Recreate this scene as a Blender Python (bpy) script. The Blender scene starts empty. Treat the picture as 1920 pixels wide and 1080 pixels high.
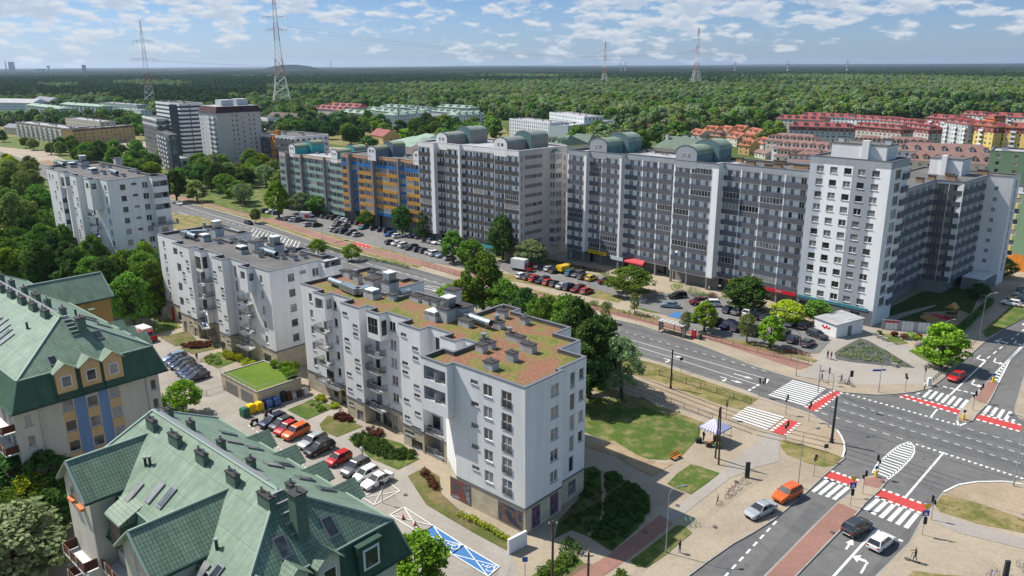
import bpy, math, random
import numpy as np
from mathutils import Vector, Matrix
random.seed(7); rng = np.random.default_rng(7)
SC = bpy.context.scene; COL = SC.collection
R_ = math.radians
HAZE = 3.4e-5
# -- camera
CF, CP, CR, CH = 1445.8, .28174, -.00538, 54.0
fw = Vector((0, math.cos(CP), -math.sin(CP))); _rt = Vector((1, 0, 0)); _up = _rt.cross(fw)
rt = _rt*math.cos(CR) + _up*math.sin(CR); up = -_rt*math.sin(CR) + _up*math.cos(CR)
cd = bpy.data.cameras.new('camera'); cam = bpy.data.objects.new('camera', cd); COL.objects.link(cam)
cd.sensor_width = 36; cd.lens = CF/1920*36; cd.clip_start = 1; cd.clip_end = 60000
M3 = Matrix((rt, up, -fw)).transposed().to_4x4(); M3.translation = (0, 0, CH)
cam.matrix_world = M3; SC.camera = cam
# -- light
SUN_EL, SHADOW_AZ = 52.0, 116.0            # shadows fall towards this azimuth (from +Y, clockwise)
sun_az = SHADOW_AZ + 180
sd = bpy.data.lights.new('sun', 'SUN'); sun = bpy.data.objects.new('sun', sd); COL.objects.link(sun)
sd.energy = 5.0; sd.angle = R_(.5); sd.color = (1, .95, .87)
_dir = Vector((math.sin(R_(SHADOW_AZ))*math.cos(R_(SUN_EL)), math.cos(R_(SHADOW_AZ))*math.cos(R_(SUN_EL)), -math.sin(R_(SUN_EL))))
sun.rotation_euler = _dir.to_track_quat('-Z', 'Y').to_euler()
SC.view_settings.view_transform = 'Standard'; SC.view_settings.look = 'None'
SC.view_settings.gamma = 1; SC.view_settings.exposure = 0.42
SC.cycles.max_bounces = 5; SC.cycles.diffuse_bounces = 2; SC.cycles.glossy_bounces = 2
SC.cycles.transparent_max_bounces = 6; SC.cycles.transmission_bounces = 2; SC.cycles.volume_bounces = 0
SC.cycles.use_denoising = True; SC.cycles.caustics_reflective = False; SC.cycles.caustics_refractive = False
W = bpy.data.worlds.new('World'); SC.world = W; W.use_nodes = True
def build_world():
 nt = W.node_tree; N = nt.nodes; L = nt.links; N.clear()
 out = N.new('ShaderNodeOutputWorld'); bg = N.new('ShaderNodeBackground'); bg.inputs[1].default_value = .15
 sky = N.new('ShaderNodeTexSky'); sky.sky_type = 'NISHITA'; sky.sun_disc = False
 sky.sun_elevation = R_(SUN_EL); sky.sun_rotation = R_(sun_az); sky.altitude = 100; sky.dust_density = .6; sky.ozone_density = 2.0; sky.air_density = 1.0
 tc = N.new('ShaderNodeTexCoord'); sp = N.new('ShaderNodeSeparateXYZ'); L.new(tc.outputs['Generated'], sp.inputs[0])
 def m(op, a, b=None, c=None, clamp=False):
  n = N.new('ShaderNodeMath'); n.operation = op; n.use_clamp = clamp
  for i, v in enumerate((a, b, c)):
   if v is None: continue
   if isinstance(v, (int, float)): n.inputs[i].default_value = v
   else: L.new(v, n.inputs[i])
  return n.outputs[0]
 az = m('ARCTAN2', sp.outputs[0], sp.outputs[1]); el = sp.outputs[2]
 hs = N.new('ShaderNodeHueSaturation'); hs.inputs['Saturation'].default_value = 1.0; L.new(sky.outputs[0], hs.inputs['Color'])
 tint = N.new('ShaderNodeMix'); tint.data_type = 'RGBA'; tint.blend_type = 'MULTIPLY'; tint.inputs[0].default_value = 1
 ramp = N.new('ShaderNodeValToRGB'); cr = ramp.color_ramp
 L.new(m('MULTIPLY', el, 3.0), ramp.inputs[0])
 cr.elements[0].position = 0; cr.elements[0].color = SKY[0]+(1,)
 cr.elements[1].position = 1; cr.elements[1].color = SKY[2]+(1,)
 e = cr.elements.new(.22); e.color = SKY[1]+(1,)
 e = cr.elements.new(.45); e.color = SKY[2]+(1,)
 cr.elements[-1].color = (.95, .92, .80, 1)
 L.new(hs.outputs[0], tint.inputs[6]); L.new(ramp.outputs[0], tint.inputs[7])
 def noise(ax, ay, off, scale, det, rough=.55):
  cb = N.new('ShaderNodeCombineXYZ'); L.new(m('MULTIPLY', az, ax), cb.inputs[0]); L.new(m('MULTIPLY_ADD', el, ay, off), cb.inputs[1])
  nz = N.new('ShaderNodeTexNoise'); nz.inputs['Scale'].default_value = scale; nz.inputs['Detail'].default_value = det; nz.inputs['Roughness'].default_value = rough
  L.new(cb.outputs[0], nz.inputs['Vector']); return nz.outputs[0]
 n1 = noise(16, 46, 1.3, 1.6, 10, .55); n1b = noise(16, 46, 1.3+.17, 1.6, 10, .55); n2 = noise(2.2, 10, 7.7, 1.0, 2)
 cov = m('MULTIPLY_ADD', el, 3.0, -.07); cov = m('MINIMUM', cov, .13)
 lf = m('MULTIPLY', az, -.07); big = m('MULTIPLY_ADD', n2, .5, -.24)
 t = m('ADD', m('ADD', n1, cov), m('ADD', lf, big)); t2 = m('ADD', m('ADD', n1b, cov), m('ADD', lf, big))
 def sm(x, a, b):
  n = N.new('ShaderNodeMapRange'); n.interpolation_type = 'SMOOTHSTEP'; L.new(x, n.inputs[0]); n.inputs[1].default_value = a; n.inputs[2].default_value = b; return n.outputs[0]
 mask = sm(t, .53, .67); above = sm(t2, .54, .78)     # where there is more cloud overhead the base is grey
 cc = N.new('ShaderNodeMix'); cc.data_type = 'RGBA'; L.new(above, cc.inputs[0])
 cc.inputs[6].default_value = (3.8, 3.95, 4.15, 1); cc.inputs[7].default_value = (2.5, 2.9, 3.5, 1)
 mx = N.new('ShaderNodeMix'); mx.data_type = 'RGBA'; L.new(m('MULTIPLY', m('MULTIPLY', mask, .88), sm(el, .30, .12)), mx.inputs[0])
 L.new(tint.outputs[2], mx.inputs[6]); L.new(cc.outputs[2], mx.inputs[7])
 L.new(mx.outputs[2], bg.inputs[0]); L.new(bg.outputs[0], out.inputs[0])
SKY = ((.34, .45, .73), (.275, .37, .57), (.26, .345, .51))
build_world()
# -- pixel <-> ground, a surveyor's helper
def ray(px, py): return fw + rt*((px-960)/CF) + up*((540-py)/CF)
def G(px, py, z=0.0):
 d = ray(px, py); t = (z-CH)/d.z; return Vector((d.x*t, d.y*t, z))
def cr(o, s, pts): return [(o[0]+x/s, o[1]+y/s) for x, y in pts]
def head(a, b): return math.degrees(math.atan2(b[0]-a[0], b[1]-a[1]))
def uv_(h):
 a = R_(h); return Vector((math.sin(a), math.cos(a), 0)), Vector((-math.cos(a), math.sin(a), 0))
# -- materials
MATS = {}
def mat(name, col=(.5, .5, .5), rough=.8, metal=0, kind=None, **k):
 if name in MATS: return MATS[name]
 m = bpy.data.materials.new(name); m.use_nodes = True; nt = m.node_tree; N = nt.nodes; L = nt.links
 b = N['Principled BSDF']; b.inputs['Base Color'].default_value = (*col, 1); b.inputs['Roughness'].default_value = rough; b.inputs['Metallic'].default_value = metal
 b.inputs['Specular IOR Level'].default_value = k.get('spec', .3)
 tc = N.new('ShaderNodeTexCoord')
 def noise(scale, det=4, src='Object', rough=.6, st=None):
  n = N.new('ShaderNodeTexNoise'); n.inputs['Scale'].default_value = scale; n.inputs['Detail'].default_value = det; n.inputs['Roughness'].default_value = rough
  if st:
   mp = N.new('ShaderNodeMapping'); mp.inputs['Scale'].default_value = st; L.new(tc.outputs[src], mp.inputs[0]); L.new(mp.outputs[0], n.inputs['Vector'])
  else: L.new(tc.outputs[src], n.inputs['Vector'])
  return n.outputs[0]
 def ramp(x, stops):
  r = N.new('ShaderNodeValToRGB'); L.new(x, r.inputs[0]); e = r.color_ramp.elements
  e[0].position, e[0].color = stops[0][0], (*stops[0][1], 1); e[1].position, e[1].color = stops[-1][0], (*stops[-1][1], 1)
  for p, c in stops[1:-1]:
   q = e.new(p); q.color = (*c, 1)
  return r.outputs[0]
 def mixc(f, a, c, bt='MIX'):
  n = N.new('ShaderNodeMix'); n.data_type = 'RGBA'; n.blend_type = bt
  if isinstance(f, float): n.inputs[0].default_value = f
  else: L.new(f, n.inputs[0])
  for i, v in ((6, a), (7, c)):
   if isinstance(v, tuple): n.inputs[i].default_value = (*v, 1)
   else: L.new(v, n.inputs[i])
  return n.outputs[2]
 def bump(h, s, d=.05):
  n = N.new('ShaderNodeBump'); n.inputs['Strength'].default_value = s; n.inputs['Distance'].default_value = d; L.new(h, n.inputs['Height']); L.new(n.outputs[0], b.inputs['Normal'])
 sc = lambda c, f: tuple(min(1, x*f) for x in c)
 C = b.inputs['Base Color']
 if kind == 'plaster':      # painted render with rain streaks and soft mottling
  f = noise(.35, 5); g = noise(1.0, 5, st=(.9, .9, .05)); s = k.get('dirt', .16)
  c1 = ramp(f, [(.3, sc(col, 1-s*.6)), (.7, col)]); c2 = mixc(ramp(g, [(.42, (1-s,)*3), (.6, (1, 1, 1))]), (0, 0, 0), c1, 'MULTIPLY')
  n = mixc(1.0, c1, ramp(g, [(.34, (1-s*.8, 1-s*.8, 1-s*.75)), (.56, (1, 1, 1))]), 'MULTIPLY'); L.new(n, C); bump(noise(14, 3), .15, .02)
 elif kind == 'mottle':     # generic ground or surface: large and small blotches
  a = noise(k.get('s1', .15), 5); d = noise(k.get('s2', 3), 4); c2 = k.get('col2', sc(col, .75))
  n = mixc(1.0, ramp(a, [(k.get('lo', .35), c2), (k.get('hi', .65), col)]), ramp(d, [(.25, (k.get('fine', .8),)*3), (.75, (1.08,)*3)]), 'MULTIPLY'); L.new(n, C); bump(d, .25, .03)
 elif kind == 'asphalt':
  a = noise(.08, 5); a2 = noise(.7, 5); d = noise(25, 3); st = noise(.5, 3, st=k.get('st', (1, 1, 1)))
  n = mixc(1.0, ramp(a, [(.3, sc(col, .84)), (.7, sc(col, 1.14))]), ramp(d, [(.3, (.82,)*3), (.7, (1.15,)*3)]), 'MULTIPLY')
  n = mixc(1.0, n, ramp(a2, [(.35, (.88,)*3), (.65, (1.08,)*3)]), 'MULTIPLY'); vo = N.new('ShaderNodeTexVoronoi'); vo.feature = 'DISTANCE_TO_EDGE'; vo.inputs['Scale'].default_value = .07; L.new(tc.outputs['Object'], vo.inputs['Vector']); n = mixc(1.0, n, ramp(vo.outputs['Distance'], [(.0, (.75,)*3), (.005, (1, 1, 1))]), 'MULTIPLY'); L.new(n, C)
  L.new(ramp(a, [(.3, (.75,)*3), (.7, (.95,)*3)]), b.inputs['Roughness'])
 elif kind == 'paving':     # slabs with thin joints, patchy
  br = N.new('ShaderNodeTexBrick'); mp = N.new('ShaderNodeMapping'); mp.inputs['Rotation'].default_value = (0, 0, R_(k.get('rot', 42))); L.new(tc.outputs['Object'], mp.inputs[0]); L.new(mp.outputs[0], br.inputs['Vector'])
  br.inputs['Scale'].default_value = k.get('sc', 1.0); br.inputs['Mortar Size'].default_value = .03; br.inputs['Brick Width'].default_value = k.get('bw', .5); br.inputs['Row Height'].default_value = k.get('bh', .5); br.offset = k.get('off', 0)
  br.inputs['Color1'].default_value = (*sc(col, .98), 1); br.inputs['Color2'].default_value = (*sc(col, 1.01), 1); br.inputs['Mortar'].default_value = (*sc(col, .93), 1)
  a = noise(.12, 6); d = noise(2.2, 5)
  n = mixc(1.0, br.outputs[0], ramp(a, [(.33, (.82, .81, .80)), (.5, (.97,)*3), (.66, (1.08,)*3)]), 'MULTIPLY'); n = mixc(1.0, n, ramp(d, [(.3, (.86,)*3), (.7, (1.07,)*3)]), 'MULTIPLY'); L.new(n, C)
 elif kind == 'grass':
  a = noise(k.get('s1', .22), 6, rough=.7); d = noise(2.5, 6, rough=.8); e = noise(.07, 3)
  c2 = k.get('col2', (.30, .25, .12)); lo = k.get('lo', .5)
  n = mixc(ramp(a, [(lo, (0,)*3), (lo+.17, (1,)*3)]), col, c2); n = mixc(1.0, n, ramp(d, [(.25, (.55, .6, .5)), (.75, (1.25, 1.2, 1.1))]), 'MULTIPLY'); n = mixc(1.0, n, ramp(e, [(.3, (.8, .85, .8)), (.7, (1.15, 1.1, 1.1))]), 'MULTIPLY'); L.new(n, C); bump(d, .8, .15)
 elif kind == 'tile':       # roof tiles: rows along the slope, per-face UV in metres
  br = N.new('ShaderNodeTexBrick'); L.new(tc.outputs['UV'], br.inputs['Vector']); br.inputs['Scale'].default_value = 1
  br.inputs['Brick Width'].default_value = k.get('bw', .3); br.inputs['Row Height'].default_value = k.get('bh', .36); br.offset = 0
  br.inputs['Mortar Size'].default_value = k.get('mo', .03); br.inputs['Mortar Smooth'].default_value = .6; br.inputs['Color1'].default_value = (*col, 1); br.inputs['Color2'].default_value = (*sc(col, .96), 1); br.inputs['Mortar'].default_value = (*sc(col, k.get('md', .45)), 1)
  a = noise(.5, 6, rough=.75); g = noise(1.0, 5, 'UV', .7, (2.2, .25, 1)); n = mixc(1.0, br.outputs[0], ramp(a, [(.35, (.74, .76, .74)), (.65, (1.12, 1.1, 1.06))]), 'MULTIPLY'); n = mixc(1.0, n, ramp(g, [(.35, (.8, .78, .74)), (.6, (1.05,)*3)]), 'MULTIPLY'); L.new(n, C); bump(br.outputs['Fac'], -.6, .03)
 elif kind == 'stone':
  br = N.new('ShaderNodeTexBrick'); L.new(tc.outputs['UV'], br.inputs['Vector']); br.inputs['Scale'].default_value = 1; br.offset = .5
  br.inputs['Brick Width'].default_value = 1.2; br.inputs['Row Height'].default_value = .6; br.inputs['Mortar Size'].default_value = .012
  br.inputs['Color1'].default_value = (*col, 1); br.inputs['Color2'].default_value = (*sc(col, .85), 1); br.inputs['Mortar'].default_value = (*sc(col, .6), 1)
  a = noise(.7, 5); n = mixc(1.0, br.outputs[0], ramp(a, [(.3, (.82, .8, .76)), (.7, (1.08, 1.06, 1.02))]), 'MULTIPLY'); L.new(n, C)
 elif kind == 'sedum':
  a = noise(.22, 6, rough=.65); d = noise(2.0, 6, rough=.8); e = noise(8, 3)
  n = ramp(a, [(.38, (.12, .135, .022)), (.46, (.18, .16, .04)), (.51, (.21, .125, .06)), (.62, (.25, .11, .07))])
  n = mixc(1.0, n, ramp(d, [(.28, (.5, .55, .45)), (.5, (.95,)*3), (.74, (1.4, 1.35, 1.2))]), 'MULTIPLY'); n = mixc(1.0, n, ramp(e, [(.3, (.75,)*3), (.7, (1.2,)*3)]), 'MULTIPLY'); L.new(n, C); bump(d, .9, .12)
 elif kind == 'glass':
  oi = N.new('ShaderNodeObjectInfo'); n1 = noise(.9, 2)
  mm = N.new('ShaderNodeMath'); mm.operation = 'MULTIPLY_ADD'; L.new(n1, mm.inputs[0]); mm.inputs[1].default_value = .7; L.new(oi.outputs['Random'], mm.inputs[2])
  L.new(ramp(mm.outputs[0], [(.42, (.015, .018, .022)), (.68, (.035, .042, .05)), (.86, (.13, .14, .15)), (1.0, (.24, .24, .235))]), C); b.inputs['Roughness'].default_value = .06; b.inputs['Specular IOR Level'].default_value = .7
 elif kind == 'leaf':
  oi = N.new('ShaderNodeObjectInfo'); c2 = k.get('col2', sc(col, .5))
  a = noise(k.get('s1', .6), 3); n = ramp(a, [(.35, c2), (.62, col)])
  ge = N.new('ShaderNodeNewGeometry'); wn = N.new('ShaderNodeTexNoise'); wn.inputs['Scale'].default_value = .007; wn.inputs['Detail'].default_value = 4; L.new(ge.outputs['Position'], wn.inputs['Vector']); n = mixc(1.0, n, ramp(wn.outputs[0], [(.36, (.72, .78, .86)), (.5, (1, 1, 1)), (.64, (1.18, 1.12, 1.15))]), 'MULTIPLY')
  hs = N.new('ShaderNodeHueSaturation'); L.new(n, hs.inputs['Color'])
  for inp, a0, a1 in (('Hue', .48, .515), ('Value', .74, 1.3)):
   mr = N.new('ShaderNodeMapRange'); L.new(oi.outputs['Random'], mr.inputs[0]); mr.inputs[3].default_value = a0; mr.inputs[4].default_value = a1; L.new(mr.outputs[0], hs.inputs[inp])
  df = N.new('ShaderNodeBsdfDiffuse'); tr = N.new('ShaderNodeBsdfTranslucent'); ms = N.new('ShaderNodeMixShader'); ms.inputs[0].default_value = .28
  L.new(hs.outputs[0], df.inputs[0]); L.new(hs.outputs[0], tr.inputs[0]); L.new(df.outputs[0], ms.inputs[1]); L.new(tr.outputs[0], ms.inputs[2]); L.new(ms.outputs[0], N['Material Output'].inputs[0])
 elif kind == 'paint':
  b.inputs['Coat Weight'].default_value = .9; b.inputs['Coat Roughness'].default_value = .04; b.inputs['Roughness'].default_value = .32; b.inputs['Metallic'].default_value = metal
 elif kind == 'poster':     # a printed advert: soft blotches of two tones over a dark ground
  v = N.new('ShaderNodeTexNoise'); mp = N.new('ShaderNodeMapping'); L.new(tc.outputs['Object'], mp.inputs[0]); L.new(mp.outputs[0], v.inputs['Vector']); v.inputs['Scale'].default_value = k.get('s1', .9); v.inputs['Detail'].default_value = 3
  L.new(ramp(v.outputs[0], [(.38, col), (.47, k['col2']), (.54, col), (.6, k['col3']), (.68, col)]), C); b.inputs['Roughness'].default_value = .3
 elif kind == 'marking':    # worn thermoplastic
  a = noise(3, 6, rough=.8); L.new(ramp(a, [(.25, sc(col, .6)), (.5, col)]), C)
 MATS[name] = m; return m
# -- mesh builder
class MB:
 def __init__(s): s.v = []; s.f = []; s.m = []; s.mats = []
 def mi(s, m):
  if m not in s.mats: s.mats.append(m)
  return s.mats.index(m)
 def face(s, pts, m):
  n = len(s.v); s.v += [tuple(p) for p in pts]; s.f.append(tuple(range(n, n+len(pts)))); s.m.append(s.mi(m))
 def hexa(s, b, t, m, top=None):    # bottom quad and top quad, both counter-clockwise
  n = len(s.v); s.v += [tuple(p) for p in b] + [tuple(p) for p in t]; k = len(b)
  i = s.mi(m); it = s.mi(top) if top else i
  s.f.append(tuple(range(n+k-1, n-1, -1))); s.m.append(i); s.f.append(tuple(range(n+k, n+2*k))); s.m.append(it)
  for a in range(k):
   c = (a+1) % k; s.f.append((n+a, n+c, n+k+c, n+k+a)); s.m.append(i)
 def box(s, x0, y0, z0, x1, y1, z1, m, top=None):
  s.hexa([(x0, y0, z0), (x1, y0, z0), (x1, y1, z0), (x0, y1, z0)], [(x0, y0, z1), (x1, y0, z1), (x1, y1, z1), (x0, y1, z1)], m, top)
 def obox(s, c, u, lx, ly, z0, z1, m, top=None, tp=1.0):   # centred at c, long axis along unit vector u
  u = Vector((u[0], u[1], 0)).normalized(); v = Vector((-u.y, u.x, 0)); c = Vector((c[0], c[1], 0))
  q = [(-1, -1), (1, -1), (1, 1), (-1, 1)]
  s.hexa([c+u*lx/2*a+v*ly/2*b+Vector((0, 0, z0)) for a, b in q], [c+u*lx/2*a*tp+v*ly/2*b*tp+Vector((0, 0, z1)) for a, b in q], m, top)
 def prism(s, poly, z0, z1, m, top=None):
  s.hexa([(p[0], p[1], z0) for p in poly], [(p[0], p[1], z1) for p in poly], m, top)
 def cyl(s, p0, p1, r0, r1, n, m, cap=True):
  p0 = Vector(p0); p1 = Vector(p1); d = (p1-p0).normalized(); a = d.orthogonal().normalized(); b = d.cross(a)
  B = [p0+(a*math.cos(6.2832*i/n)+b*math.sin(6.2832*i/n))*r0 for i in range(n)]; T = [p1+(a*math.cos(6.2832*i/n)+b*math.sin(6.2832*i/n))*r1 for i in range(n)]
  if cap: s.hexa(B, T, m)
  else:
   for i in range(n): s.face([B[i], B[(i+1) % n], T[(i+1) % n], T[i]], m)
 def tube(s, pts, r, n, m):
  for a, b in zip(pts, pts[1:]): s.cyl(a, b, r, r, n, m)
 def sphere(s, c, r, m, nu=10, nv=6, sq=(1, 1, 1)):
  P = lambda i, j: (c[0]+r*sq[0]*math.sin(math.pi*j/nv)*math.cos(6.2832*i/nu), c[1]+r*sq[1]*math.sin(math.pi*j/nv)*math.sin(6.2832*i/nu), c[2]+r*sq[2]*math.cos(math.pi*j/nv))
  for i in range(nu):
   for j in range(nv):
    q = [P(i, j), P(i, j+1), P(i+1, j+1), P(i+1, j)]
    s.face([x for n_, x in enumerate(q) if not ((j == 0 and n_ == 3) or (j == nv-1 and n_ == 2))], m)
 def mesh(s, name, uv=False, smooth=False):
  me = bpy.data.meshes.new(name); me.from_pydata(s.v, [], s.f)
  for m in s.mats: me.materials.append(m)
  me.polygons.foreach_set('material_index', s.m)
  if uv:
   l = me.uv_layers.new(name='UVMap'); me.calc_loop_triangles() if False else None
   for p in me.polygons:
    n = p.normal; h = Vector((-n.y, n.x, 0))
    h = h.normalized() if h.length > 1e-3 else Vector((1, 0, 0)); w = n.cross(h)
    for li in p.loop_indices:
     co = me.vertices[me.loops[li].vertex_index].co; l.data[li].uv = (co.dot(h), co.dot(w))
  if smooth: me.polygons.foreach_set('use_smooth', [True]*len(me.polygons))
  return me
 def build(s, name, parent=None, loc=None, uv=False, smooth=False):
  o = bpy.data.objects.new(name, s.mesh(name, uv, smooth)); COL.objects.link(o)
  if parent: o.parent = parent
  if loc: o.location = loc
  return o
def tag(o, label, cat, group=None, kind=None):
 o['label'] = label; o['category'] = cat
 if group: o['group'] = group
 if kind: o['kind'] = kind
 return o
def struct(o): o['kind'] = 'structure'; return o
def empty(name, loc, rz=0, label=None, cat=None, group=None):
 o = bpy.data.objects.new(name, None); COL.objects.link(o); o.location = loc; o.rotation_euler = (0, 0, rz); o.empty_display_size = .5
 if label: tag(o, label, cat, group)
 return o
def dup(src, parent=None):
 c = src.copy(); COL.objects.link(c); c.parent = parent
 for ch in [x for x in KIDS.get(src.name, [])]: dup(ch, c)
 return c
KIDS = {}
def note(root):        # remember a prototype's children once (object.children is slow in big scenes)
 for o in [root]+list(root.children_recursive): KIDS[o.name] = list(o.children)
 return root
def clone(src, loc, rz, label, group=None, scale=None):
 c = dup(src); c.location = loc; c.rotation_euler = (0, 0, rz); c['label'] = label
 if group: c['group'] = group
 if scale: c.scale = scale if isinstance(scale, tuple) else (scale,)*3
 return c
ORD = ['first', 'second', 'third', 'fourth', 'fifth', 'sixth', 'seventh', 'eighth', 'ninth', 'tenth', 'eleventh', 'twelfth', 'thirteenth', 'fourteenth', 'fifteenth', 'sixteenth', 'seventeenth', 'eighteenth', 'nineteenth', 'twentieth'] + ['twenty-'+x for x in ('first', 'second', 'third', 'fourth', 'fifth', 'sixth', 'seventh', 'eighth', 'ninth')] + ['thirtieth'] + ['thirty-'+x for x in ('first', 'second', 'third', 'fourth', 'fifth', 'sixth', 'seventh', 'eighth', 'ninth')]
# -- colours of the ground
asph = mat('asphalt', (.130, .127, .125), .85, kind='asphalt')
asph_lot = mat('lot_asphalt', (.17, .165, .16), .9, kind='asphalt')
pave = mat('beige_paving', (.33, .275, .205), .9, kind='paving', rot=48, bw=.4, bh=.4)
path_m = mat('grey_path', (.33, .30, .265), .9, kind='mottle', col2=(.28, .255, .225), s1=.1, s2=4)
redpave = mat('red_paving', (.27, .145, .115), .9, kind='paving', rot=48, bw=.3, bh=.15, off=.5)
redpaint = mat('red_lane', (.44, .055, .05), .7, kind='marking')
white = mat('road_white', (.66, .66, .64), .6, kind='marking')
blue_p = mat('blue_bay', (.045, .155, .36), .7, kind='marking')
grass = mat('grass', (.075, .125, .02), 1, kind='grass', col2=(.24, .205, .10), lo=.475, s1=.33)
dry = mat('dry_grass', (.13, .135, .035), 1, kind='grass', col2=(.27, .215, .11), lo=.4, s1=.35)
lawn = mat('lawn', (.115, .185, .02), 1, kind='grass', col2=(.14, .16, .03), lo=.6)
sand = mat('sand', (.36, .27, .17), 1, kind='mottle', col2=(.26, .19, .12), s1=.4, s2=3)
earth = mat('earth', (.17, .12, .075), 1, kind='mottle', col2=(.10, .085, .04), s1=.5, s2=3)
kerb_m = mat('kerb_concrete', (.33, .31, .28), .9, kind='mottle', col2=(.26, .25, .23))
tram_pave = mat('tram_paving', (.34, .265, .185), .9, kind='paving', rot=48, bw=.8, bh=.3)
pave2 = mat('yard_paving', (.30, .27, .235), .9, kind='paving', rot=45, bw=.3, bh=.3)
lav = mat('lavender_bed', (.105, .10, .125), 1, kind='grass', col2=(.10, .12, .05), lo=.55, s1=.5)
floor_far = mat('meadow', (.06, .095, .02), 1, kind='grass', col2=(.12, .14, .045), lo=.5, s1=.01)
def area(pts):
 return sum(a.x*b.y-b.x*a.y for a, b in zip(pts, pts[1:]+pts[:1]))/2
def ccw(pts): return pts if area(pts) > 0 else pts[::-1]
CT_={}
def lift(z):
 CT_[z]=CT_.get(z,0)+1; return z+.0005*CT_[z]
def sheet(name, px, z, m, kind='structure', build=True, mb=None):
 z = lift(z)
 P = ccw([G(x, y, z) for x, y in px]); b = mb or MB(); b.face(P, m)
 if mb: return
 o = b.build(name); o['kind'] = kind; return o
def slab(name, px, z0, z1, m, edge=None, kerb=True):
 P = ccw([G(x, y, z1) for x, y in px]); b = MB(); b.prism([(p.x, p.y) for p in P], z0, z1, edge or kerb_m, top=m)
 o = b.build(name); o['kind'] = 'structure'; return P
KB = MB()
def kerbline(px, z0=0, z1=.13, w=.16, closed=False):      # a row of kerb stones, proud of the paving by a centimetre
 P = [G(x, y, .12) for x, y in px]
 if closed: P.append(P[0])
 for a, b in zip(P, P[1:]):
  d = (b-a); l = d.length; u = d.normalized(); KB.obox(((a.x+b.x)/2, (a.y+b.y)/2), u, l+.02, w, z0+.002, z1+.004*(len(KB.f) % 3), kerb_m)
tb = MB(); tb.face([(-40000, -300, -.06), (40000, -300, -.06), (40000, 45000, -.06), (-40000, 45000, -.06)], floor_far); o = tb.build('ground'); struct(o)
FK = [(-500, 218), (-200, 250), (0, 284), (60, 303), (180, 335), (333, 376.7), (400, 393), (500, 421.7), (606, 458.9), (713, 486.7), (776.7, 503.3), (860, 526.7), (1000, 564), (1044, 573), (1108, 588.5), (1205.6, 611), (1316.7, 648), (1420, 688), (1487, 709), (1540, 724), (1581, 735), (1642.7, 739.8), (1671, 739), (1710, 735), (1743.7, 728), (1769.6, 707.8), (1814, 668.9), (1847.4, 639.3), (1880.7, 617), (1920, 595.7), (2300, 420)]
NK = [(-500, 238), (0, 302), (60, 324), (180, 360), (333, 402), (400, 424), (500, 456), (606, 493), (713, 526), (860, 568), (1000, 610), (1131, 650.6), (1244.4, 681), (1313, 704.4), (1391, 729), (1422, 742), (1520, 775), (1566, 803), (1582, 830), (1583, 859), (1544, 892), (1512.5, 921.8), (1477, 951.7), (1449, 974.6), (1410, 999), (1375, 1018.5), (1327, 1051.7), (1290, 1080), (1150, 1180)]
RD = [G(x, y) for x, y in FK] + [G(2700, 600), G(2700, 1000), G(2000, 1500)] + [G(1150, 1180)] + [G(x, y) for x, y in NK[::-1]][1:]
rb = MB(); rb.face(ccw(RD), asph); struct(rb.build('road'))
slab('pavement', FK + [(2300, 330), (1900, 300), (1450, 300), (1000, 290), (600, 275), (300, 268), (-500, 205)], -.05, .12, pave); kerbline(FK[2:])
slab('pavement', NK[::-1] + [(-500, 300), (-900, 600), (-900, 1500), (600, 1500)], -.05, .12, pave); kerbline(NK[1:])
RK = [(2300, 905), (1882, 901.7), (1832.8, 902.4), (1797.6, 907.7), (1769.4, 921), (1751.8, 946.4), (1730, 972), (1706, 1016.8), (1642.7, 1080), (1560, 1170)]
slab('pavement', RK + [(1560, 1500), (2700, 1500)], -.05, .12, pave); kerbline(RK)
RU = [(2300, 500), (1922, 700), (1912, 735), (1905, 757), (1903, 772), (1912, 783), (1930, 792), (2300, 900)]
slab('pavement', RU, -.05, .12, pave); kerbline(RU[1:-1])
LR = lambda pts: cr((1340, 700), 2.841, pts); C5 = lambda pts: cr((1640, 580), 5.4, pts); C6 = lambda pts: cr((1640, 740), 5.4, pts); C3 = lambda pts: cr((900, 420), 3.6, pts); C4 = lambda pts: cr((1360, 420), 3.375, pts); C2 = lambda pts: cr((500, 440), 3, pts); CB = lambda pts: cr((900, 700), 2.843, pts); CT = lambda pts: cr((1080, 620), 4.5, pts); CL = lambda pts: cr((420, 640), 2.454, pts); CN = lambda pts: cr((1040, 840), 4.5, pts)
isl1 = LR([(800, 548), (860, 546), (920, 568), (880, 620), (800, 690), (770, 730), (600, 905), (430, 1080), (330, 1180), (180, 1180), (265, 1080), (480, 860), (660, 685), (720, 640), (775, 570)])
slab('traffic_island', isl1, -.02, .12, pave); kerbline(isl1, closed=True)
isl2 = C5([(1155, 715), (1255, 742), (1190, 880), (1140, 965)]) + C6([(1110, 120), (1030, 200), (990, 260), (930, 278), (850, 262), (838, 225), (900, 130), (975, 45)]) + C5([(1000, 880), (1060, 810)])
slab('traffic_island', isl2, -.02, .12, pave); kerbline(isl2, closed=True)
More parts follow.
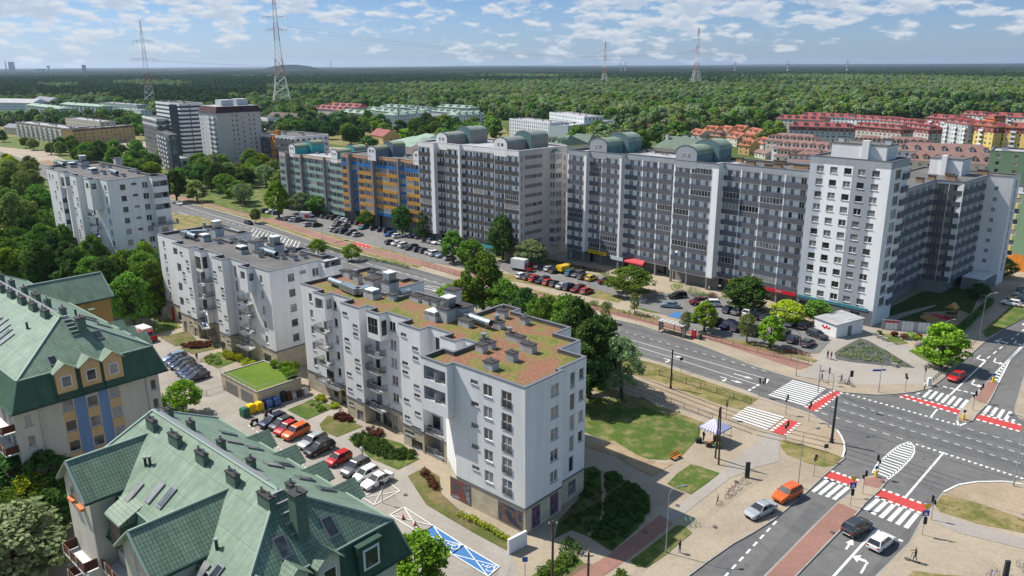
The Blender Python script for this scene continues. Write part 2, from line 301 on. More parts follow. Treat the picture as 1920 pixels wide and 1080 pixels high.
# ---- overlays on the pavements: each a few millimetres above the last
z1, z2, z3, z4 = .128, .150, .178, .200
sheet('island_paving', LR([(655, 690), (690, 700), (760, 735), (590, 905), (425, 1080), (325, 1180), (190, 1180), (275, 1080)]), z1, redpave)
sheet('island_paving', LR([(800, 560), (862, 550), (912, 570), (872, 612), (795, 595)]), z1, redpave)
sheet('island_paving', C5([(1150, 725), (1245, 748), (1180, 875), (1130, 950), (1040, 925), (1010, 905)]), z1, redpave)
sheet('island_paving', C6([(845, 228), (985, 255), (930, 272), (855, 258)]), z1, redpave)
TL = [(300, 420), (600, 515), (900, 601), (1131, 668), (1190, 690), (1290, 728), (1368, 768), (1395, 775)]; TR = [(1352, 790), (1300, 772), (1170, 730), (1050, 690), (880, 640), (600, 550), (280, 450)]
sheet('tram_track', TL+TR, z1, tram_pave)
sheet('tram_track', LR([(300, 190), (380, 245), (480, 262), (560, 275), (650, 300), (690, 370), (680, 445), (560, 415), (380, 330), (290, 310)]), z1, tram_pave)
sheet('tram_track', LR([(1225, 632), (1300, 594), (1400, 577), (1540, 575), (1900, 700), (1900, 860), (1648, 750), (1400, 690)]), z1, tram_pave)
rail = mat('rail_steel', (.10, .085, .075), .5, .6)
def strip(mb, px, w, z, m):
 P = [G(x, y, z) for x, y in px]
 for i in range(len(P)-1):
  a, b = P[i], P[i+1]; d = (b-a).normalized(); n = Vector((-d.y, d.x, 0))*w/2; mb.face([a-n, b-n, b+n, a+n], m)
rm = MB(); base = [(280, 437), (600, 534), (900, 622), (1175, 711), (1353, 780), (1425, 806), (1560, 838), (1690, 878), (1800, 915), (1920, 962), (2200, 1070)]
Wb = [G(x, y, 0) for x, y in base]
for off in (-2.3, -.85, .85, 2.3):
 for i in range(len(Wb)-1):
  a, b = Wb[i], Wb[i+1]; d = (b-a).normalized(); n = Vector((-d.y, d.x, 0)); zz = .2 if i < 6 or i > 8 else .012
  rm.face([a+n*(off-.05)+Vector((0, 0, zz)), b+n*(off-.05)+Vector((0, 0, zz)), b+n*(off+.05)+Vector((0, 0, zz)), a+n*(off+.05)+Vector((0, 0, zz))], rail)
struct(rm.build('rails'))
def turf(px, m=grass, z=z2, name='grass'): return sheet(name, px, z, m)
turf(cr((1080, 620), 4.5, [(560, 560), (700, 640), (1060, 770), (1040, 900), (890, 1060), (760, 1090), (560, 1080), (420, 1010), (300, 950), (-300, 700), (-900, 330), (-700, 280), (-200, 470), (100, 560), (380, 575)]))
turf([(1240, 685), (1316, 712), (1390, 737), (1421, 748), (1392, 769), (1345, 757), (1250, 720), (1131, 684), (1060, 655), (900, 600), (600, 512), (300, 420), (305, 410), (600, 500), (860, 574), (1131, 657)], dry)
turf([(870, 648), (1050, 697), (1170, 736), (1330, 796), (1322, 801), (1230, 770), (1100, 728), (900, 668)], dry)
turf(LR([(360, 350), (460, 375), (640, 430), (680, 450), (640, 490), (580, 498), (500, 480), (380, 430), (350, 385)]), dry)
turf(LR([(1215, 645), (1400, 690), (1648, 775), (1900, 870), (1900, 930), (1648, 850), (1400, 800), (1200, 735), (1172, 700)]), dry)
turf(LR([(1030, 1080), (1060, 1050), (1200, 1070), (1400, 1085), (1300, 1180), (1000, 1180)]), dry)
turf(LR([(-20, 40), (60, 60), (220, 110), (230, 125), (200, 165), (60, 190), (-20, 170)]) if False else [(1421, 748), (1392, 769), (1385, 765)], dry)
turf(CN([(950, 300), (1050, 200), (1150, 135), (1250, 160), (1390, 210), (1290, 290), (1150, 388), (1000, 330)]), grass, z3)
turf(CN([(640, 950), (800, 830), (1030, 650), (1100, 660), (1160, 715), (1050, 800), (950, 890), (780, 1005), (690, 1000)]), grass, z3)
turf(CN([(480, 1080), (560, 1035), (610, 1070), (630, 1120), (400, 1180), (430, 1110)]), grass, z3)
sheet('sand', CN([(200, -100), (320, -40), (500, -60), (700, 60), (860, 120), (1000, 130), (920, 180), (830, 240), (700, 180), (500, 60), (300, 0)]), z3, sand)
turf(CN([(40, 600), (200, 430), (230, 180), (330, 150), (430, 220), (560, 260), (700, 310), (800, 400), (810, 500), (700, 680), (480, 870), (280, 740), (140, 690), (0, 760)]), mat('painted_shade_turf', (.06, .095, .02), 1, kind='grass', col2=(.16, .13, .07), lo=.55), z3)  # darker turf: the block's shadow put into the grass colour
sheet('path', CN([(390, 200), (425, 210), (430, 480), (410, 640), (360, 700), (300, 740), (270, 730), (370, 660), (400, 500)]), z4, sand)
turf(CN([(-200, 1080), (-50, 990), (180, 900), (240, 960), (60, 1100), (-100, 1180), (-300, 1180)]), grass, z3)
sheet('sand', CN([(60, 1090), (180, 960), (320, 980), (250, 1050), (140, 1120)]), z2, earth)
sheet('path', CB([(1530, 320), (1600, 330), (1592, 470), (1470, 500), (1330, 560), (1060, 770), (1010, 790), (960, 755), (1020, 730), (1250, 560), (1390, 430)]), z2, path_m)
sheet('path', CB([(960, 755), (1030, 800), (800, 980), (600, 1120), (420, 1180), (420, 1120), (700, 960)]), z2, redpave)
sheet('path', LR([(1160, 735), (1300, 780), (1648, 880), (1900, 960), (1900, 1010), (1648, 935), (1300, 850), (1170, 790)]), z2, path_m)
sheet('path', CL([(300, 235), (440, 250), (620, 400), (830, 560), (930, 740), (1100, 870), (1325, 990), (1300, 1080), (1260, 1080), (1270, 1030), (830, 755), (700, 620), (480, 430), (350, 340), (240, 330)]), z1, path_m)
yard = [(300, 600), (380, 655), (430, 700), (560, 740), (700, 800), (800, 900), (860, 950), (960, 1040), (980, 1100), (880, 1200), (500, 1100), (320, 760), (240, 640)]
sheet('yard', yard, .122, pave2)
def band(pts, d0, d1, m, z, name):        # strip parallel to a pixel polyline, offsets in metres to its left
 z = lift(z)
 P = [G(x, y, z) for x, y in pts]; b = MB()
 for a, c in zip(P, P[1:]):
  d = (c-a).normalized(); n = Vector((-d.y, d.x, 0)); b.face([a+n*d0, c+n*d0, c+n*d1, a+n*d1] if d0 < d1 else [a+n*d1, c+n*d1, c+n*d0, a+n*d0], m)
 return struct(b.build(name))
FKs = FK[3:19]
band(FK[3:11], .9, 2.9, dry, z2, 'grass'); band(FK[3:13], 3.2, 7.2, redpave, z1, 'path'); band(FK[3:11], 7.6, 9.2, dry, z2, 'grass'); band(FK[3:12], 11.5, 14, grass, z2, 'grass')
band([(1080, 574), (1200, 603), (1310, 630), (1420, 667), (1500, 694)], 0, 4, redpave, z1, 'path')
turf(C3([(360, 448), (480, 470), (620, 505), (600, 515), (480, 490), (350, 460)]), dry, z3); turf(C3([(200, 465), (340, 480), (560, 530), (540, 540), (330, 510), (200, 480)]), dry, z3)
turf(C3([(120, 330), (240, 340), (400, 400), (700, 470), (800, 440), (980, 505), (930, 530), (780, 500), (560, 450), (250, 390), (100, 380)]), dry)
turf(C3([(1030, 560), (1060, 535), (1150, 540), (1300, 580), (1280, 615), (1120, 590)]), grass)
turf(C3([(1180, 495), (1230, 490), (1300, 520), (1250, 530)]), grass); turf(C3([(360, 255), (460, 240), (900, 350), (1000, 385), (1170, 460), (1060, 475), (890, 430), (940, 400), (800, 330), (600, 290)]), grass)
turf(C3([(1400, 480), (1640, 490), (1872, 560), (1872, 580), (1640, 525), (1420, 500)]), grass)
turf(C3([(760, 540), (880, 560), (1200, 650), (1190, 665), (950, 600), (780, 560)]), dry); turf(C4([(-60, 690), (60, 700), (240, 770), (400, 800), (590, 865), (560, 875), (380, 830), (200, 790), (-40, 720)]), dry)
lot1 = C3([(130, 250), (220, 245), (450, 268), (640, 315), (850, 352), (950, 400), (900, 430), (1010, 490), (1000, 512), (800, 445), (700, 470), (560, 440), (330, 380), (250, 350), (110, 290)])
sheet('parking_lot', lot1, z3, asph_lot)
lot2 = [(1186, 563), (1235, 552), (1290, 545), (1370, 562), (1500, 596), (1535, 615), (1556, 640), (1535, 662), (1500, 662), (1420, 642), (1330, 630), (1290, 618), (1275, 598), (1195, 575)]
sheet('parking_lot', lot2, z3, asph_lot)
sheet('parking_bay', C3([(1265, 620), (1335, 588), (1355, 600), (1360, 640)]), z4, blue_p)
lotC = [(500, 395), (560, 390), (700, 418), (800, 445), (890, 478), (960, 500), (880, 505), (800, 490), (700, 460), (600, 435), (520, 412)]
sheet('parking_lot', lotC, z3, asph_lot)
turf([(500, 380), (560, 383), (700, 405), (800, 432), (950, 480), (955, 490), (800, 443), (640, 402), (500, 392)], grass, z2)
sheet('forecourt', C4([(540, 700), (760, 690), (900, 640), (980, 680), (1150, 760), (1400, 960), (1280, 1010), (860, 1020), (440, 960), (560, 890), (600, 800)]), z1, path_m)
sheet('flower_bed', C4([(690, 815), (740, 780), (850, 722), (900, 735), (1020, 800), (1200, 910), (1000, 893), (800, 872), (700, 855)]), z3, lav)
turf(C5([(340, 415), (480, 400), (560, 430), (800, 400), (860, 330), (880, 380), (780, 460), (640, 575), (480, 500)]), grass, z3); turf(C5([(0, 240), (120, 300), (230, 360), (340, 340), (180, 250)]), grass, z3)
turf(C5([(1090, 225), (1340, 0), (1420, -60), (1520, -20), (1512, 85), (1300, 200), (1130, 290)]), grass, z2)
turf(C4([(1000, 590), (1060, 520), (1240, 430), (1500, 400), (1600, 460), (1560, 560), (1480, 690), (1280, 690), (1270, 640)]), mat('court_turf', (.05, .085, .02), 1, kind='grass', col2=(.12, .11, .05), lo=.6), z2)
sheet('path', C4([(1000, 600), (1120, 560), (1330, 510), (1330, 520), (1150, 580), (1040, 620)]), z3, path_m); sheet('playground', C4([(1250, 560), (1480, 545), (1550, 570), (1470, 640), (1280, 640)]), z3, sand)
turf(CL([(290, 315), (405, 265), (520, 300), (380, 360)]), grass, z3); turf(CL([(440, 380), (480, 340), (560, 360), (640, 390), (520, 440), (450, 410)]), mat('patchy_grass', (.10, .12, .03), 1, kind='grass', col2=(.20, .15, .09), lo=.44), z3)
turf(CL([(570, 450), (640, 415), (820, 470), (900, 540), (800, 590), (680, 540)]), grass, z3); turf(CL([(845, 620), (920, 580), (990, 620), (1000, 700), (1100, 790), (1310, 900), (1300, 960), (1150, 880), (930, 750)]), MATS['patchy_grass'], z3)
K4 = lambda pts: cr((0, 440), 3.375, pts)
turf(K4([(920, 600), (1000, 540), (1080, 530), (1150, 585), (990, 630)]), grass, z3); turf(K4([(1010, 650), (1190, 605), (1250, 670), (1110, 705)]), MATS['patchy_grass'], z3); turf(K4([(1140, 720), (1220, 675), (1300, 675), (1395, 715), (1220, 755)]), MATS['patchy_grass'], z3); turf(K4([(1260, 790), (1390, 740), (1520, 790), (1380, 845)]), grass, z3)
turf([(190, 330), (340, 368), (540, 385), (545, 330), (420, 300), (290, 290), (100, 290)], grass, z1)
turf([(460, 232), (940, 232), (960, 262), (1000, 285), (800, 290), (540, 262), (300, 262), (-300, 262), (-300, 225)], dry, z1)
sheet('road', [(-60, 283), (60, 300), (180, 330), (60, 305)], z1, asph_lot)
turf([(60, 275), (130, 262), (240, 300), (420, 372), (560, 390), (500, 410), (380, 378), (300, 355), (200, 315)], grass, z2); turf([(0, 258), (90, 250), (180, 275), (100, 285), (0, 275)], grass, z2)
turf([(320, 400), (370, 405), (420, 420), (350, 430), (310, 425)], dry, z3)
turf([(-400, 340), (60, 330), (180, 370), (320, 520), (300, 600), (200, 580), (-500, 700)], grass, z2)
struct(KB.build('kerb'))
worn = mat('worn_asphalt', (.109, .107, .107), .75, kind='asphalt')
def lanes(pts, wd, offs):
 for o_ in offs:
  P = [G(x, y, .0025) for x, y in pts]; b = MB(); q = []
  for i, p in enumerate(P):
   d = (P[min(i+1, len(P)-1)]-P[max(i-1, 0)]).normalized(); n = Vector((-d.y, d.x, 0)); q.append((p+n*(o_-wd/2), p+n*(o_+wd/2)))
  for (a, b_), (c, e) in zip(q, q[1:]): b.face([a, c, e, b_], worn)
  struct(b.build('worn_lane'))
lanes([(1440, 712), (1600, 757), (1920, 848), (2200, 930)], 1.9, (1.6, -1.7, -4.9))
lanes([(340, 388), (500, 432), (713, 500), (860, 545), (1108, 610), (1300, 664), (1440, 706)], 1.7, (1.2, 4.4)); lanes([(1510, 935), (1420, 1040), (1380, 1090)], 1.8, (-2.0, 1.8)); lanes([(1690, 985), (1600, 1090)], 1.8, (1.6, 4.8)); lanes([(1910, 640), (1840, 700), (1770, 760)], 1.8, (-1.6, 1.6))
cover = mat('manhole_iron', (.10, .095, .09), .8)
for x, y in [(1590, 830), (1745, 800), (1830, 850), (1470, 800), (1655, 905), (1400, 1060), (1560, 1000), (1215, 640), (1100, 600), (1380, 905), (1210, 1000), (1340, 990), (1270, 950), (1700, 1050), (600, 690), (560, 720), (640, 760), (760, 930)]:
 p = G(x, y, .006); b = MB(); onroad = 1500 < x < 1900 and y < 880 or (x, y) in ((1400, 1060), (1215, 640), (1100, 600)); z_ = .006 if onroad else .233; b.cyl((0, 0, -.02), (0, 0, 0), .28, .28, 14, cover); o = b.build('manhole_cover'); o.location = (p.x, p.y, z_); struct(o)
# -- painted markings
MK = MB(); RDm = MB(); ZM = .005
def quad_px(mb, px, m, z): mb.face(ccw([G(x, y, z) for x, y in px]), m)
def line(p0, p1, w=.14, z=ZM, m=None):
 a, b = G(*p0, z), G(*p1, z); d = (b-a).normalized(); n = Vector((-d.y, d.x, 0))*w/2; MK.face([a-n, b-n, b+n, a+n], m or white)
def poly(pts, w=.14, z=ZM):
 for a, b in zip(pts, pts[1:]): line(a, b, w, z)
def dashes(p0, p1, n, duty=.5, w=.14, z=ZM):      # n dashes evenly from p0 to p1 in metres
 a, b = G(*p0, z), G(*p1, z); d = b-a; u = d.normalized(); q = Vector((-u.y, u.x, 0))*w/2; st = d.length/max(1, n-1); L = st*duty
 for i in range(n):
  c = a+u*st*i; MK.face([c-u*L/2-q, c+u*L/2-q, c+u*L/2+q, c-u*L/2+q], white)
def zebra(p0, p1, q0, q1, n, duty=.5, z=ZM+.004):     # stripes run from the p side to the q side
 A, B, C_, D = G(*p0, z), G(*p1, z), G(*q0, z), G(*q1, z)
 for i in range(n):
  t0 = i/(n-1+duty); t1 = (i+duty)/(n-1+duty)
  MK.face(ccw([A.lerp(B, t0), A.lerp(B, t1), C_.lerp(D, t1), C_.lerp(D, t0)]), white)
def redlane(px, n1, n2, z=ZM, sq=.5, edges=((0, 1), (3, 2))):
 P = [G(x, y, z) for x, y in px]; RDm.face(ccw(P), redpaint)
 for (i, j), n in zip(edges, (n1, n2)):
  a = P[i]; b = P[j]; d = b-a; u = d.normalized(); q = Vector((-u.y, u.x, 0)); st = d.length/n
  for k in range(n):
   c = a+u*st*(k+.5)+Vector((0, 0, .004)); MK.face([c-u*sq/2-q*.25, c+u*sq/2-q*.25, c+u*sq/2+q*.25, c-u*sq/2+q*.25], white)
def tri_row(pts, s=.55, flip=1):
 P = [G(x, y, ZM) for x, y in pts]
 for i, c in enumerate(P):
  d = (P[min(i+1, len(P)-1)]-P[max(i-1, 0)]).normalized(); n = Vector((-d.y, d.x, 0))*flip
  MK.face(ccw([c-d*s/2, c+d*s/2, c+n*s*1.1]), white)
zebra(*LR([(415, 35), (285, 115), (592, 82), (480, 172)]), 11)
zebra(*LR([(172, 176), (90, 236), (372, 232), (280, 300)]), 7, z=.215)
zebra(*LR([(590, 565), (722, 610), (512, 628), (645, 675)]), 4, .55)
zebra(*LR([(862, 665), (1092, 752), (788, 728), (1030, 828)]), 6, .55)
zebra(*(C5([(555, 812), (955, 920), (480, 885), (885, 1005)])), 7, .5); quad_px(MK, C5([(430, 845), (465, 845), (445, 870), (415, 865)]), white, ZM+.004)
zebra(*C6([(1150, 108), (1395, 175), (1090, 185), (1340, 262)]), 4, .5); quad_px(MK, C6([(1395, 248), (1425, 255), (1410, 278), (1380, 268)]), white, ZM+.004)
redlane(LR([(640, 88), (480, 182), (535, 205), (682, 100)]), 10, 9); redlane(LR([(385, 243), (300, 308), (375, 332), (455, 262)]), 6, 6, z=.21)
redlane(LR([(610, 516), (775, 572), (745, 607), (575, 552)]), 5, 5); redlane(LR([(880, 613), (1148, 708), (1108, 748), (845, 652)]), 7, 7)
redlane(C5([(290, 862), (890, 1020), (850, 1062), (240, 878)]), 9, 9); redlane(C6([(1065, 195), (1495, 310), (1480, 375), (1015, 245)]), 7, 7)
dashes((1118, 607), (1431.8, 695), 20, .42); line((1131, 622), (1440, 711)); line((1131, 629.5), (1420, 721)); dashes((1405.6, 731), (1421, 722), 3, .6, .4)
line((1436, 718), (1440, 711), .4); dashes((700, 497), (1118, 607), 22, .4); poly([(560, 465), (800, 537), (1131, 629)], .14); poly([(640, 480), (860, 542), (1131, 622)], .14)
dashes((360, 398), (640, 477), 22, .4); poly([(333, 383), (480, 427), (540, 445)], .2); poly([(333, 397), (470, 440), (560, 465)], .2)
for i in range(14):
 t = i/13; a = (476+t*86, 428.5+t*25); b = (470+t*90, 441+t*24.5); line(a, (b[0]-4, b[1]), .28)
def arrow(px, tip, kind='s', s=1.0, z=ZM):      # painted lane arrow: tail pixel, tip pixel
 a, b = G(*px, z), G(*tip, z); u = (b-a).normalized(); n = Vector((-u.y, u.x, 0)); L = (b-a).length
 P = lambda x, y: a+u*x+n*y
 if kind == 's': MK.face(ccw([P(0, -.12), P(L-1.4, -.12), P(L-1.4, .12), P(0, .12)]), white); MK.face(ccw([P(L-1.4, -.45), P(L, 0), P(L-1.4, .45)]), white)
 else:
  sg = 1 if kind == 'l' else -1
  MK.face(ccw([P(0, -.12), P(L*.6, -.12), P(L*.6, .12), P(0, .12)]), white); MK.face(ccw([P(L*.55, .121*sg), P(L*.55, .9*sg), P(L*.66, .9*sg), P(L*.66, .121*sg)]), white)
  MK.face(ccw([P(L*.42, .91*sg), P(L*.61, 1.7*sg), P(L*.8, .91*sg)]), white)
for a, b, k in [(CT([(800, 210)])[0], CT([(910, 228)])[0], 's'), (CT([(740, 232)])[0], CT([(830, 258)])[0], 'r'), (CT([(1330, 362)])[0], CT([(1495, 408)])[0], 's'), (CT([(1215, 388)])[0], CT([(1310, 415)])[0], 'r'), (CT([(1310, 418)])[0], CT([(1410, 445)])[0], 's'), (C2([(880, 300)])[0], C2([(960, 318)])[0], 's'), (C2([(900, 287)])[0], C2([(1000, 300)])[0], 's')]: arrow(a, b, k)
dashes(LR([(700, 157)])[0], (1917.8, 851), 19, .5); dashes(LR([(585, 167)])[0], (1906.7, 866.9), 19, .5); dashes((1819.6, 805), (1917, 834), 5, .5); dashes((1546, 776), (1686.7, 821.4), 7, .5)
tri_row([(1588+i*10.53, 738.8+i*2.99) for i in range(20)]); tri_row([(1720.6+i*10.9, 832.6+i*3.5) for i in range(19)], flip=-1)
line((1769.6, 848), (1698, 931.7), .28); line((1641, 994), (1500, 1150), .28); dashes((1630, 988), (1660, 1001), 3, .6, .4); dashes((1662, 1001), (1688.5, 1013), 3, .6, .4)
dashes((1452.6, 980.5), (1361.8, 1078), 8, .55, .24); line((1757.6, 767), (1743.7, 783.5), .25); poly(C6([(835, 262), (850, 315), (932, 283)]), .3)
poly(LR([(652, 300), (675, 335), (690, 370), (692, 410), (680, 445)]), .25, .21); poly(LR([(1222, 630), (1300, 592), (1400, 576), (1540, 574), (1640, 590)]), .25, .21)
leafL = C6([(-20, 790), (30, 700), (100, 640), (165, 578), (260, 510), (355, 478)]); leafR = C6([(130, 855), (240, 770), (320, 690), (370, 635), (398, 580), (395, 520), (355, 478)])
poly(leafL, .3); poly(leafR, .3)
def along(P, t):
 W_ = [G(*p, ZM) for p in P]; L = [(b-a).length for a, b in zip(W_, W_[1:])]; s = t*sum(L)
 for a, b, l in zip(W_, W_[1:], L):
  if s <= l: return a.lerp(b, s/l)
  s -= l
 return W_[-1]
for i in range(15):
 t = .03+i*.063; a = along(leafL, t); b = along(leafR, min(1, t*1.0)); MK.face(ccw([a, b, along(leafR, min(1, t+.028)), along(leafL, t+.028)]), white)
dashes(*C5([(645, 770), (995, 850)]), 6, .62, .4); line((1781.7, 740), (1847.4, 677.2), .28); dashes((1853.5, 670), (1918.7, 619), 7, .5, .24)
poly(C5([(1160, 710), (1370, 495), (1512, 345)]), .28); poly(C5([(1250, 742), (1372, 500), (1530, 345)]), .28)
for i in range(8):
 t = .05+i*.11; A, B, D = [G(*p, ZM) for p in C5([(1160, 712), (1370, 495), (1250, 738)])]; a = A.lerp(B, t); b = D.lerp(B, t); MK.face(ccw([a, b, D.lerp(B, t+.05), A.lerp(B, t+.05)]), white)
for a, b, k in [((1262, 350), (1225, 305), 'r'), ((1070, 465), (1010, 520), 'l'), ((1435, 315), (1395, 365), 'l'), ((1225, 495), (1195, 560), 'l'), ((1010, 712), (965, 790), 'l'), ((1512, 140), (1480, 170), 'l'), ((1290, 295), (1215, 330), 's')]:
 p = C5([a, b]); arrow(p[0], p[1], k)
dashes(*C5([(1500, 745), (1450, 950)]), 6, .55, .35); arrow((1614, 1075), (1635, 1040), 'l'); arrow((1586, 1030), (1600, 1010), 's')
for i in range(26):
 t = i/25; x, y = 465+t*190, 797+t*140; line((x, y), (x+4.5, y+3.2), .16, .21)
bay = CL([(762, 798), (828, 762), (963, 848), (905, 885)]); quad = CL([(905, 885), (963, 848), (1103, 938), (1050, 978)]); quad2 = CL([(1050, 978), (1103, 938), (1268, 1035), (1215, 1080)])
for q in (bay, quad, quad2): poly(q+[q[0]], .14, .222); line(q[0], q[2], .12, .217); line(q[1], q[3], .12, .217)
for q in (quad, quad2): sheet('parking_bay', q, z4, blue_p)
q = CL([(640, 718), (748, 640), (810, 688), (690, 752)]); poly(q+[q[0]], .12, .222); line(q[0], q[2], .1, .217); line(q[1], q[3], .1, .217)
def wheelchair(c, s):     # the accessible-parking pictogram, lying on the bay
 o_ = G(*c, .224); u, v = uv_(133); P = lambda x, y: o_+(u*(-y)+v*x*1)*s
 def seg(a, b, w=.13):
  a, b = P(*a), P(*b); d = (b-a).normalized(); n = Vector((-d.y, d.x, 0))*w*s/2; MK.face([a-n, b-n, b+n, a+n], white)
 arc = [(.45*math.cos(R_(t)), -.35+.45*math.sin(R_(t))) for t in range(130, 391, 20)]
 for a, b in zip(arc, arc[1:]): seg(a, b)
 seg((-.05, .55), (0, -.1)); seg((0, -.1), (.45, -.1)); seg((.45, -.1), (.62, -.62)); seg((.0, .25), (.35, .25))
 MK.face([P(-.06+.13*math.cos(R_(t)), .78+.13*math.sin(R_(t))) for t in range(0, 360, 45)], white)
wheelchair(CL([(1055, 940)])[0], 1.0); wheelchair(CL([(1215, 1040)])[0], 1.0)
for p in ((690, 505), (700, 533), (1030, 600)): pass
zebra(*C3([(1050, 485), (1130, 505), (1010, 512), (1100, 530)]), 5, .5, z=.21); zebra((655, 462), (688, 470), (640, 467), (676, 476), 6, .5)
redlane([(668, 454), (697, 461), (690, 465), (660, 458)], 4, 4, z=.21)
struct(MK.build('road_marking')); struct(RDm.build('cycle_crossing'))
# -- building kit
pl_white = mat('white_render', (.76, .755, .75), .9, kind='plaster', dirt=.13)
pl_grey = mat('grey_render', (.36, .38, .41), .9, kind='plaster', dirt=.12)
pl_dim = mat('light_grey_render', (.5, .51, .53), .9, kind='plaster', dirt=.12)
pl_beige = mat('beige_render', (.54, .49, .45), .9, kind='plaster', dirt=.1)
pl_cream = mat('cream_render', (.55, .51, .43), .9, kind='plaster', dirt=.12)
pl_conc = mat('raw_concrete', (.27, .26, .25), .9, kind='plaster', dirt=.25)
stone = mat('sandstone', (.56, .50, .39), .85, kind='stone')
dark_bal = mat('charcoal_panel', (.125, .13, .152), .7, kind='mottle', col2=(.10, .105, .122), s1=.4)
frame_w = mat('window_frame_white', (.65, .65, .65), .5); frame_g = mat('window_frame_grey', (.16, .165, .175), .5)
glass = mat('window_glass', kind='glass'); felt = mat('roofing_felt', (.10, .095, .095), .95, kind='mottle', col2=(.145, .135, .13), s1=.25, s2=2)
felt_l = mat('pale_roof', (.42, .41, .42), .8, kind='mottle', col2=(.28, .28, .29), s1=.3, s2=2); sedum = mat('sedum_roof', kind='sedum')
cap_m = mat('parapet_cap', (.17, .175, .19), .5, .3); sill_m = mat('sill_metal', (.3, .31, .33), .5, .3)
rail_m = mat('railing_grey', (.17, .17, .175), .6, kind='mottle', col2=(.12, .12, .125), s1=3); inner_m = mat('loggia_wall', (.5, .5, .5), .9, kind='plaster')
dark_in = mat('shop_dark', (.03, .03, .034), .5); duct_m = mat('galvanised_duct', (.42, .47, .5), .35, .75, kind='mottle', col2=(.3, .36, .4), s1=.8); chim_w = mat('chimney_white', (.5, .5, .5), .9, kind='plaster', dirt=.3); chim_cap = mat('chimney_cap', (.06, .055, .055), .9, kind='mottle')
steel = mat('dull_steel', (.35, .36, .37), .4, .6)
class Bld:
 def __init__(s, name, label, cat, org, h, group=None):
  s.o = Vector((org[0], org[1], 0)); s.u, s.v = uv_(h); s.rz = R_(90-h)
  s.root = empty(name, s.o, s.rz, label, cat, group); s.walls = []; s.req = {}; s.label = label
 def loc(s, p): d = Vector(p)-s.o; return Vector((d.dot(s.u), d.dot(s.v), p[2] if len(p) > 2 else 0))
 def L(s, px, py, z): return s.loc(G(px, py, z))
 def rect(s, px, z, first='v'):            # pixel outline at height z, squared up to the building's own axes
  P = [s.L(x, y, z) for x, y in px]; n = len(P); M = [[p.x, p.y] for p in P]; t = first
  for i in range(n):
   j = (i+1) % n; k = 1 if t == 'u' else 0; m = (P[i][k]+P[j][k])/2; M[i][k] = m; M[j][k] = m; t = 'v' if t == 'u' else 'u'
  return [tuple(p) for p in M]
 def wall(s, A, B, z0, z1, m, bands=None):
  w = dict(A=Vector((A[0], A[1], 0)), B=Vector((B[0], B[1], 0)), z0=z0, z1=z1, m=m, op=[], bands=bands or []); e = w['B']-w['A']; w['L'] = e.length
  w['e'] = e.normalized(); w['n'] = Vector((w['e'].y, -w['e'].x, 0)); s.walls.append(w); return w
 def pick(s, px, py):
  d = ray(px, py); o = Vector((0, 0, CH))-s.o; D = Vector((d.dot(s.u), d.dot(s.v), d.z)); O = Vector((o.dot(s.u), o.dot(s.v), CH)); best = None
  for w in s.walls:
   dn = D.dot(w['n'])
   if dn > -1e-4: continue
   t = (w['A']-O).dot(w['n'])/dn
   if t < 0: continue
   p = O+D*t; sx = (p-w['A']).dot(w['e'])
   if -.2 < sx < w['L']+.2 and w['z0']-.3 < p.z < w['z1']+.3 and (best is None or t < best[0]): best = (t, w, sx, p.z)
  return best[1:] if best else None
 def P(s, w, sx, d, z): q = w['A']+w['e']*sx+w['n']*d; return Vector((q.x, q.y, z))
 def wbox(s, mb, w, s0, s1, d0, d1, z0, z1, m, top=None):      # box in wall coordinates (d positive = outwards)
  a, b, c, d = s.P(w, s0, d1, z0), s.P(w, s1, d1, z0), s.P(w, s1, d0, z0), s.P(w, s0, d0, z0); t = Vector((0, 0, z1-z0)); mb.hexa([a, b, c, d], [a+t, b+t, c+t, d+t], m, top)
 def opening(s, w, s0, s1, z0, z1, dep, back=None):
  s0 = max(.03, s0); s1 = min(w['L']-.03, s1); z1 = min(z1, w['z1']-.02); z0 = max(z0, w['z0']+.01)
  for q in w['op']:
   if s0 < q[1] and s1 > q[0] and z0 < q[3] and z1 > q[2]: return False
  if s1-s0 < .1: return False
  w['op'].append((s0, s1, z0, z1, dep, back)); return True
 def part(s, kind, mb, c, sub=None):
  s.req.setdefault(kind, []).append((s.wpos(c), mb, sub or []))
 def wpos(s, c): return s.o+s.u*c[0]+s.v*c[1]+Vector((0, 0, c[2]))
 def window(s, w, sc, zc, wd, ht, mull=1, fr=None, rec=.14, sill=True, trans=0, rail=False, kind='window', pane_sub=False, gl=None):
  if not s.opening(w, sc-wd/2, sc+wd/2, zc-ht/2, zc+ht/2, rec): return
  fr = fr or frame_w; mb = MB(); t = .07; a, b, z0, z1 = sc-wd/2, sc+wd/2, zc-ht/2, zc+ht/2; d0, d1 = -rec+.005, -rec+.07
  s.wbox(mb, w, a, b, d0, d1, z0, z0+t, fr); s.wbox(mb, w, a, b, d0, d1, z1-t, z1, fr); s.wbox(mb, w, a, a+t, d0, d1, z0+t, z1-t, fr); s.wbox(mb, w, b-t, b, d0, d1, z0+t, z1-t, fr)
  for k in range(1, mull+1): x = a+(b-a)*k/(mull+1); s.wbox(mb, w, x-t*.7, x+t*.7, d0, d1, z0+t, z1-t, fr)
  if trans: s.wbox(mb, w, a+t, b-t, d0, d1-.01, z0+ht*trans-.03, z0+ht*trans+.03, fr)
  if sill: s.wbox(mb, w, a-.08, b+.08, -rec+.01, .1, z0-.07, z0-.01, sill_m)
  if rail:
   for zz in (z0+.1, z0+1.0): s.wbox(mb, w, a-.05, b+.05, .04, .08, zz, zz+.05, rail_m)
   n = int(wd/.13)
   for k in range(n+1): x = a+(b-a)*k/n; s.wbox(mb, w, x-.012, x+.012, .045, .075, z0+.1, z0+1.0, rail_m)
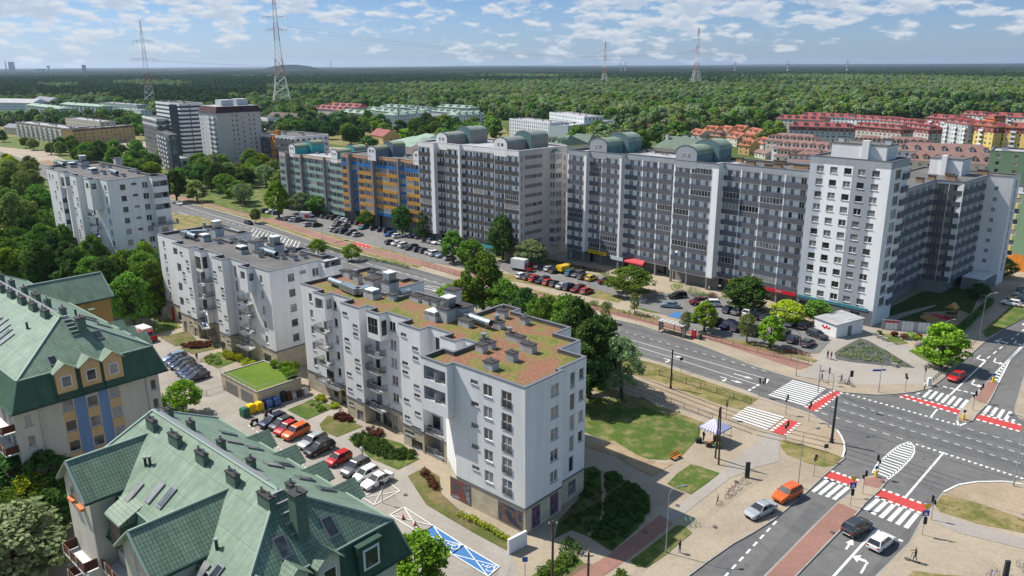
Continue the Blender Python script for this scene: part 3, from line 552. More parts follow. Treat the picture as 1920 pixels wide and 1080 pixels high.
  gb = MB() if pane_sub else mb; gb.face([s.P(w, a+t, d0+.02, z0+t), s.P(w, b-t, d0+.02, z0+t), s.P(w, b-t, d0+.02, z1-t), s.P(w, a+t, d0+.02, z1-t)], gl or glass)
  s.part(kind, mb, s.P(w, sc, 0, zc), [('pane', gb)] if pane_sub else None)
 def balcony(s, w, s0, s1, z, dep=1.3, hgt=1.05, m=None, bars=False, sides=(1, 1), slab_m=None, under=None, kind='balcony'):
  m = m or rail_m; mb = MB(); s.wbox(mb, w, s0, s1, .004, dep, z-.16, z, slab_m or pl_dim)
  rb = MB(); d = dep
  if bars:
   s.wbox(rb, w, s0, s1, d-.05, d, z+hgt-.05, z+hgt, m); s.wbox(rb, w, s0, s1, d-.05, d, z+.05, z+.1, m)
   n = max(2, int((s1-s0)/.16))
   for k in range(n+1): x = s0+.02+(s1-s0-.04)*k/n; q = .035 if k % 6 == 0 else .014; s.wbox(rb, w, x-q, x+q, d-.045, d-.005, z+.1, z+hgt-.05, m)
   for sx, on in ((s0, sides[0]), (s1-.05, sides[1])):
    if on:
     s.wbox(rb, w, sx, sx+.05, .01, d-.055, z+hgt-.05, z+hgt, m); s.wbox(rb, w, sx, sx+.05, .01, d-.055, z+.05, z+.1, m); n = max(2, int(d/.16))
     for k in range(n): y = .05+(d-.12)*k/n; s.wbox(rb, w, sx+.005, sx+.045, y-.014, y+.014, z+.1, z+hgt-.05, m)
  else:
   s.wbox(rb, w, s0, s1, d-.06, d, z-.22, z+hgt, m)
   if sides[0]: s.wbox(rb, w, s0, s0+.06, .01, d-.061, z-.22, z+hgt, m)
   if sides[1]: s.wbox(rb, w, s1-.06, s1, .01, d-.061, z-.22, z+hgt, m)
  s.part(kind, mb, s.P(w, (s0+s1)/2, dep, z), [('railing', rb)])
 def close(s, wname='wall', uv=True):
  mb = MB()
  for w in s.walls:
   S = sorted({0, w['L']}|{x for o in w['op'] for x in o[:2]}|{x for b in w['bands'] for x in b[:2] if 0 < x < w['L']}); Z = sorted({w['z0'], w['z1']}|{x for o in w['op'] for x in o[2:4]}|{x for b in w['bands'] for x in b[2:4] if w['z0'] < x < w['z1']})
   for j in range(len(Z)-1):
    zm = (Z[j]+Z[j+1])/2; i = 0
    while i < len(S)-1:
     def key(i):
      sm = (S[i]+S[i+1])/2
      if any(o[0] < sm < o[1] and o[2] < zm < o[3] for o in w['op']): return None
      m = w['m']
      for b in w['bands']:
       if b[0] <= sm <= b[1] and b[2] <= zm <= b[3]: m = b[4]
      return m
     k = key(i); j2 = i+1
     while j2 < len(S)-1 and key(j2) is k: j2 += 1
     if k is not None: mb.face([s.P(w, S[i], 0, Z[j]), s.P(w, S[j2], 0, Z[j]), s.P(w, S[j2], 0, Z[j+1]), s.P(w, S[i], 0, Z[j+1])], k)
     i = j2
   for (a, b, c, d, dep, back) in w['op']:
    Q = lambda x, y, z: s.P(w, x, y, z); m = w['m'] if dep < .5 else inner_m
    mb.face([Q(a, 0, c), Q(b, 0, c), Q(b, -dep, c), Q(a, -dep, c)], m); mb.face([Q(a, -dep, d), Q(b, -dep, d), Q(b, 0, d), Q(a, 0, d)], m)
    mb.face([Q(a, 0, c), Q(a, -dep, c), Q(a, -dep, d), Q(a, 0, d)], m); mb.face([Q(b, -dep, c), Q(b, 0, c), Q(b, 0, d), Q(b, -dep, d)], m)
    mb.face([Q(a, -dep, c), Q(b, -dep, c), Q(b, -dep, d), Q(a, -dep, d)], back or (dark_in if dep < .5 else inner_m))
  mb.build(wname, s.root, uv=uv)
  for kind, L in s.req.items():
   L.sort(key=lambda q: (q[0]-Vector((0, 0, CH))).length)
   for pos, mb, sub in L[:98]:
    o = mb.build(kind, s.root, uv=False)
    for sn, sb in sub: sb.build(sn, o)
   if len(L) > 98:
    al = MB()
    for pos, mb, sub in L[98:]:
     for q in [mb]+[x[1] for x in sub]:
      n = len(al.v); al.v += q.v; al.f += [tuple(i+n for i in f) for f in q.f]; al.m += [al.mi(q.mats[k]) for k in q.m]
    o = al.build(kind, s.root); o['kind'] = 'stuff'
def inset(poly, d):
 n = len(poly); out = []
 for i in range(n):
  a, b, c = Vector(poly[i-1]), Vector(poly[i]), Vector(poly[(i+1) % n]); e1 = (b-a).normalized(); e2 = (c-b).normalized(); n1 = Vector((-e1.y, e1.x)); n2 = Vector((-e2.y, e2.x)); k = (n1+n2); k = k/max(.2, (1+n1.dot(n2))); out.append((b.x+k.x*d, b.y+k.y*d))
 return out
def flat_roof(B, poly, z, m, par=.5, th=.32, wm=None, name='roof', over=.05, capm=None):
 """parapet ring (top at z) with a metal capping, and the roof surface par below it"""
 inn = inset(poly, th); mb = MB(); n = len(poly); capm = capm or cap_m; wm = wm or pl_white
 for i in range(n):
  j = (i+1) % n; mb.face([(*inn[j], z-par), (*inn[i], z-par), (*inn[i], z), (*inn[j], z)], felt)
 mb.build('parapet', B.root); cb = MB(); o2 = inset(poly, -over); i2 = inset(poly, th+.03)
 for i in range(n):
  j = (i+1) % n
  cb.face([(*o2[i], z+.05), (*o2[j], z+.05), (*i2[j], z+.05), (*i2[i], z+.05)], capm); cb.face([(*o2[i], z-.08), (*o2[j], z-.08), (*o2[j], z+.05), (*o2[i], z+.05)], capm); cb.face([(*i2[j], z-.04), (*i2[i], z-.04), (*i2[i], z+.05), (*i2[j], z+.05)], capm)
 cb.build('coping', B.root); rb = MB(); rb.face([(*p, z-par) for p in inn], m); return rb.build(name, B.root)
def chimney(B, x, y, z, lx=1.0, ly=.8, h=.9, pipes=1, rot=0, cowl=False):
 b = MB(); b.obox((x, y), (math.cos(rot), math.sin(rot)), lx, ly, z-.02, z+h, chim_w); b.obox((x, y), (math.cos(rot), math.sin(rot)), lx+.16, ly+.16, z+h+.002, z+h+.12, chim_cap); o = b.build('chimney', B.root)
 p = MB()
 for i in range(pipes):
  q = (i-(pipes-1)/2)*.6; px = x+q*math.cos(rot); py = y+q*math.sin(rot); p.cyl((px, py, z+h+.1), (px, py, z+h+.62), .07, .07, 7, steel); p.cyl((px, py, z+h+.6), (px, py, z+h+.68), .12, .12, 8, steel)
 if cowl: p.cyl((x-.35*lx, y, z+h+.1), (x-.35*lx, y, z+h+.7), .28, .28, 10, steel); p.cyl((x-.35*lx, y, z+h+.7), (x-.35*lx, y, z+h+.85), .4, .4, 10, steel)
 p.build('flue', o)
def lantern(B, x, y, z, lx=2.2, ly=1.6, rot=0):
 u = (math.cos(rot), math.sin(rot)); b = MB(); b.obox((x, y), u, lx, ly, z-.02, z+.75, chim_w); b.obox((x, y), u, lx-.1, ly-.1, z+.751, z+1.35, glass, tp=.88); b.obox((x, y), u, lx*.88, ly*.88, z+1.351, z+1.5, frame_w, tp=.9); b.build('roof_lantern', B.root)
def duct(B, pts, r, kind='round'):
 b = MB()
 if kind == 'round':
  for a, c in zip(pts, pts[1:]): b.cyl(a, c, r, r, 14, duct_m)
  a, c = Vector(pts[-2]), Vector(pts[-1]); d = (c-a).normalized(); b.cyl(c-d*.02, c+d*.01, r*.9, r*.9, 14, dark_in)
  n = max(1, int((c-a).length/1.2))
  for k in range(1, n+1): q = a.lerp(c, k/(n+1)); b.cyl(q-d*.03, q+d*.03, r*1.05, r*1.05, 14, duct_m)
  for q in (a.lerp(c, .2), a.lerp(c, .8)): b.box(q.x-.05, q.y-.3, q.z-r-.5, q.x+.05, q.y+.3, q.z-r+.05, steel)
 else:
  for a, c in zip(pts, pts[1:]):
   a = Vector(a); c = Vector(c); d = c-a; b.obox((a+c).xy/2, d.xy, d.length, r*2, a.z-r*.7, a.z+r*.7, duct_m)
   n = max(1, int(d.length/.9))
   for k in range(n+1): q = a.lerp(c, k/n); b.obox(q.xy, d.xy, .06, r*2.08, a.z-r*.73, a.z+r*.73, steel)
 b.build('duct', B.root)
def panel(B, A, Bp, z0, nf, fh, bays, dep=1.25, back=None, bal=None, fin=None, winv=0, ph=1.0, fins=None, glz=.12, top=None, finw=.14, col_of=None, under=None):
 """a loggia facade: back wall set in by dep, fins between the bays, a parapet panel per bay and floor"""
 A = Vector(A); Bp = Vector(Bp); e = (Bp-A).normalized(); n = Vector((e.y, -e.x)); back = back or pl_dim; bal = bal or dark_bal; fin = fin or pl_white
 Ai = A-n*dep; Bi = Bp-n*dep; zt = z0+nf*fh; w = B.wall(Ai, Bi, z0, zt, back); Lt = w['L']; rr = random.Random(int(A.x*13+A.y*7))
 fb = MB()
 for x, wd in (fins or [(b, finw) for b in sorted({q for p in bays for q in p})]):
  B.wbox(fb, w, x-wd/2, x+wd/2, .003, dep, z0-.3, zt, fin)
 fb.build('pier', B.root)
 sb = MB()
 for k in range(nf+1):
  for (a, b) in bays: B.wbox(sb, w, a+finw/2, b-finw/2, .004, dep-.02, z0+k*fh-.18, z0+k*fh, under or pl_dim)
 sb.build('floor_slab', B.root)
 for k in range(nf):
  z = z0+k*fh
  for bi, (a, b) in enumerate(bays):
   m = bal if not col_of else (col_of(bi, k) or bal); mb = MB(); d1 = dep+.04; B.wbox(mb, w, a+finw/2+.01, b-finw/2-.01, dep-.06, d1, z-.16, z+ph, m)
   B.part('balcony', mb, B.P(w, (a+b)/2, dep, z))
   W_ = b-a; q = rr.random()
   if q < glz:       # glazed-in loggia
    g = MB(); nn = max(3, int(W_/.8)); B.wbox(g, w, a+finw/2+.01, b-finw/2-.01, dep-.03, dep-.01, z+ph+.004, z+fh-.2, glass)
    for j in range(nn+1): x = a+finw/2+.03+(W_-finw-.06)*j/nn; B.wbox(g, w, x-.03, x+.03, dep-.045, dep+.02, z+ph+.004, z+fh-.2, frame_w)
    for zz in (z+ph+.01, z+fh-.27): B.wbox(g, w, a+finw/2+.02, b-finw/2-.02, dep-.04, dep+.025, zz, zz+.06, frame_w)
    B.part('glazing', g, B.P(w, (a+b)/2, dep, z))
   spec = [(.3, 1.3), (.72, .9)] if W_ > 3.2 else [(.45, 1.4)]
   if (bi+winv) % 2: spec = [(1-x, y) for x, y in spec]
   fr = frame_w if rr.random() < .82 else frame_g
   for j, (x, ww) in enumerate(spec):
    door = (j == 0); zc = z+1.2 if door else z+1.55; h = 2.1 if door else 1.35
    B.window(w, a+W_*x, zc, ww, h, 1 if ww > 1 else 0, fr, rec=.1, sill=False)
   if rr.random() < .3:      # clutter left out on the loggia
    c = MB(); x = a+W_*(.2+.6*rr.random()); B.wbox(c, w, x-.25, x+.25, dep-.55, dep-.15, z+.004, z+.7+.6*rr.random(), rr.choice([frame_w, dark_in, pl_beige, MATS['blue_bay'], MATS['grass']])); B.part('box', c, B.P(w, x, dep, z))
 return w
# -- the three white blocks
FH = 2.86
def block(name, label, fc, outline, zt, h, first, nrow, ztop, ledge, low, wins, roofm):
 B = Bld(name, label, 'apartment block', G(*fc, zt).xy, h); poly = B.rect(outline, zt, first); n = len(poly); B.poly = poly; B.zt = zt
 i = 0
 for i in range(n):
  a, b = poly[i], poly[(i+1) % n]; lz = low.get(i, None)
  if lz is None:
   B.wall(a, b, ledge, zt, pl_white); ins = .12
   B.wall(a, b, -.1, ledge, stone)
  else: B.wall(a, b, lz, zt, pl_white)
 for i0, i1, lz in B_soff(low):
  q = [poly[k % n] for k in range(i0, i1+2)]; a, b = q[0], q[-1]
  sb = MB(); sb.face([(*p, lz) for p in q[::-1]], pl_dim); sb.build('soffit', B.root); B.wall(a, b, ledge, lz, pl_white); B.wall(a, b, -.1, ledge, stone)
 lb = MB(); low_n = set(low)
 for i in range(n):
  if i in low_n: continue
  a, b = Vector(poly[i]), Vector(poly[(i+1) % n]); e = (b-a).normalized(); nn = Vector((e.y, -e.x)); q = [a, a+nn*.09, b+nn*.09, b]; lb = MB(); lb.hexa([(*p, ledge-.12) for p in q], [(*p, ledge+.1) for p in q], cap_m); lb.build('ledge', B.root)
 flat_roof(B, poly, zt, roofm)
 for (px, py, kind, rows) in wins:
  hit = B.pick(px, py)
  if not hit: continue
  w, sx, z = hit; k0 = round((ztop-z)/FH)
  for k in range(rows):
   zc = ztop-(k0+k)*FH
   if kind in ('w2', 'w1', 'fr', 'frn', 'w2s'):
    if kind == 'w2': B.window(w, sx, zc, 1.45, 1.5, 1, pane_sub=True)
    elif kind == 'w2s': B.window(w, sx, zc, 1.3, 1.35, 0, frame_g, pane_sub=True)
    elif kind == 'w1': B.window(w, sx, zc, .95, 1.45, 0, pane_sub=True)
    elif kind == 'fr': B.window(w, sx, zc-.35, 1.6, 2.2, 1, rail=True, sill=False, trans=.5, pane_sub=True)
    elif kind == 'frn': B.window(w, sx, zc-.35, .95, 2.2, 0, rail=False, sill=False, pane_sub=True)
   elif kind == 'slit': B.window(w, sx, z, 1.25, .55, 1, frame_g, rec=.12)
   elif kind == 'slitw': B.window(w, sx, z, 2.1, .6, 2, frame_g, rec=.12)
   elif kind == 'big': B.window(w, sx, z, 1.6, 1.9, 0, frame_g)
   elif kind == 'bigw': B.window(w, sx, z, 2.4, 1.5, 1, frame_g)
   elif kind == 'glass': B.window(w, sx, z, 2.3, 2.5, 2, frame_g, trans=.5, sill=False, rec=.08)
   elif kind == 'glassn': B.window(w, sx, z, 1.0, 2.4, 0, frame_g, trans=.5, sill=False, rec=.08)
   elif kind.startswith('log'):      # open loggia cut into the block
    wd, ht = float(kind[3:].split('x')[0]), float(kind.split('x')[1]); B.opening(w, sx-wd/2, sx+wd/2, z-ht/2, z+ht/2, 1.4)
    g = MB(); a, b = sx-wd/2+.06, sx+wd/2-.06; B.wbox(g, w, a, b, -.1, -.04, z-ht/2+.35, z-ht/2+.41, rail_m); B.part('railing', g, B.P(w, sx, 0, z))
    if wd > 2.5:
     g = MB(); B.wbox(g, w, sx+wd*.1, sx+wd*.42, -1.38, -1.3, z-ht/2+.01, z+ht/2-.2, glass); B.wbox(g, w, sx-.02, sx+.02, -1.35, -.02, z-ht/2+.01, z+.2, pl_white); B.part('door', g, B.P(w, sx, 0, z))
   elif kind.startswith('bal'):      # hung balcony with a barred railing
    wd, dp = [float(x) for x in kind[3:].split('x')]; B.balcony(w, sx-wd/2, sx+wd/2, z, dp, bars=True)
    g = MB(); B.wbox(g, w, sx-wd*.25, sx+wd*.1, .01, .07, z+.02, z+2.2, frame_w); B.wbox(g, w, sx-wd*.25+.1, sx+wd*.1-.1, .071, .08, z+.15, z+2.1, glass); B.part('door', g, B.P(w, sx, 0, z))
    if random.random() < .7:
     c = MB(); rc = random.choice([frame_w, dark_in, MATS['blue_bay'], pl_beige, MATS['earth']]); x = sx+random.uniform(-.3, .3)*wd; B.wbox(c, w, x-.3, x+.3, dp*.35, dp*.7, z+.004, z+.55+random.random()*.3, rc); B.part('box', c, B.P(w, x, 0, z))
   elif kind == 'door': B.window(w, sx, 1.25, 1.3, 2.5, 0, frame_g, sill=False, kind='door')
   elif kind == 'doorw': B.window(w, sx, 1.3, 2.4, 2.6, 1, frame_g, sill=False, kind='door')
 return B
def B_soff(low):
 ks = sorted(low); out = []
 for k in ks:
  if out and k == out[-1][1]+1 and abs(low[k]-out[-1][2]) < .01: out[-1][1] = k
  else: out.append([k, k, low[k]])
 return out
CA = lambda x, y: (560+x/3.6, 540+y/3.6); CBq = lambda x, y: (740+x/3.6, 640+y/3.6); C4q = lambda x, y: (940+x/3.6, 560+y/3.6); C5q = lambda x, y: (780+x/4.5, 840+y/4.5)
b3px = [(981.2,729.2),(1055.8,695),(1050,691.5),(1098.3,669.2),(1054,654),(1086.7,639.2),(1043.3,624.2),(1070,614.2),(965.8,584.2),(974.2,578.3),(945,570.3),(882,589.3),
(834.8,575.8),(859,567.8),(784.4,546.7),(745,556),(725,550),(789.2,525.4),(765.6,519.9),(753.8,524),(710,510.1),(723.9,506.7),(692,499),(564.9,531.7),
(603.8,543.5),(585.7,546.3),(606.5,553.2),(621.1,549.7),(659.3,561.5),(637.1,566.4),(672.5,578.2),(687.8,572.9),(703.8,577.2),(686.4,581.7),(710.7,590),(725.3,585.1),(769.7,599.7),(745.4,604.6),(787.6,619.2),(804.4,611.9),(845.2,625.9),(824.4,631.1),(854,640.7),(868.9,635.6),(893.3,643),(849.6,658.5),(833.3,652.6),(787.4,667.4),(837,685.2),(854,679.3)]
w3 = [(*CA(78, 60), 'w1', 5), (*CA(243, 112), 'w1', 5), (*CA(632, 258), 'w2', 5), (*CA(500, 255), 'glass', 1), (*CA(577, 270), 'glassn', 1), (*CA(138, 106), 'log2.2x1.7', 1), (*CA(205, 108), 'log1.0x1.6', 1)]
for p in [(312,173),(380,257),(384,313),(325,348),(330,407),(395,490),(399,547),(341,580),(407,663),(348,686),(412,758),(356,782),(708,316),(786,410),(789,475),(718,508),(720,570),(796,665),(799,727),(728,757),(803,848),(734,873)]: w3.append((*CA(*p), 'slit', 1))
w3 += [(*CA(795, 950), 'slitw', 1), (*CA(750, 978), 'slitw', 1), (*CA(418, 865), 'big', 1), (*CA(800, 1062), 'bigw', 1), (*CA(935, 372), 'frn', 1)]
for p in [(190, 285), (200, 395), (208, 505)]: w3.append((*CA(*p), 'bal3.0x1.5', 1))
w3 += [(*CA(232, 640), 'bal6.6x1.3', 1)]
for p in [(545, 440), (548, 553), (555, 672)]: w3.append((*CA(*p), 'bal3.4x1.4', 1))
w3 += [(*CA(560, 795), 'bal4.4x1.5', 1), (*CA(535, 880), 'door', 1), (*CA(600, 905), 'doorw', 1), (*CA(650, 930), 'door', 1), (*CA(307, 780), 'door', 1), (*CA(255, 700), 'big', 1)]
w3 += [(*CBq(268, 230), 'log3.9x1.8', 1), (*CBq(270, 368), 'log3.9x1.8', 1)]
for p in [(300, 600), (302, 735), (305, 880)]: w3.append((*CBq(*p), 'bal4.9x1.7', 1))
for p in [(537, 275), (541, 422), (543, 568), (546, 710), (548, 855)]: w3.append((*CBq(*p), 'slit', 1))
w3 += [(*CBq(627, 325), 'w2', 5), (*CBq(755, 380), 'fr', 5), (*C4q(362, 615), 'w2', 5), (*C4q(482, 540), 'frn', 5), (*C4q(542, 500), 'w1', 4), (*C5q(1315, 330), 'big', 1)]
B3 = block('apartment_block', 'white stepped apartment block with brown and green sedum roof, nearest to the junction', (981.2, 729.2), b3px, 19.03, 132, 'v', 5, 17.05, 3.5,
           {24: 14.6, 25: 14.6, 26: 14.6, 32: 14.8, 33: 14.8, 34: 14.8, 46: 11.9, 47: 11.9, 48: 11.9}, w3, sedum)
def poster(B, px, py, wd, ht, z, m):
 hit = B.pick(px, py)
 if hit:
  w, sx, _ = hit; g = MB(); B.wbox(g, w, sx-wd/2, sx+wd/2, .01, .07, z-ht/2, z+ht/2, frame_g); B.wbox(g, w, sx-wd/2+.08, sx+wd/2-.08, .071, .08, z-ht/2+.08, z+ht/2-.08, m); g.build('poster', B.root)
po1 = mat('poster_blue', (.03, .05, .09), kind='poster', col2=(.20, .12, .09), col3=(.05, .12, .2), s1=.45); po2 = mat('poster_red', (.10, .10, .11), kind='poster', col2=(.30, .05, .04), col3=(.30, .33, .38), s1=.4); po3 = mat('poster_purple', (.11, .06, .16), kind='poster', col2=(.22, .13, .09), col3=(.05, .03, .08), s1=.9)
poster(B3, *C5q(795, 630), 3.9, 2.6, 1.75, po1); poster(B3, *C5q(1010, 640), 1.5, 2.8, 1.7, po3); poster(B3, *C5q(1163, 535), 1.5, 2.8, 1.8, po3); poster(B3, *C5q(375, 370), 3.6, 2.9, 1.7, po2)
def rp(B, px, py, dz=0): p = B.L(px, py, B.zt-.5+dz); return p.x, p.y, B.zt-.5
S1 = lambda x, y: (560+x/7.2, 490+y/7.2); S2 = lambda x, y: (740+x/6.75, 540+y/6.75); S3 = lambda x, y: (900+x/6, 560+y/6)
for (P, x, y, lx, ly, h, n_, c_) in [(S3, 125, 790, 1.5, 1.2, 1.0, 1, 0), (S3, 360, 695, 1.3, 1.0, 1.1, 1, 0), (S3, 545, 595, 2.0, 1.0, 1.1, 1, 0), (S3, 400, 480, 2.9, .9, .9, 1, 1), (S3, 505, 285, 1.1, 1.1, 1.0, 1, 0), (S3, 250, 210, 1.7, .9, 1.1, 1, 0), (S3, 215, 330, 1.4, 1.0, 1.0, 1, 1), (S3, 90, 545, 2.2, .9, .9, 1, 1), (S3, 20, 595, 1.3, 1.0, 1.0, 0, 0),
  (S2, 900, 480, 2.1, 1.0, .9, 0, 0), (S2, 270, 165, 2.0, .9, .9, 2, 0), (S2, 420, 205, 1.5, .9, .9, 1, 0), (S2, 520, 230, 1.3, .9, .9, 1, 0), (S1, 1270, 520, 1.6, 1.0, .9, 0, 0), (S1, 985, 215, 1.2, .9, 1.0, 1, 0), (S1, 800, 300, 1.4, 1.0, 1.5, 1, 1), (S1, 690, 225, 1.4, 1.1, 1.3, 0, 0), (S1, 620, 200, 1.6, 1.0, 1.0, 0, 0)]:
 x_, y_, z_ = rp(B3, *P(x, y)); chimney(B3, x_, y_, z_, lx, ly, h, n_, cowl=bool(c_))
for P, x, y in [(S1, 1000, 490), (S2, 500, 400)]:
 x_, y_, z_ = rp(B3, *P(x, y)); lantern(B3, x_, y_, z_, 2.5, 1.8)
def stack(B, px, py, lx, ly, h, top=True):
 x_, y_, z_ = rp(B, px, py); g = MB(); g.box(x_-lx/2, y_-ly/2, z_-.02, x_+lx/2, y_+ly/2, z_+h, chim_w); g.box(x_-lx/2-.08, y_-ly/2-.08, z_+h+.002, x_+lx/2+.08, y_+ly/2+.08, z_+h+.14, chim_cap); g.build('plant_room', B.root)
 if top: g = MB(); g.obox((x_, y_), (1, 0), 1.3, 1.3, z_+h+.16, z_+h+1.5, duct_m, tp=1.25); g.obox((x_, y_), (1, 0), 1.7, 1.7, z_+h+1.502, z_+h+1.65, frame_w); g.build('cooling_unit', B.root)
stack(B3, *S1(1240, 450), 2.0, 2.0, 2.2); stack(B3, *S1(1010, 350), 2.6, 2.0, 1.6, False); stack(B3, *S2(690, 400), 2.2, 3.0, 1.9); stack(B3, *S2(860, 380), 2.6, 2.2, 1.9, False); stack(B3, *S2(740, 170), 2.2, 1.6, 2.0, False)
a = rp(B3, *S1(430, 320)); b = rp(B3, *S1(600, 385)); duct(B3, [(b[0], b[1], b[2]+.9), (a[0], a[1], a[2]+.9)], .5)
c = rp(B3, *S1(800, 470)); d = rp(B3, *S1(960, 420)); duct(B3, [(b[0], b[1], b[2]+.8), (c[0], c[1], c[2]+.8)], .7, 'sq'); duct(B3, [(c[0], c[1], c[2]+.8), (d[0], d[1], d[2]+.8)], .7, 'sq')
a = rp(B3, *S2(960, 440)); b = rp(B3, *S2(1220, 530)); duct(B3, [(a[0], a[1], a[2]+.95), (b[0], b[1], b[2]+.95)], .5); duct(B3, [(a[0]-1.6, a[1]+.1, a[2]+.9), (a[0], a[1], a[2]+.9)], .6, 'sq')
a = rp(B3, *S1(1380, 480)); b = rp(B3, *S1(1470, 450)); duct(B3, [(a[0], a[1], a[2]+.6), (b[0]+.6, b[1], b[2]+.6)], .6, 'sq')
B3.close()
b2px = [(501.9,508.5),(600.1,489.4),(608.5,491.3),(644.2,483.5),(613.7,477),(604,480.3),(567.7,469.3),(583.9,466.4),(561.9,462.1),(526.9,471.6),(456.2,448.3),(432,452),(412,447),(470,434.4),(455.9,431.9),(446.3,434.4),(417.4,424.8),(432.2,424.1),(412.2,418.9),(295.9,438.1),(338.9,452.2),(320.4,454.4),(353.7,464.1),(367,461.9),(378.9,465.1),(361.9,467),(375.9,470.7),(387.8,468.5),(415.2,478.1),(393.7,481.1),(416.7,487),(431.5,483.8),(463.3,495.2),(444.1,497.4),(462.6,503.3),(473.7,499.6)]
D2 = lambda x, y: (290+x/4, 430+y/4); 
w2 = [(*D2(67, 108), 'w1', 5), (*D2(155, 165), 'log1.8x1.4', 1), (*D2(325, 250), 'glass', 1), (*D2(378, 250), 'glassn', 1), (*D2(797, 372), 'w1', 5), (*D2(1022, 352), 'w2s', 5), (*D2(1110, 318), 'slit', 1), (*D2(1207, 310), 'w2', 1), (*D2(660, 345), 'log1.5x1.4', 1), (*D2(725, 358), 'log.9x1.4', 1), (*D2(603, 310), 'frn', 4)]
for p in [(197,178),(244,243),(250,295),(218,330),(225,378),(270,447),(277,495),(245,527),(290,597),(258,623),(302,680),(270,703),(487,287),(450,323),(456,375),(507,447),(514,500),(475,535),(482,587),(533,658),(494,690),(545,762),(506,780),(553,845)]: w2.append((*D2(*p), 'slit', 1))
w2 += [(*D2(313, 772), 'big', 1), (*D2(518, 880), 'big', 1)]
for p in [(710, 545), (722, 645), (730, 760)]: w2.append((*D2(*p), 'bal3.1x1.5', 1))
w2 += [(*D2(715, 870), 'bal4.8x1.6', 1), (*D2(400, 715), 'bal5.2x1.4', 1)]
for p in [(375, 395), (385, 500), (390, 600)]: w2.append((*D2(*p), 'bal3.0x1.4', 1))
for p in [(185, 285), (195, 430), (205, 540)]: w2.append((*D2(*p), 'log1.7x1.7', 1))
w2 += [(*D2(445, 765), 'bigw', 1), (*D2(405, 800), 'door', 1), (*D2(715, 945), 'door', 1), (*D2(850, 965), 'bigw', 1), (*D2(190, 650), 'big', 1), (*D2(232, 715), 'door', 1), (*D2(1320, 250), 'log4.5x1.6', 1)]
B2 = block('apartment_block', 'white stepped apartment block with dark felt roof, middle one of the three', (501.9, 508.5), b2px, 19.3, 132, 'v', 5, 17.35, 4.2, {23: 14.9, 24: 14.9, 25: 14.9, 32: 14.7, 33: 14.7, 34: 14.7}, w2, felt)
g = MB(); hit = B2.pick(*D2(142, 645)); B2.wbox(g, hit[0], hit[1]-.6, hit[1]+.6, .01, .1, .1, 3.3, mat('red_door', (.42, .02, .03), .5)); g.build('door', B2.root)
T4 = lambda x, y: (290+x/6.75, 410+y/6.75); T5 = lambda x, y: (440+x/7.714, 420+y/7.714)
for (P, x, y, lx, ly, h, n_, c_) in [(T4, 800, 310, 1.6, 1.1, .8, 0, 0), (T4, 1010, 305, 1.8, .9, .8, 2, 0), (T4, 1090, 330, 1.2, .9, .8, 1, 0), (T4, 1310, 480, 2.2, .9, .9, 1, 0), (T4, 650, 150, 1.1, .9, .9, 1, 1), (T4, 1380, 300, 1.3, .9, .8, 1, 0), (T5, 690, 500, 1.3, 1.0, .8, 0, 0), (T5, 815, 400, 1.6, 1.1, .8, 1, 0), (T5, 850, 520, 1.8, 1.0, .8, 1, 0), (T5, 1000, 490, 1.3, .9, .7, 1, 0), (T5, 430, 260, 1.5, .9, .9, 1, 0)]:
 x_, y_, z_ = rp(B2, *P(x, y)); chimney(B2, x_, y_, z_, lx, ly, h, n_, cowl=bool(c_))
for P, x, y in [(T4, 640, 280), (T4, 1110, 435)]: x_, y_, z_ = rp(B2, *P(x, y)); lantern(B2, x_, y_, z_, 2.4, 1.7)
stack(B2, *T4(800, 230), 2.0, 2.0, 1.9); stack(B2, *T4(1290, 390), 2.4, 2.2, 1.7, False); stack(B2, *T5(600, 430), 2.6, 2.2, 1.9)
a = rp(B2, *T4(430, 250)); b = rp(B2, *T4(530, 280)); duct(B2, [(a[0], a[1], a[2]+.9), (b[0], b[1], b[2]+.9)], .5); duct(B2, [(a[0]-2.4, a[1]+.1, a[2]+.9), (a[0], a[1], a[2]+.9)], .7, 'sq'); duct(B2, [(a[0]-1.5, a[1]+1.2, a[2]+.9), (a[0]+.5, a[1]+4, a[2]+.9)], .6, 'sq')
a = rp(B2, *T5(450, 450)); b = rp(B2, *T5(610, 500)); duct(B2, [(a[0], a[1], a[2]+.9), (b[0], b[1], b[2]+.9)], .48); duct(B2, [(a[0]-1.6, a[1], a[2]+.9), (a[0], a[1], a[2]+.9)], .55, 'sq')
B2.close()
b1px = [(205,338),(279.5,330.7),(285.9,332.8),(314.7,327.9),(289.4,325.8),(283,326.8),(243,318.5),(250,317.5),(195,303),(80.5,310.3),(99.5,313.8),(88.3,315.2),(108,320.9),(115,319.5),(123.4,320.9),(112.2,321.8),(120.6,324.4),(129,322.7),(143.1,326.2),(129,327.2),(141.7,330.3),(154.4,328.9),(170.5,333.5),(155.8,334.5),(167,337.3),(179,335.6)]
E1 = lambda x, y: (80+x/4.908, 300+y/4.908)
w1 = [(*E1(735, 243), 'w2s', 7), (*E1(940, 225), 'w2', 8), (*E1(575, 250), 'w2', 7), (*E1(185, 200), 'glass', 1), (*E1(230, 195), 'glassn', 1), (*E1(410, 238), 'log1.8x1.4', 1), (*E1(470, 243), 'log1.2x1.4', 1), (*E1(62, 140), 'w1', 1)]
for i in range(7): w1.append((840+0, 0, 'x', 0)); w1.append((*E1(838+i*16, 218+i*104), 'slit', 1))
w1 = [q for q in w1 if q[2] != 'x']
for p in [(290,203),(267,247),(278,298),(318,355),(326,408),(304,447),(315,497),(350,560),(360,612),(340,650),(348,697),(127,205),(136,253),(118,293),(126,340),(163,397),(172,447),(152,485),(160,533),(198,590),(206,637),(92,147)]: w1.append((*E1(*p), 'slit', 1))
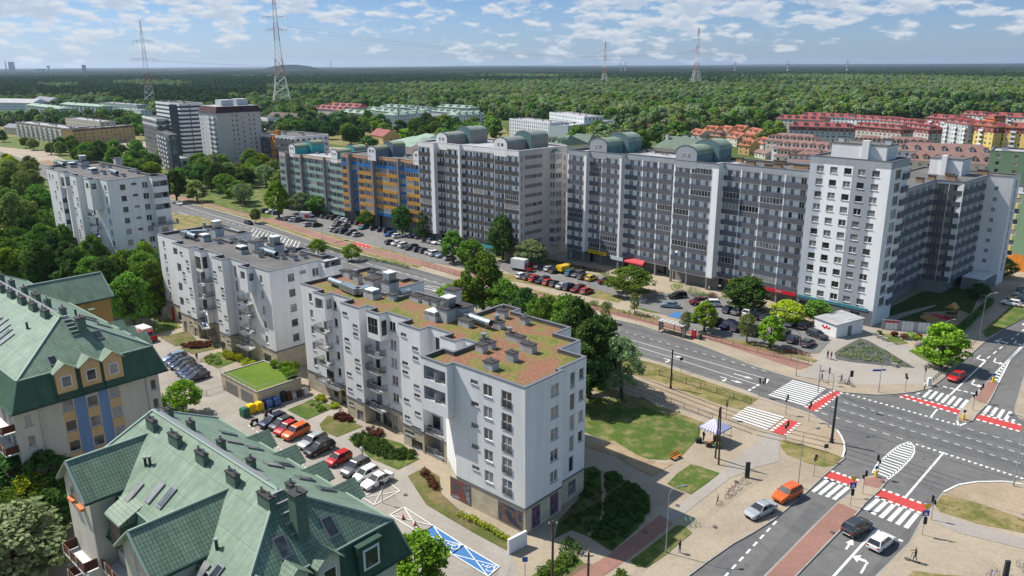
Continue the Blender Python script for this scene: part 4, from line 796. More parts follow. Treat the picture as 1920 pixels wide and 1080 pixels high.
for p in [(490, 515), (515, 615), (520, 700)]: w1.append((*E1(*p), 'bal3.2x1.4', 1))
for i, p in enumerate([(1080, 215), (1105, 320), (1115, 425)]): w1.append((*E1(*p), 'log4.6x1.4', 1))
w1 += [(*E1(1120, 590), 'bal6.5x1.6', 1), (*E1(1150, 690), 'bal5.5x1.4', 1)]
for p in [(215, 370), (230, 470), (245, 570), (265, 670)]: w1.append((*E1(*p), 'log2.0x1.3', 1))
B1 = block('apartment_block', 'tall white apartment block with rooftop ducts rising out of the trees at the left', (205, 338), b1px, 26.75, 133, 'v', 8, 24.7, 4.0, {13: 22.5, 14: 22.5, 15: 22.5, 22: 19, 23: 19, 24: 19}, w1, felt)
U6 = lambda x, y: (70+x/7.111, 285+y/7.111)
for (x, y, lx, ly, h, n_, c_) in [(600, 220, 1.6, 1, .8, 0, 0), (880, 300, 2.4, .9, .9, 1, 0), (1150, 330, 1.2, .9, .7, 0, 0), (870, 205, 1.5, 1, .7, 1, 0), (960, 215, 1.5, 1, .7, 1, 0), (1340, 290, 1.6, 1.2, .7, 1, 0), (1080, 170, 2.0, 1.8, 2.0, 0, 0)]:
 x_, y_, z_ = rp(B1, *U6(x, y)); chimney(B1, x_, y_, z_, lx, ly, h, n_, cowl=bool(c_))
for x, y in [(470, 205), (750, 285)]: x_, y_, z_ = rp(B1, *U6(x, y)); lantern(B1, x_, y_, z_, 2.6, 1.9)
stack(B1, *U6(620, 195), 2.6, 2.2, 1.6); a = rp(B1, *U6(290, 190)); b = rp(B1, *U6(360, 210)); duct(B1, [(a[0], a[1], a[2]+.9), (b[0], b[1], b[2]+.9)], .5); duct(B1, [(a[0]-2, a[1], a[2]+.9), (a[0], a[1], a[2]+.9)], .7, 'sq'); duct(B1, [(a[0]-1, a[1]+1.5, a[2]+.9), (a[0]+1, a[1]+5, a[2]+.9)], .6, 'sq')
a = rp(B1, *U6(980, 290)); b = rp(B1, *U6(1070, 325)); duct(B1, [(a[0], a[1], a[2]+.9), (b[0], b[1], b[2]+.9)], .5)
B1.close()
# -- the big charcoal-and-white slab block with its tower and wing
pl_bright = mat('brightened_white', (.88, .88, .88), .9, kind='plaster', dirt=.08)  # white with light put into its colour, for shaded loggia backs and fronts
D = Bld('apartment_block', 'long white eleven storey block with charcoal balconies and green barrel vaults on its roof', 'apartment block', (76.6, 155.3), 136.5)
Z1, F2 = 3.6, 2.65; ZT = Z1+10*F2   # 30.1
def lx(px, z=31.0): return D.L(px, 283+(px-1058)*.092, z).x
groups = [(-2.0, [1059.9, 1091]), (-.6, [1095.4, 1119.5, 1154]), (1.0, [1157.6, 1191.3, 1222.4, 1259]), (-1.2, [1264, 1295.8, 1336.5]), (1.0, [1349, 1383.3, 1422, 1468, 1517])]
ZP = 31.3; GB = []
for gi, (y, cols) in enumerate(groups):
 X = [lx(c) for c in cols]; x0, x1 = X[0], X[-1]; nx = lx(groups[gi+1][1][0]) if gi < 4 else -16.9
 bays = [(X[i]-x0, X[i+1]-x0) for i in range(len(X)-1)]; GB.append((x0, x1, nx, y))
 panel(D, (x0, y), (x1, y), Z1, 10, F2, bays, .6, back=pl_bright, bal=dark_bal, fin=pl_bright, winv=gi, fins=[(b, .3 if i else .5) for i, b in enumerate(sorted({q for p in bays for q in p}))], glz=.13)
 w = D.wall((x0, y), (nx, y), ZT, ZP, pl_grey)                       # grey fascia
 D.wall((x0, y+2.4), (nx, y+2.4), -.1, Z1-.2, pl_conc)
 if gi < 4: D.wall((nx, y), (nx, groups[gi+1][0]), Z1-.2, ZP, pl_white) if groups[gi+1][0] > y else None
 D.wall((x1, y), (nx, y), Z1-.2, ZT, pl_bright)                        # the solid pier between two groups
 sb = MB(); D.wbox(sb, w, 0, nx-x0, -2.4, -.01, Z1-.4, Z1-.21, pl_dim); 
 for i in range(len(X)): D.wbox(sb, w, min(X[i]-x0+.1, nx-x0-.5), min(X[i]-x0+.5, nx-x0-.1), -.5, -.02, -.1, Z1-.41, pl_conc)
 sb.build('canopy', D.root)
 wl = D.walls[-3 if gi < 4 and groups[gi+1][0] > y else -2]
for (px, py, wd, m, kind) in [(1082, 490, 3, dark_in, 's'), (1130, 498, 4, glass, 's'), (1168, 505, 4, glass, 's'), (1218, 518, 3.5, glass, 's'), (1240, 515, 3, glass, 's'), (1300, 540, 4, glass, 's'), (1360, 545, 4, glass, 's'), (1410, 555, 4, glass, 's'), (1450, 565, 3, glass, 's')]:
 h = D.pick(px, py)
 if h: D.window(h[0], h[1], 1.6, wd, 2.7, 2, frame_g, sill=False, kind='shop_window')
ENDX = GB[0][0]
D.wall((ENDX, 13), (ENDX, -2.0), -.1, ZP, pl_white)
rp_ = [(ENDX, GB[0][3])]
for i, (x0, x1, nx, y) in enumerate(GB):
 rp_ += [(x0, y), (nx, y)]
rp_ = rp_[1:]+[(-16.9, 12.5), (ENDX, 12.5)]
D.wall((-16.9, 12.5), (ENDX, 12.5), -.1, ZP, pl_white)
def simplify(P): return [p for i, p in enumerate(P) if (Vector(p)-Vector(P[i-1])).length > .05]
rp_ = simplify(rp_); half = [i for i in range(len(rp_))]
flat_roof(D, rp_, ZP, felt_l, par=.6, th=.35, name='roof')
g = MB(); x4 = GB[4][0]; g.face([(x4+.3, 1.35, ZP-.56), (-17.3, 1.35, ZP-.56), (-17.3, 12.2, ZP-.56), (x4+.3, 12.2, ZP-.56)], felt); g.build('roof', D.root)
tan = mat('tan_stack', (.33, .22, .13), .9, kind='plaster')
def vent(B, x, y, z, lx_, ly_, h, m=None):
 b = MB(); b.box(x-lx_/2, y-ly_/2, z-.02, x+lx_/2, y+ly_/2, z+h, m or tan); b.box(x-lx_/2-.1, y-ly_/2-.1, z+h+.002, x+lx_/2+.1, y+ly_/2+.1, z+h+.14, chim_cap); b.build('chimney', B.root)
for px, py, l in [(1387, 303, 1.6), (1408, 309, 2.2), (1440, 316, 1.8), (1460, 314, 1.8), (1478, 306, 2.8), (1502, 316, 3.6), (1362, 300, 1.6)]: p = D.L(px, py, ZP-.5); vent(D, p.x, min(max(p.y, 3), 11), ZP-.55, l, .9, .9)
vault_g = mat('green_vault', (.24, .31, .25), .5, .1, kind='tile', bw=.6, bh=4, mo=.02, md=.6); vault_w = mat('teal_wall', (.11, .20, .21), .8, kind='plaster')
def vault(B, x0, x1, y0, y1, zb, zs, face, side, roof, win=True, n=12, name='roof_vault'):
 """a stair-head box with a barrel roof, its round white gable towards the street (-y)"""
 b = MB(); cx = (x0+x1)/2; r = (x1-x0)/2; arc = [(cx-r*math.cos(math.pi*i/n), zs+r*.62*math.sin(math.pi*i/n)) for i in range(n+1)]
 fr = [(x0, y0, zb)]+[(x1, y0, zb)]+[(a, y0, z) for a, z in arc[::-1]]; b.face(fr, face); b.face([(x, y1, z) for x, _, z in fr[::-1]], side)
 b.face([(x1, y0, zb), (x1, y1, zb), (x1, y1, zs), (x1, y0, zs)], side); b.face([(x0, y1, zb), (x0, y0, zb), (x0, y0, zs), (x0, y1, zs)], side)
 o = b.build(name, B.root); c = MB(); arc2 = [(cx-(r+.15)*math.cos(math.pi*i/n), zs+.05+(r+.1)*.63*math.sin(math.pi*i/n)) for i in range(n+1)]
 for i in range(n):
  (a, z), (a2, z2) = arc2[i], arc2[i+1]; c.face([(a, y0+.35, z), (a2, y0+.35, z2), (a2, y1+.1, z2), (a, y1+.1, z)], roof)
 c.build('vault', o, uv=True); c = MB()
 for i in range(n):                                    # raised gable rim
  (a, z), (a2, z2) = arc[i], arc[i+1]; k = Vector((a-cx, 0, (z-zs)*1.6)).normalized()*.35; k2 = Vector((a2-cx, 0, (z2-zs)*1.6)).normalized()*.35
  c.hexa([(a, y0-.02, z), (a2, y0-.02, z2), (a2, y0+.3, z2), (a, y0+.3, z)], [(a+k.x, y0-.02, z+k.z), (a2+k2.x, y0-.02, z2+k2.z), (a2+k2.x, y0+.3, z2+k2.z), (a+k.x, y0+.3, z+k.z)], cap_m)
 c.build('gable_rim', o)
 if win:
  for dx in (-.75, .75):
   c = MB(); c.box(cx+dx-.42, y0-.05, zs-.6, cx+dx+.42, y0-.003, zs+.3, frame_w); c.box(cx+dx-.34, y0-.06, zs-.52, cx+dx+.34, y0-.051, zs+.22, glass); c.build('window', o)
for (pa, pb, y0, big) in [(1095, 1128, -.62, 1), (1264.5, 1305, -1.22, 1)]:
 x0, x1 = lx(pa), lx(pb); vault(D, x0, x1, y0, y0+7, ZT-.6, ZP+1.6, pl_grey, vault_w, vault_g); vault(D, x0+.6, x1+1.6, y0+7.2, y0+13, ZP-.55, ZP+2.3, vault_w, vault_w, vault_g, win=False)
for px, py, l, h in [(1182, 281, 2.5, .7), (1195, 284, 1.5, .9), (1215, 283, 3, .5), (1232, 286, 1.2, .8), (1245, 290, 2.0, .6), (1150, 285, 1, 1.0), (1205, 278, 1.0, 1.2), (1320, 297, 1.2, .8), (1335, 293, 1, 1)]: p = D.L(px, py, ZP-.5); vent(D, p.x, min(max(p.y, 2.5), 11), ZP-.58, l, .6, h, chim_w)
TZ = 35.0; tx0, ty = -16.9, -.7
bw = [(0, 3.0, 3.6, TZ-1.6, mat('blue_grey_render', (.52, .55, .60), .9, kind='plaster')), (9.3, 13.9, 3.6, TZ-1.6, pl_grey), (0, 17, TZ-1.6, TZ, pl_grey), (0, 17, -.1, 3.6, mat('slate_base', (.16, .17, .19), .9, kind='plaster'))]
wt = D.wall((tx0, ty), (0, ty), -.1, TZ, pl_bright, bands=bw)
for c, (px, py) in enumerate([(1537.7, 320), (1563, 321.7), (1589.3, 324), (1615, 326.7), (1642, 328.3)]):
 h = D.pick(px, py)
 for k in range(11): D.window(h[0], h[1], TZ-2.7-k*2.72, 1.6, 1.35, 0 if (k+c) % 3 else 1, frame_w, rec=.18)
for sx, wd, m in [(2.2, 3.2, 1), (6.3, 1.6, 0), (10.6, 1.4, 0), (13.2, 2.2, 1)]: D.window(wt, sx, 1.5, wd, 2.5, m, frame_g, sill=False, kind='shop_window')
g = MB(); D.wbox(g, wt, .2, 15.8, .005, .12, 3.3, 3.9, mat('teal_fascia', (.06, .22, .27), .5)); g.build('fascia', D.root)
wts = D.wall((0, ty), (0, 9), -.1, TZ, pl_white, bands=[(0, 10, TZ-1.6, TZ, pl_grey)])
for k in range(11):
 D.window(wts, 4.2, TZ-2.9-k*2.72, 3.0, 1.9, 2, frame_w, rec=.2, sill=True)
 D.balcony(wts, 6.4, 9.2, TZ-4.0-k*2.72, .5, m=dark_bal)
D.wall((0, 9), (tx0, 9), -.1, TZ, pl_white); D.wall((tx0, 9), (tx0, ty), 29, TZ, pl_white)
flat_roof(D, [(tx0, ty), (0, ty), (0, 9), (tx0, 9)], TZ, felt, par=.3, th=.3)
g = MB(); g.box(-14, 2.5, TZ-.3, -2.5, 8.0, TZ+2.6, pl_white); g.box(-14.1, 2.4, TZ+2.602, -2.4, 8.1, TZ+2.8, felt); g.box(-7.2, 1.5, TZ-.3, -5.8, 2.49, TZ+3.6, pl_white); g.build('plant_room', D.root)
for x in (-13, -3.2): vent(D, x, 5, TZ+2.8, 1.2, 1, 1.0, pl_dim)
WZ = 27.0; WF = 2.6; W1 = 3.4
pts = [(-2.3, 9.2), (-3.2, 35.5), (2.9, 36.5), (3.2, 52.5)]
panel(D, pts[0], pts[1], W1, 9, WF, [(i*4.38, (i+1)*4.38) for i in range(6)], 1.3, back=pl_grey, bal=dark_bal, glz=.05)
panel(D, (-3.2, 35.6), (2.9, 36.5), W1, 9, WF, [(0, 3.1), (3.1, 6.1)], 1.3, back=pl_beige, bal=dark_bal, glz=.05)
panel(D, pts[2], pts[3], W1, 9, WF, [(i*4, (i+1)*4) for i in range(4)], 1.3, back=pl_grey, bal=dark_bal, glz=.05)
for a, b in ((pts[0], pts[1]), ((-3.2, 35.6), pts[2]), (pts[2], pts[3])): D.wall(a, b, W1+9*WF, WZ+.4, pl_grey); D.wall((a[0]-1.4 if a is not pts[0] else a[0]-1.4, a[1]), (b[0]-1.4, b[1]), -.1, W1-.2, pl_conc)
we = D.wall((3.2, 52.5), (8.6, 53.4), -.1, WZ+.4, pl_white, bands=[(0, 9, -.1, 3, pl_grey)])
for k in range(8): D.window(we, 2.2, WZ-2.6-k*WF, .85, .8, 0, frame_g)
w = D.wall((8.6, 53.4), (8.6, 59), -.1, WZ+.4, pl_white)
for k in range(9):
 D.window(w, 3, W1+k*WF+1.2, 1.6, 2.1, 1)
D.wall((8.6, 59), (-14, 59), -.1, WZ+.4, pl_grey); D.wall((-14, 59), (-14, 9.2), -.1, WZ+.4, pl_grey)
flat_roof(D, [(-2.3, 9.2), (-3.2, 35.6), (2.9, 36.5), (3.2, 52.5), (8.6, 53.4), (8.6, 59), (-14, 59), (-14, 9.2)], WZ+.4, felt, par=.3, th=.3)
for x, y, l in [(-6, 16, 2), (-6, 22, 1.4), (-5, 31, 1.6), (-1, 40, 2), (-2.4, 43, 2), (-4.4, 37, 1.6), (1, 56, 2.4), (-12, 20, 2.4)]: vent(D, x, y, WZ+.1, l, 1.0, 1.0)
g = MB(); g.box(-9, 48, WZ+.1, -1.5, 54, WZ+4.0, pl_white); g.box(-9.1, 47.9, WZ+4.002, -1.4, 54.1, WZ+4.2, felt); g.box(-6, 46.9, WZ+.1, -4.8, 47.99, WZ+5.0, pl_white); g.build('plant_room', D.root)
g = MB(); g.box(3.4, 44, .1, 7.0, 52.3, 3.3, pl_conc); g.box(3.5, 43.8, 3.302, 8.4, 52.2, 3.5, frame_w); g.build('porch', D.root)
D.close()
def sign(name, label, B, px, py, wd, ht, z, m, text=None, tm=None, off=.2, awn=False):
 h = B.pick(px, py)
 if not h: return
 w, sx, _ = h; c = B.wpos(B.P(w, sx, off, z)); e = w['e']; ang = math.atan2(e.y, e.x)+B.rz
 r = empty(name, c, ang, label, 'awning' if awn else 'shop sign'); g = MB()
 if awn: g.hexa([(-wd/2, -1.2, -ht/2), (wd/2, -1.2, -ht/2), (wd/2, 0, -ht/2), (-wd/2, 0, -ht/2)], [(-wd/2, -1.15, -ht/2+.35), (wd/2, -1.15, -ht/2+.35), (wd/2, 0, ht/2), (-wd/2, 0, ht/2)], m)
 else: g.box(-wd/2, -.12, -ht/2, wd/2, 0, ht/2, m)
 g.build('panel', r)
 if text:
  cu = bpy.data.curves.new('lettering', 'FONT'); cu.body = text; cu.size = ht*.72; cu.align_x = 'CENTER'; cu.align_y = 'CENTER'; cu.extrude = .01
  t = bpy.data.objects.new('lettering', cu); COL.objects.link(t); me = bpy.data.meshes.new_from_object(t.evaluated_get(bpy.context.evaluated_depsgraph_get())) if False else None
  bpy.context.view_layer.update(); dg = bpy.context.evaluated_depsgraph_get(); me = bpy.data.meshes.new_from_object(t.evaluated_get(dg)); bpy.data.objects.remove(t)
  xs = [v.co.x for v in me.vertices]; k = min(1, (wd*.9)/max(.01, max(xs)-min(xs)))
  o = bpy.data.objects.new('lettering', me); COL.objects.link(o); me.materials.clear(); me.materials.append(tm or dark_in); o.parent = r; o.rotation_euler = (math.pi/2, 0, 0); o.location = (0, -.14-(1.07 if awn else 0), -.3*0 if not awn else -ht*.3); o.scale = (k, k*(.5 if awn else 1), 1)
yel = mat('sign_yellow', (.75, .52, .02), .5); red_s = mat('sign_red', (.55, .02, .04), .5)
sign('shop_sign', 'long yellow shop sign with black letters under the charcoal balconies', D, 1130, 492, 6.6, 1.0, 3.5, yel, 'ZOOLOGICZNY', off=2.5)
sign('awning', 'faded red awning over a shop front in the charcoal block', D, 1202, 501, 6.2, 1.2, 2.9, mat('awning_red', (.45, .04, .06), .7), off=2.45, awn=True)
sign('shop_sign', 'bright red shop sign at the right end of the charcoal balconies', D, 1468, 560, 8.5, .8, 3.1, red_s, 'SKLEP', frame_w, off=2.5)
sign('shop_sign', 'small yellow shop sign half hidden by a bush under the charcoal block', D, 1383, 540, 2.4, .8, 3.1, yel, off=2.5)
sign('shop_sign', 'pale blue lettered banner beside the yellow shop sign', D, 1166, 498, 4.4, 1.0, 3.0, mat('banner', (.5, .55, .6), .6), off=2.45)
# -- beige and grey slab
Cb = Bld('apartment_block', 'beige ended slab block with black balconies and grey barrel vaults', 'apartment block', G(973, 280, 32).xy, 134.6)
def clx(px, py, z=32): return Cb.L(px, py, z).x
xs = [clx(p, 262+(p-787)*.097) for p in (786.5, 809, 815.5, 830, 855, 858.5, 880, 899.5, 924, 926.5, 945, 972.5)]
lenC = -xs[0]; Zc = 3.6; Fc = 2.65; y0 = 0.0
seg = [(xs[0], xs[1], -.8, 1), (xs[2], xs[4], .5, 2), (xs[5], xs[8], 1.2, 3), (xs[9], xs[11], 0, 2)]
inner = [[], [xs[3]], [xs[6], xs[7]], [xs[10]]]
rpC = []
for i, (a, b, y, nb) in enumerate(seg):
 X = [a]+inner[i]+[b]; nx = seg[i+1][0] if i < 3 else 0; bays = [(X[j]-a, X[j+1]-a) for j in range(len(X)-1)]
 panel(Cb, (a, y), (b, y), Zc, 10, Fc, bays, .55, back=pl_bright, bal=mat('black_panel', (.055, .055, .058), .7, kind='mottle', col2=(.085, .082, .08), s1=.5), winv=i, glz=.12)
 Cb.wall((a, y), (nx, y), Zc+10*Fc, 31.6, pl_white)
 if nx-b > .05: Cb.wall((b, y), (nx, y), Zc, Zc+10*Fc, pl_white)
 if i < 3 and seg[i+1][2] > y: Cb.wall((nx, y), (nx, seg[i+1][2]), Zc, 31.6, pl_white)
 if i == 3: pass
 Cb.wall((a, y+2.2), (nx, y+2.2), -.1, Zc-.2, pl_conc); rpC += [(a, y), (nx, y)]
wC = Cb.wall((0, 0), (0, 12.5), -.1, 31.6, pl_beige); rpC = simplify(rpC)+[(0, 12.5), (xs[0], 12.5)]
tanp = mat('taupe_stripe', (.26, .22, .195), .9, kind='plaster')
wC['bands'] = [(2.3, 9.4, 31.6-2.6-k*Fc, 31.6-1.6-k*Fc, tanp) for k in range(10)]
for k in range(10):
 z = 31.6-2.1-k*Fc; Cb.window(wC, 6.4, z, .85, .9, 0, frame_g); Cb.window(wC, 8.9, z+.1, .75, .9, 0, frame_g); Cb.window(wC, .9, z-.3, .4, 1.5, 0, frame_g, sill=False)
bayp = [(.02, 12.5), (1.5, 13.4), (1.5, 16.2), (.02, 17.1)]
for k in range(10):
 zb = Zc+k*Fc
 for a, b in zip(bayp, bayp[1:]):
  w = Cb.wall(a, b, zb, zb+Fc, pl_beige); Cb.window(w, w['L']/2, zb+1.5, w['L']-.25, 1.6, 3 if w['L'] > 2 else 1, frame_w, rec=.08)
g = MB(); 
for a, b in zip(bayp, bayp[1:]): g.face([(*a, Zc+10*Fc), (*b, Zc+10*Fc), (0, 14.8, Zc+10*Fc+1.0)], vault_g)
g.build('bay_roof', Cb.root)
wC2 = Cb.wall((0, 12.5), (0, 20), -.1, 31.6, pl_beige); Cb.window(wC2, 6.6, 28, .5, 1.5, 0, frame_g, sill=False)
for k in range(1, 10): Cb.window(wC2, 6.6, 28-k*Fc, .5, 1.5, 0, frame_g, sill=False)
Cb.wall((0, 20), (xs[0], 20), -.1, 31.6, pl_beige); Cb.wall((xs[0], 20), (xs[0], -.8), -.1, 31.6, pl_white)
rpC = rpC[:-2]+[(0, 20), (xs[0], 20)]; flat_roof(Cb, rpC, 31.6, felt_l, par=.5, th=.3, capm=frame_w)
vs = mat('grey_vault', (.27, .30, .28), .5, .1, kind='tile', bw=.6, bh=4, mo=.02, md=.6); tp = mat('taupe_wall', (.31, .275, .25), .9, kind='plaster')
for (a, b, y) in ((xs[2]-.2, xs[2]+4.8, .48), (xs[9]-.2, xs[9]+5.0, -.02)):
 vault(Cb, a, b, y, y+7.5, 29.6, 33.0, pl_white, tp, vs); vault(Cb, a+.8, b+1.8, y+7.7, y+15, 31, 34.0, vault_w, tp, vs, win=False)
for px, py, l, h in [(885, 257, 1.6, 2.4), (899, 254, 1.2, 2.0), (870, 262, .6, 1.6), (893, 262, 3, .6), (912, 262, 1, .8), (850, 255, .5, 1.5), (805, 252, 2, 1.4)]: p = Cb.L(px, py, 31.1); vent(Cb, min(-2, max(xs[0]+2, p.x)), min(max(p.y, 3), 18), 31.08, l, .9, h, chim_w)
o = MB(); x0 = xs[8]-9.5; o.box(x0, .9, .13, x0+9, 1.0, 3.1, mat('teal_front', (.05, .32, .36), .5)); o.box(x0+.6, .87, .5, x0+2.9, .899, 2.4, glass); o.box(x0+5.7, .87, .5, x0+8.2, .899, 2.4, glass); o.build('shop_front', Cb.root)
Cb.close()
# -- orange and mint slabs behind it
def slabC(name, label, P0, P1, zt, nf, colf, bal, fascia, nb, back, vaults, vwall, vface, roofm, shift=()):
 a, b = G(*P0, zt), G(*P1, zt); h = head((a.x, a.y), (b.x, b.y)); B = Bld(name, label, 'apartment block', (b.x, b.y), h); L = (b-a).length; F_ = 2.7; z0 = zt-1.0-nf*F_
 n = nb; xs_ = []; x = -L; bw_ = L/n; poly_ = []; i = 0; y = 0; segs = []; k = 0
 for cnt, yy in shift: segs.append((x, x+cnt*bw_, yy, cnt)); x += cnt*bw_
 for j, (x0, x1, yy, cnt) in enumerate(segs):
  w_ = (x1-x0-.7)/cnt; bays = [(q*w_, (q+1)*w_) for q in range(cnt)]
  panel(B, (x0, yy), (x1-.7, yy), z0, nf, F_, bays, .6, back=back, bal=bal, col_of=(lambda bi, kk, j=j, cnt=cnt: colf(j, bi, kk)) if colf else None, winv=j, fin=pl_conc if j % 2 else pl_dim, glz=.3, under=pl_conc)
  B.wall((x0, yy), (x1, yy), z0+nf*F_, zt, fascia); B.wall((x1-.7, yy), (x1, yy), z0, z0+nf*F_, pl_conc); B.wall((x0, yy+2), (x1, yy+2), -.1, z0-.18, pl_conc)
  if j+1 < len(segs) and segs[j+1][2] > yy: B.wall((x1, yy), (x1, segs[j+1][2]), -.1, zt, pl_conc)
  poly_ += [(x0, yy), (x1, yy)]
 poly_ = simplify(poly_)+[(0, 12), (-L, 12)]; B.wall((0, segs[-1][2]), (0, 12), -.1, zt, pl_conc); B.wall((0, 12), (-L, 12), -.1, zt, pl_conc); B.wall((-L, 12), (-L, segs[0][2]), -.1, zt, pl_conc)
 flat_roof(B, poly_, zt, roofm, par=.4, th=.3, capm=felt_l)
 for (px, py, wd) in vaults:
  p = B.L(px, py, zt); x0 = p.x-wd/2; yy = [s[2] for s in segs if s[0]-.1 <= p.x <= s[1]+.1]; yy = (yy or [0])[0]-.03
  vault(B, x0, x0+wd, yy, yy+6, zt-1.4, zt+2.0, vface, vwall, roofm_v); vault(B, x0+1, x0+wd+1.6, yy+6.2, yy+11.8, zt-.4, zt+2.8, vwall, vwall, roofm_v, win=False)
 for i in range(6): vent(B, -L*(.1+.15*i), 8, zt-.38, 1.2, .8, .8, chim_w)
 B.close(); return B
roofm_v = mat('olive_vault', (.26, .29, .22), .6, .1, kind='tile', bw=.6, bh=4, mo=.02, md=.6)
orange = mat('ochre_balcony', (.55, .27, .055), .8, kind='plaster'); blue_b = mat('blue_balcony', (.035, .16, .42), .8, kind='plaster'); mint = mat('mint_balcony', (.27, .38, .33), .8, kind='plaster'); salmon = mat('salmon_fascia', (.62, .34, .20), .9, kind='plaster'); creamf = mat('cream_fascia', (.66, .52, .40), .9, kind='plaster')
def ocol(j, bi, k):
 if k == 6: return blue_b
 if j in (1, 4): return blue_b
 if k == 0 and j == 3: return blue_b
 return orange
SA = slabC('apartment_block', 'slab block with orange and blue balconies and slate blue roof vaults', (643, 287), (789, 303), 24.7, 7, ocol, orange, salmon, 10, pl_dim, [(672, 296, 4.2), (766, 304, 4.2)], mat('slate_blue', (.16, .2, .25), .8, kind='plaster'), pl_white, felt, [(1, -1.2), (1, .8), (1, -.4), (3, .8), (1, 1.4), (3, 0)][:0] or [(1, -1), (1, .6), (2, -.2), (3, .8), (1, 1.6), (2, .6)])
SB = slabC('apartment_block', 'slab block with mint green balconies and turquoise roof vaults', (527, 285), (643, 301), 22.2, 7, None, mint, creamf, 9, pl_dim, [(551, 287, 4.2), (627, 298, 4.2)], mat('turquoise_wall', (.06, .36, .36), .8, kind='plaster'), pl_white, felt_l, [(1, -1), (1, .6), (1, -.2), (3, .8), (1, 1.6), (2, .6)])
# -- the two green roofed houses in the near left
gt = mat('green_tile', (.18, .265, .20), .5, kind='tile', bw=.28, bh=.36, mo=.045, md=.5); gt2 = mat('green_tile_lee', (.19, .27, .205), .5, kind='tile', bw=.26, bh=2.4, mo=.035, md=.55); gm = mat('dark_green_mansard', (.045, .11, .08), .6, kind='tile', bw=.25, bh=5, mo=.02, md=.7)
gflash = mat('green_flashing', (.25, .32, .27), .5, .2); brown = mat('brown_railing', (.10, .035, .022), .7); peach = mat('peach_render', (.62, .40, .20), .9, kind='plaster'); blue_r = mat('blue_render', (.17, .27, .45), .9, kind='plaster'); orange_r = mat('amber_render', (.56, .33, .10), .9, kind='plaster'); gchim = mat('green_chimney', (.09, .15, .125), .7, kind='mottle', col2=(.13, .17, .13))
def mesh_faces(B, name, faces, uv=True, par=None):
 b = MB()
 for f, m in faces: b.face(f, m)
 return b.build(name, par or B.root, uv=uv)
def bar(mb, a, b, r, m): mb.cyl(a, b, r, r, 6, m)
def green_house(B, L, yn, ys, zr, zk, ze, rx, leftin, yr=-8.2):
 """mansard + hip roof; ridge along x at y=yr; zk = kink height, ze = eave height"""
 x1, x0 = .0, -L; o = .6; Rf = (x1-rx, yr, zr); Rl = (x0+leftin, yr, zr)
 k = [(x0+.4, ys+1.0, zk), (x1-.1, ys+1.0, zk), (x1-.1, yn-.9, zk), (x0+.4, yn-.9, zk)]; e = [(x0-.3, ys-.3, ze), (x1+.5, ys-.3, ze), (x1+.5, yn+.5, ze), (x0-.3, yn+.5, ze)]
 r = mesh_faces(B, 'roof', [([k[0], k[1], Rf, Rl], gt2), ([k[1], k[2], Rf], gt), ([k[2], k[3], Rl, Rf], gt2), ([k[3], k[0], Rl], gt)])
 mesh_faces(B, 'mansard', [([e[i], e[(i+1) % 4], k[(i+1) % 4], k[i]], gm) for i in range(4)]+[([e[3], e[2], e[1], e[0]], pl_dim)], par=r)
 b = MB()
 for p, q in [(Rf, Rl), (Rf, k[1]), (Rf, k[2]), (Rl, k[0]), (Rl, k[3])]: bar(b, p, q, .16, gflash)
 for i in range(4): bar(b, k[i], k[(i+1) % 4], .1, gflash); bar(b, e[i], e[(i+1) % 4], .12, gm); bar(b, e[i], k[i], .1, gflash)
 b.build('ridge_cap', r); B.k = k; B.zr, B.zk, B.ze, B.yr, B.ys, B.yn = zr, zk, ze, yr, ys, yn
 b = MB(); b.box(Rl[0]+1, yr-.02, zr+.1, Rf[0]-1.5, yr+.33, zr+.16, cap_m); b.build('roof_walkway', r); return r
def roof_z(B, y): return B.zr-(B.zr-B.zk)*((B.yr-y)/(B.yr-(B.ys+1)) if y < B.yr else (y-B.yr)/(B.yn-.9-B.yr))
def gchimney(B, x, y, lx=1.9, ly=.6, top=1.0, n=2, zb=None):
 zb = roof_z(B, y)-.5 if zb is None else zb; b = MB(); zt = max(roof_z(B, y), B.zr-.6)+top if zb > 0 and zb is not None else 0
 b.box(x-lx/2, y-ly/2, zb, x+lx/2, y+ly/2, zt, gchim); b.box(x-lx/2-.05, y-ly/2-.05, zt+.002, x+lx/2+.05, y+ly/2+.05, zt+.1, chim_cap); o = b.build('chimney', B.root); b = MB()
 for i in range(n): px = x+(i-(n-1)/2)*lx*.6; b.cyl((px, y, zt+.12), (px, y, zt+.6), .1, .1, 8, steel)
 b.build('flue', o)
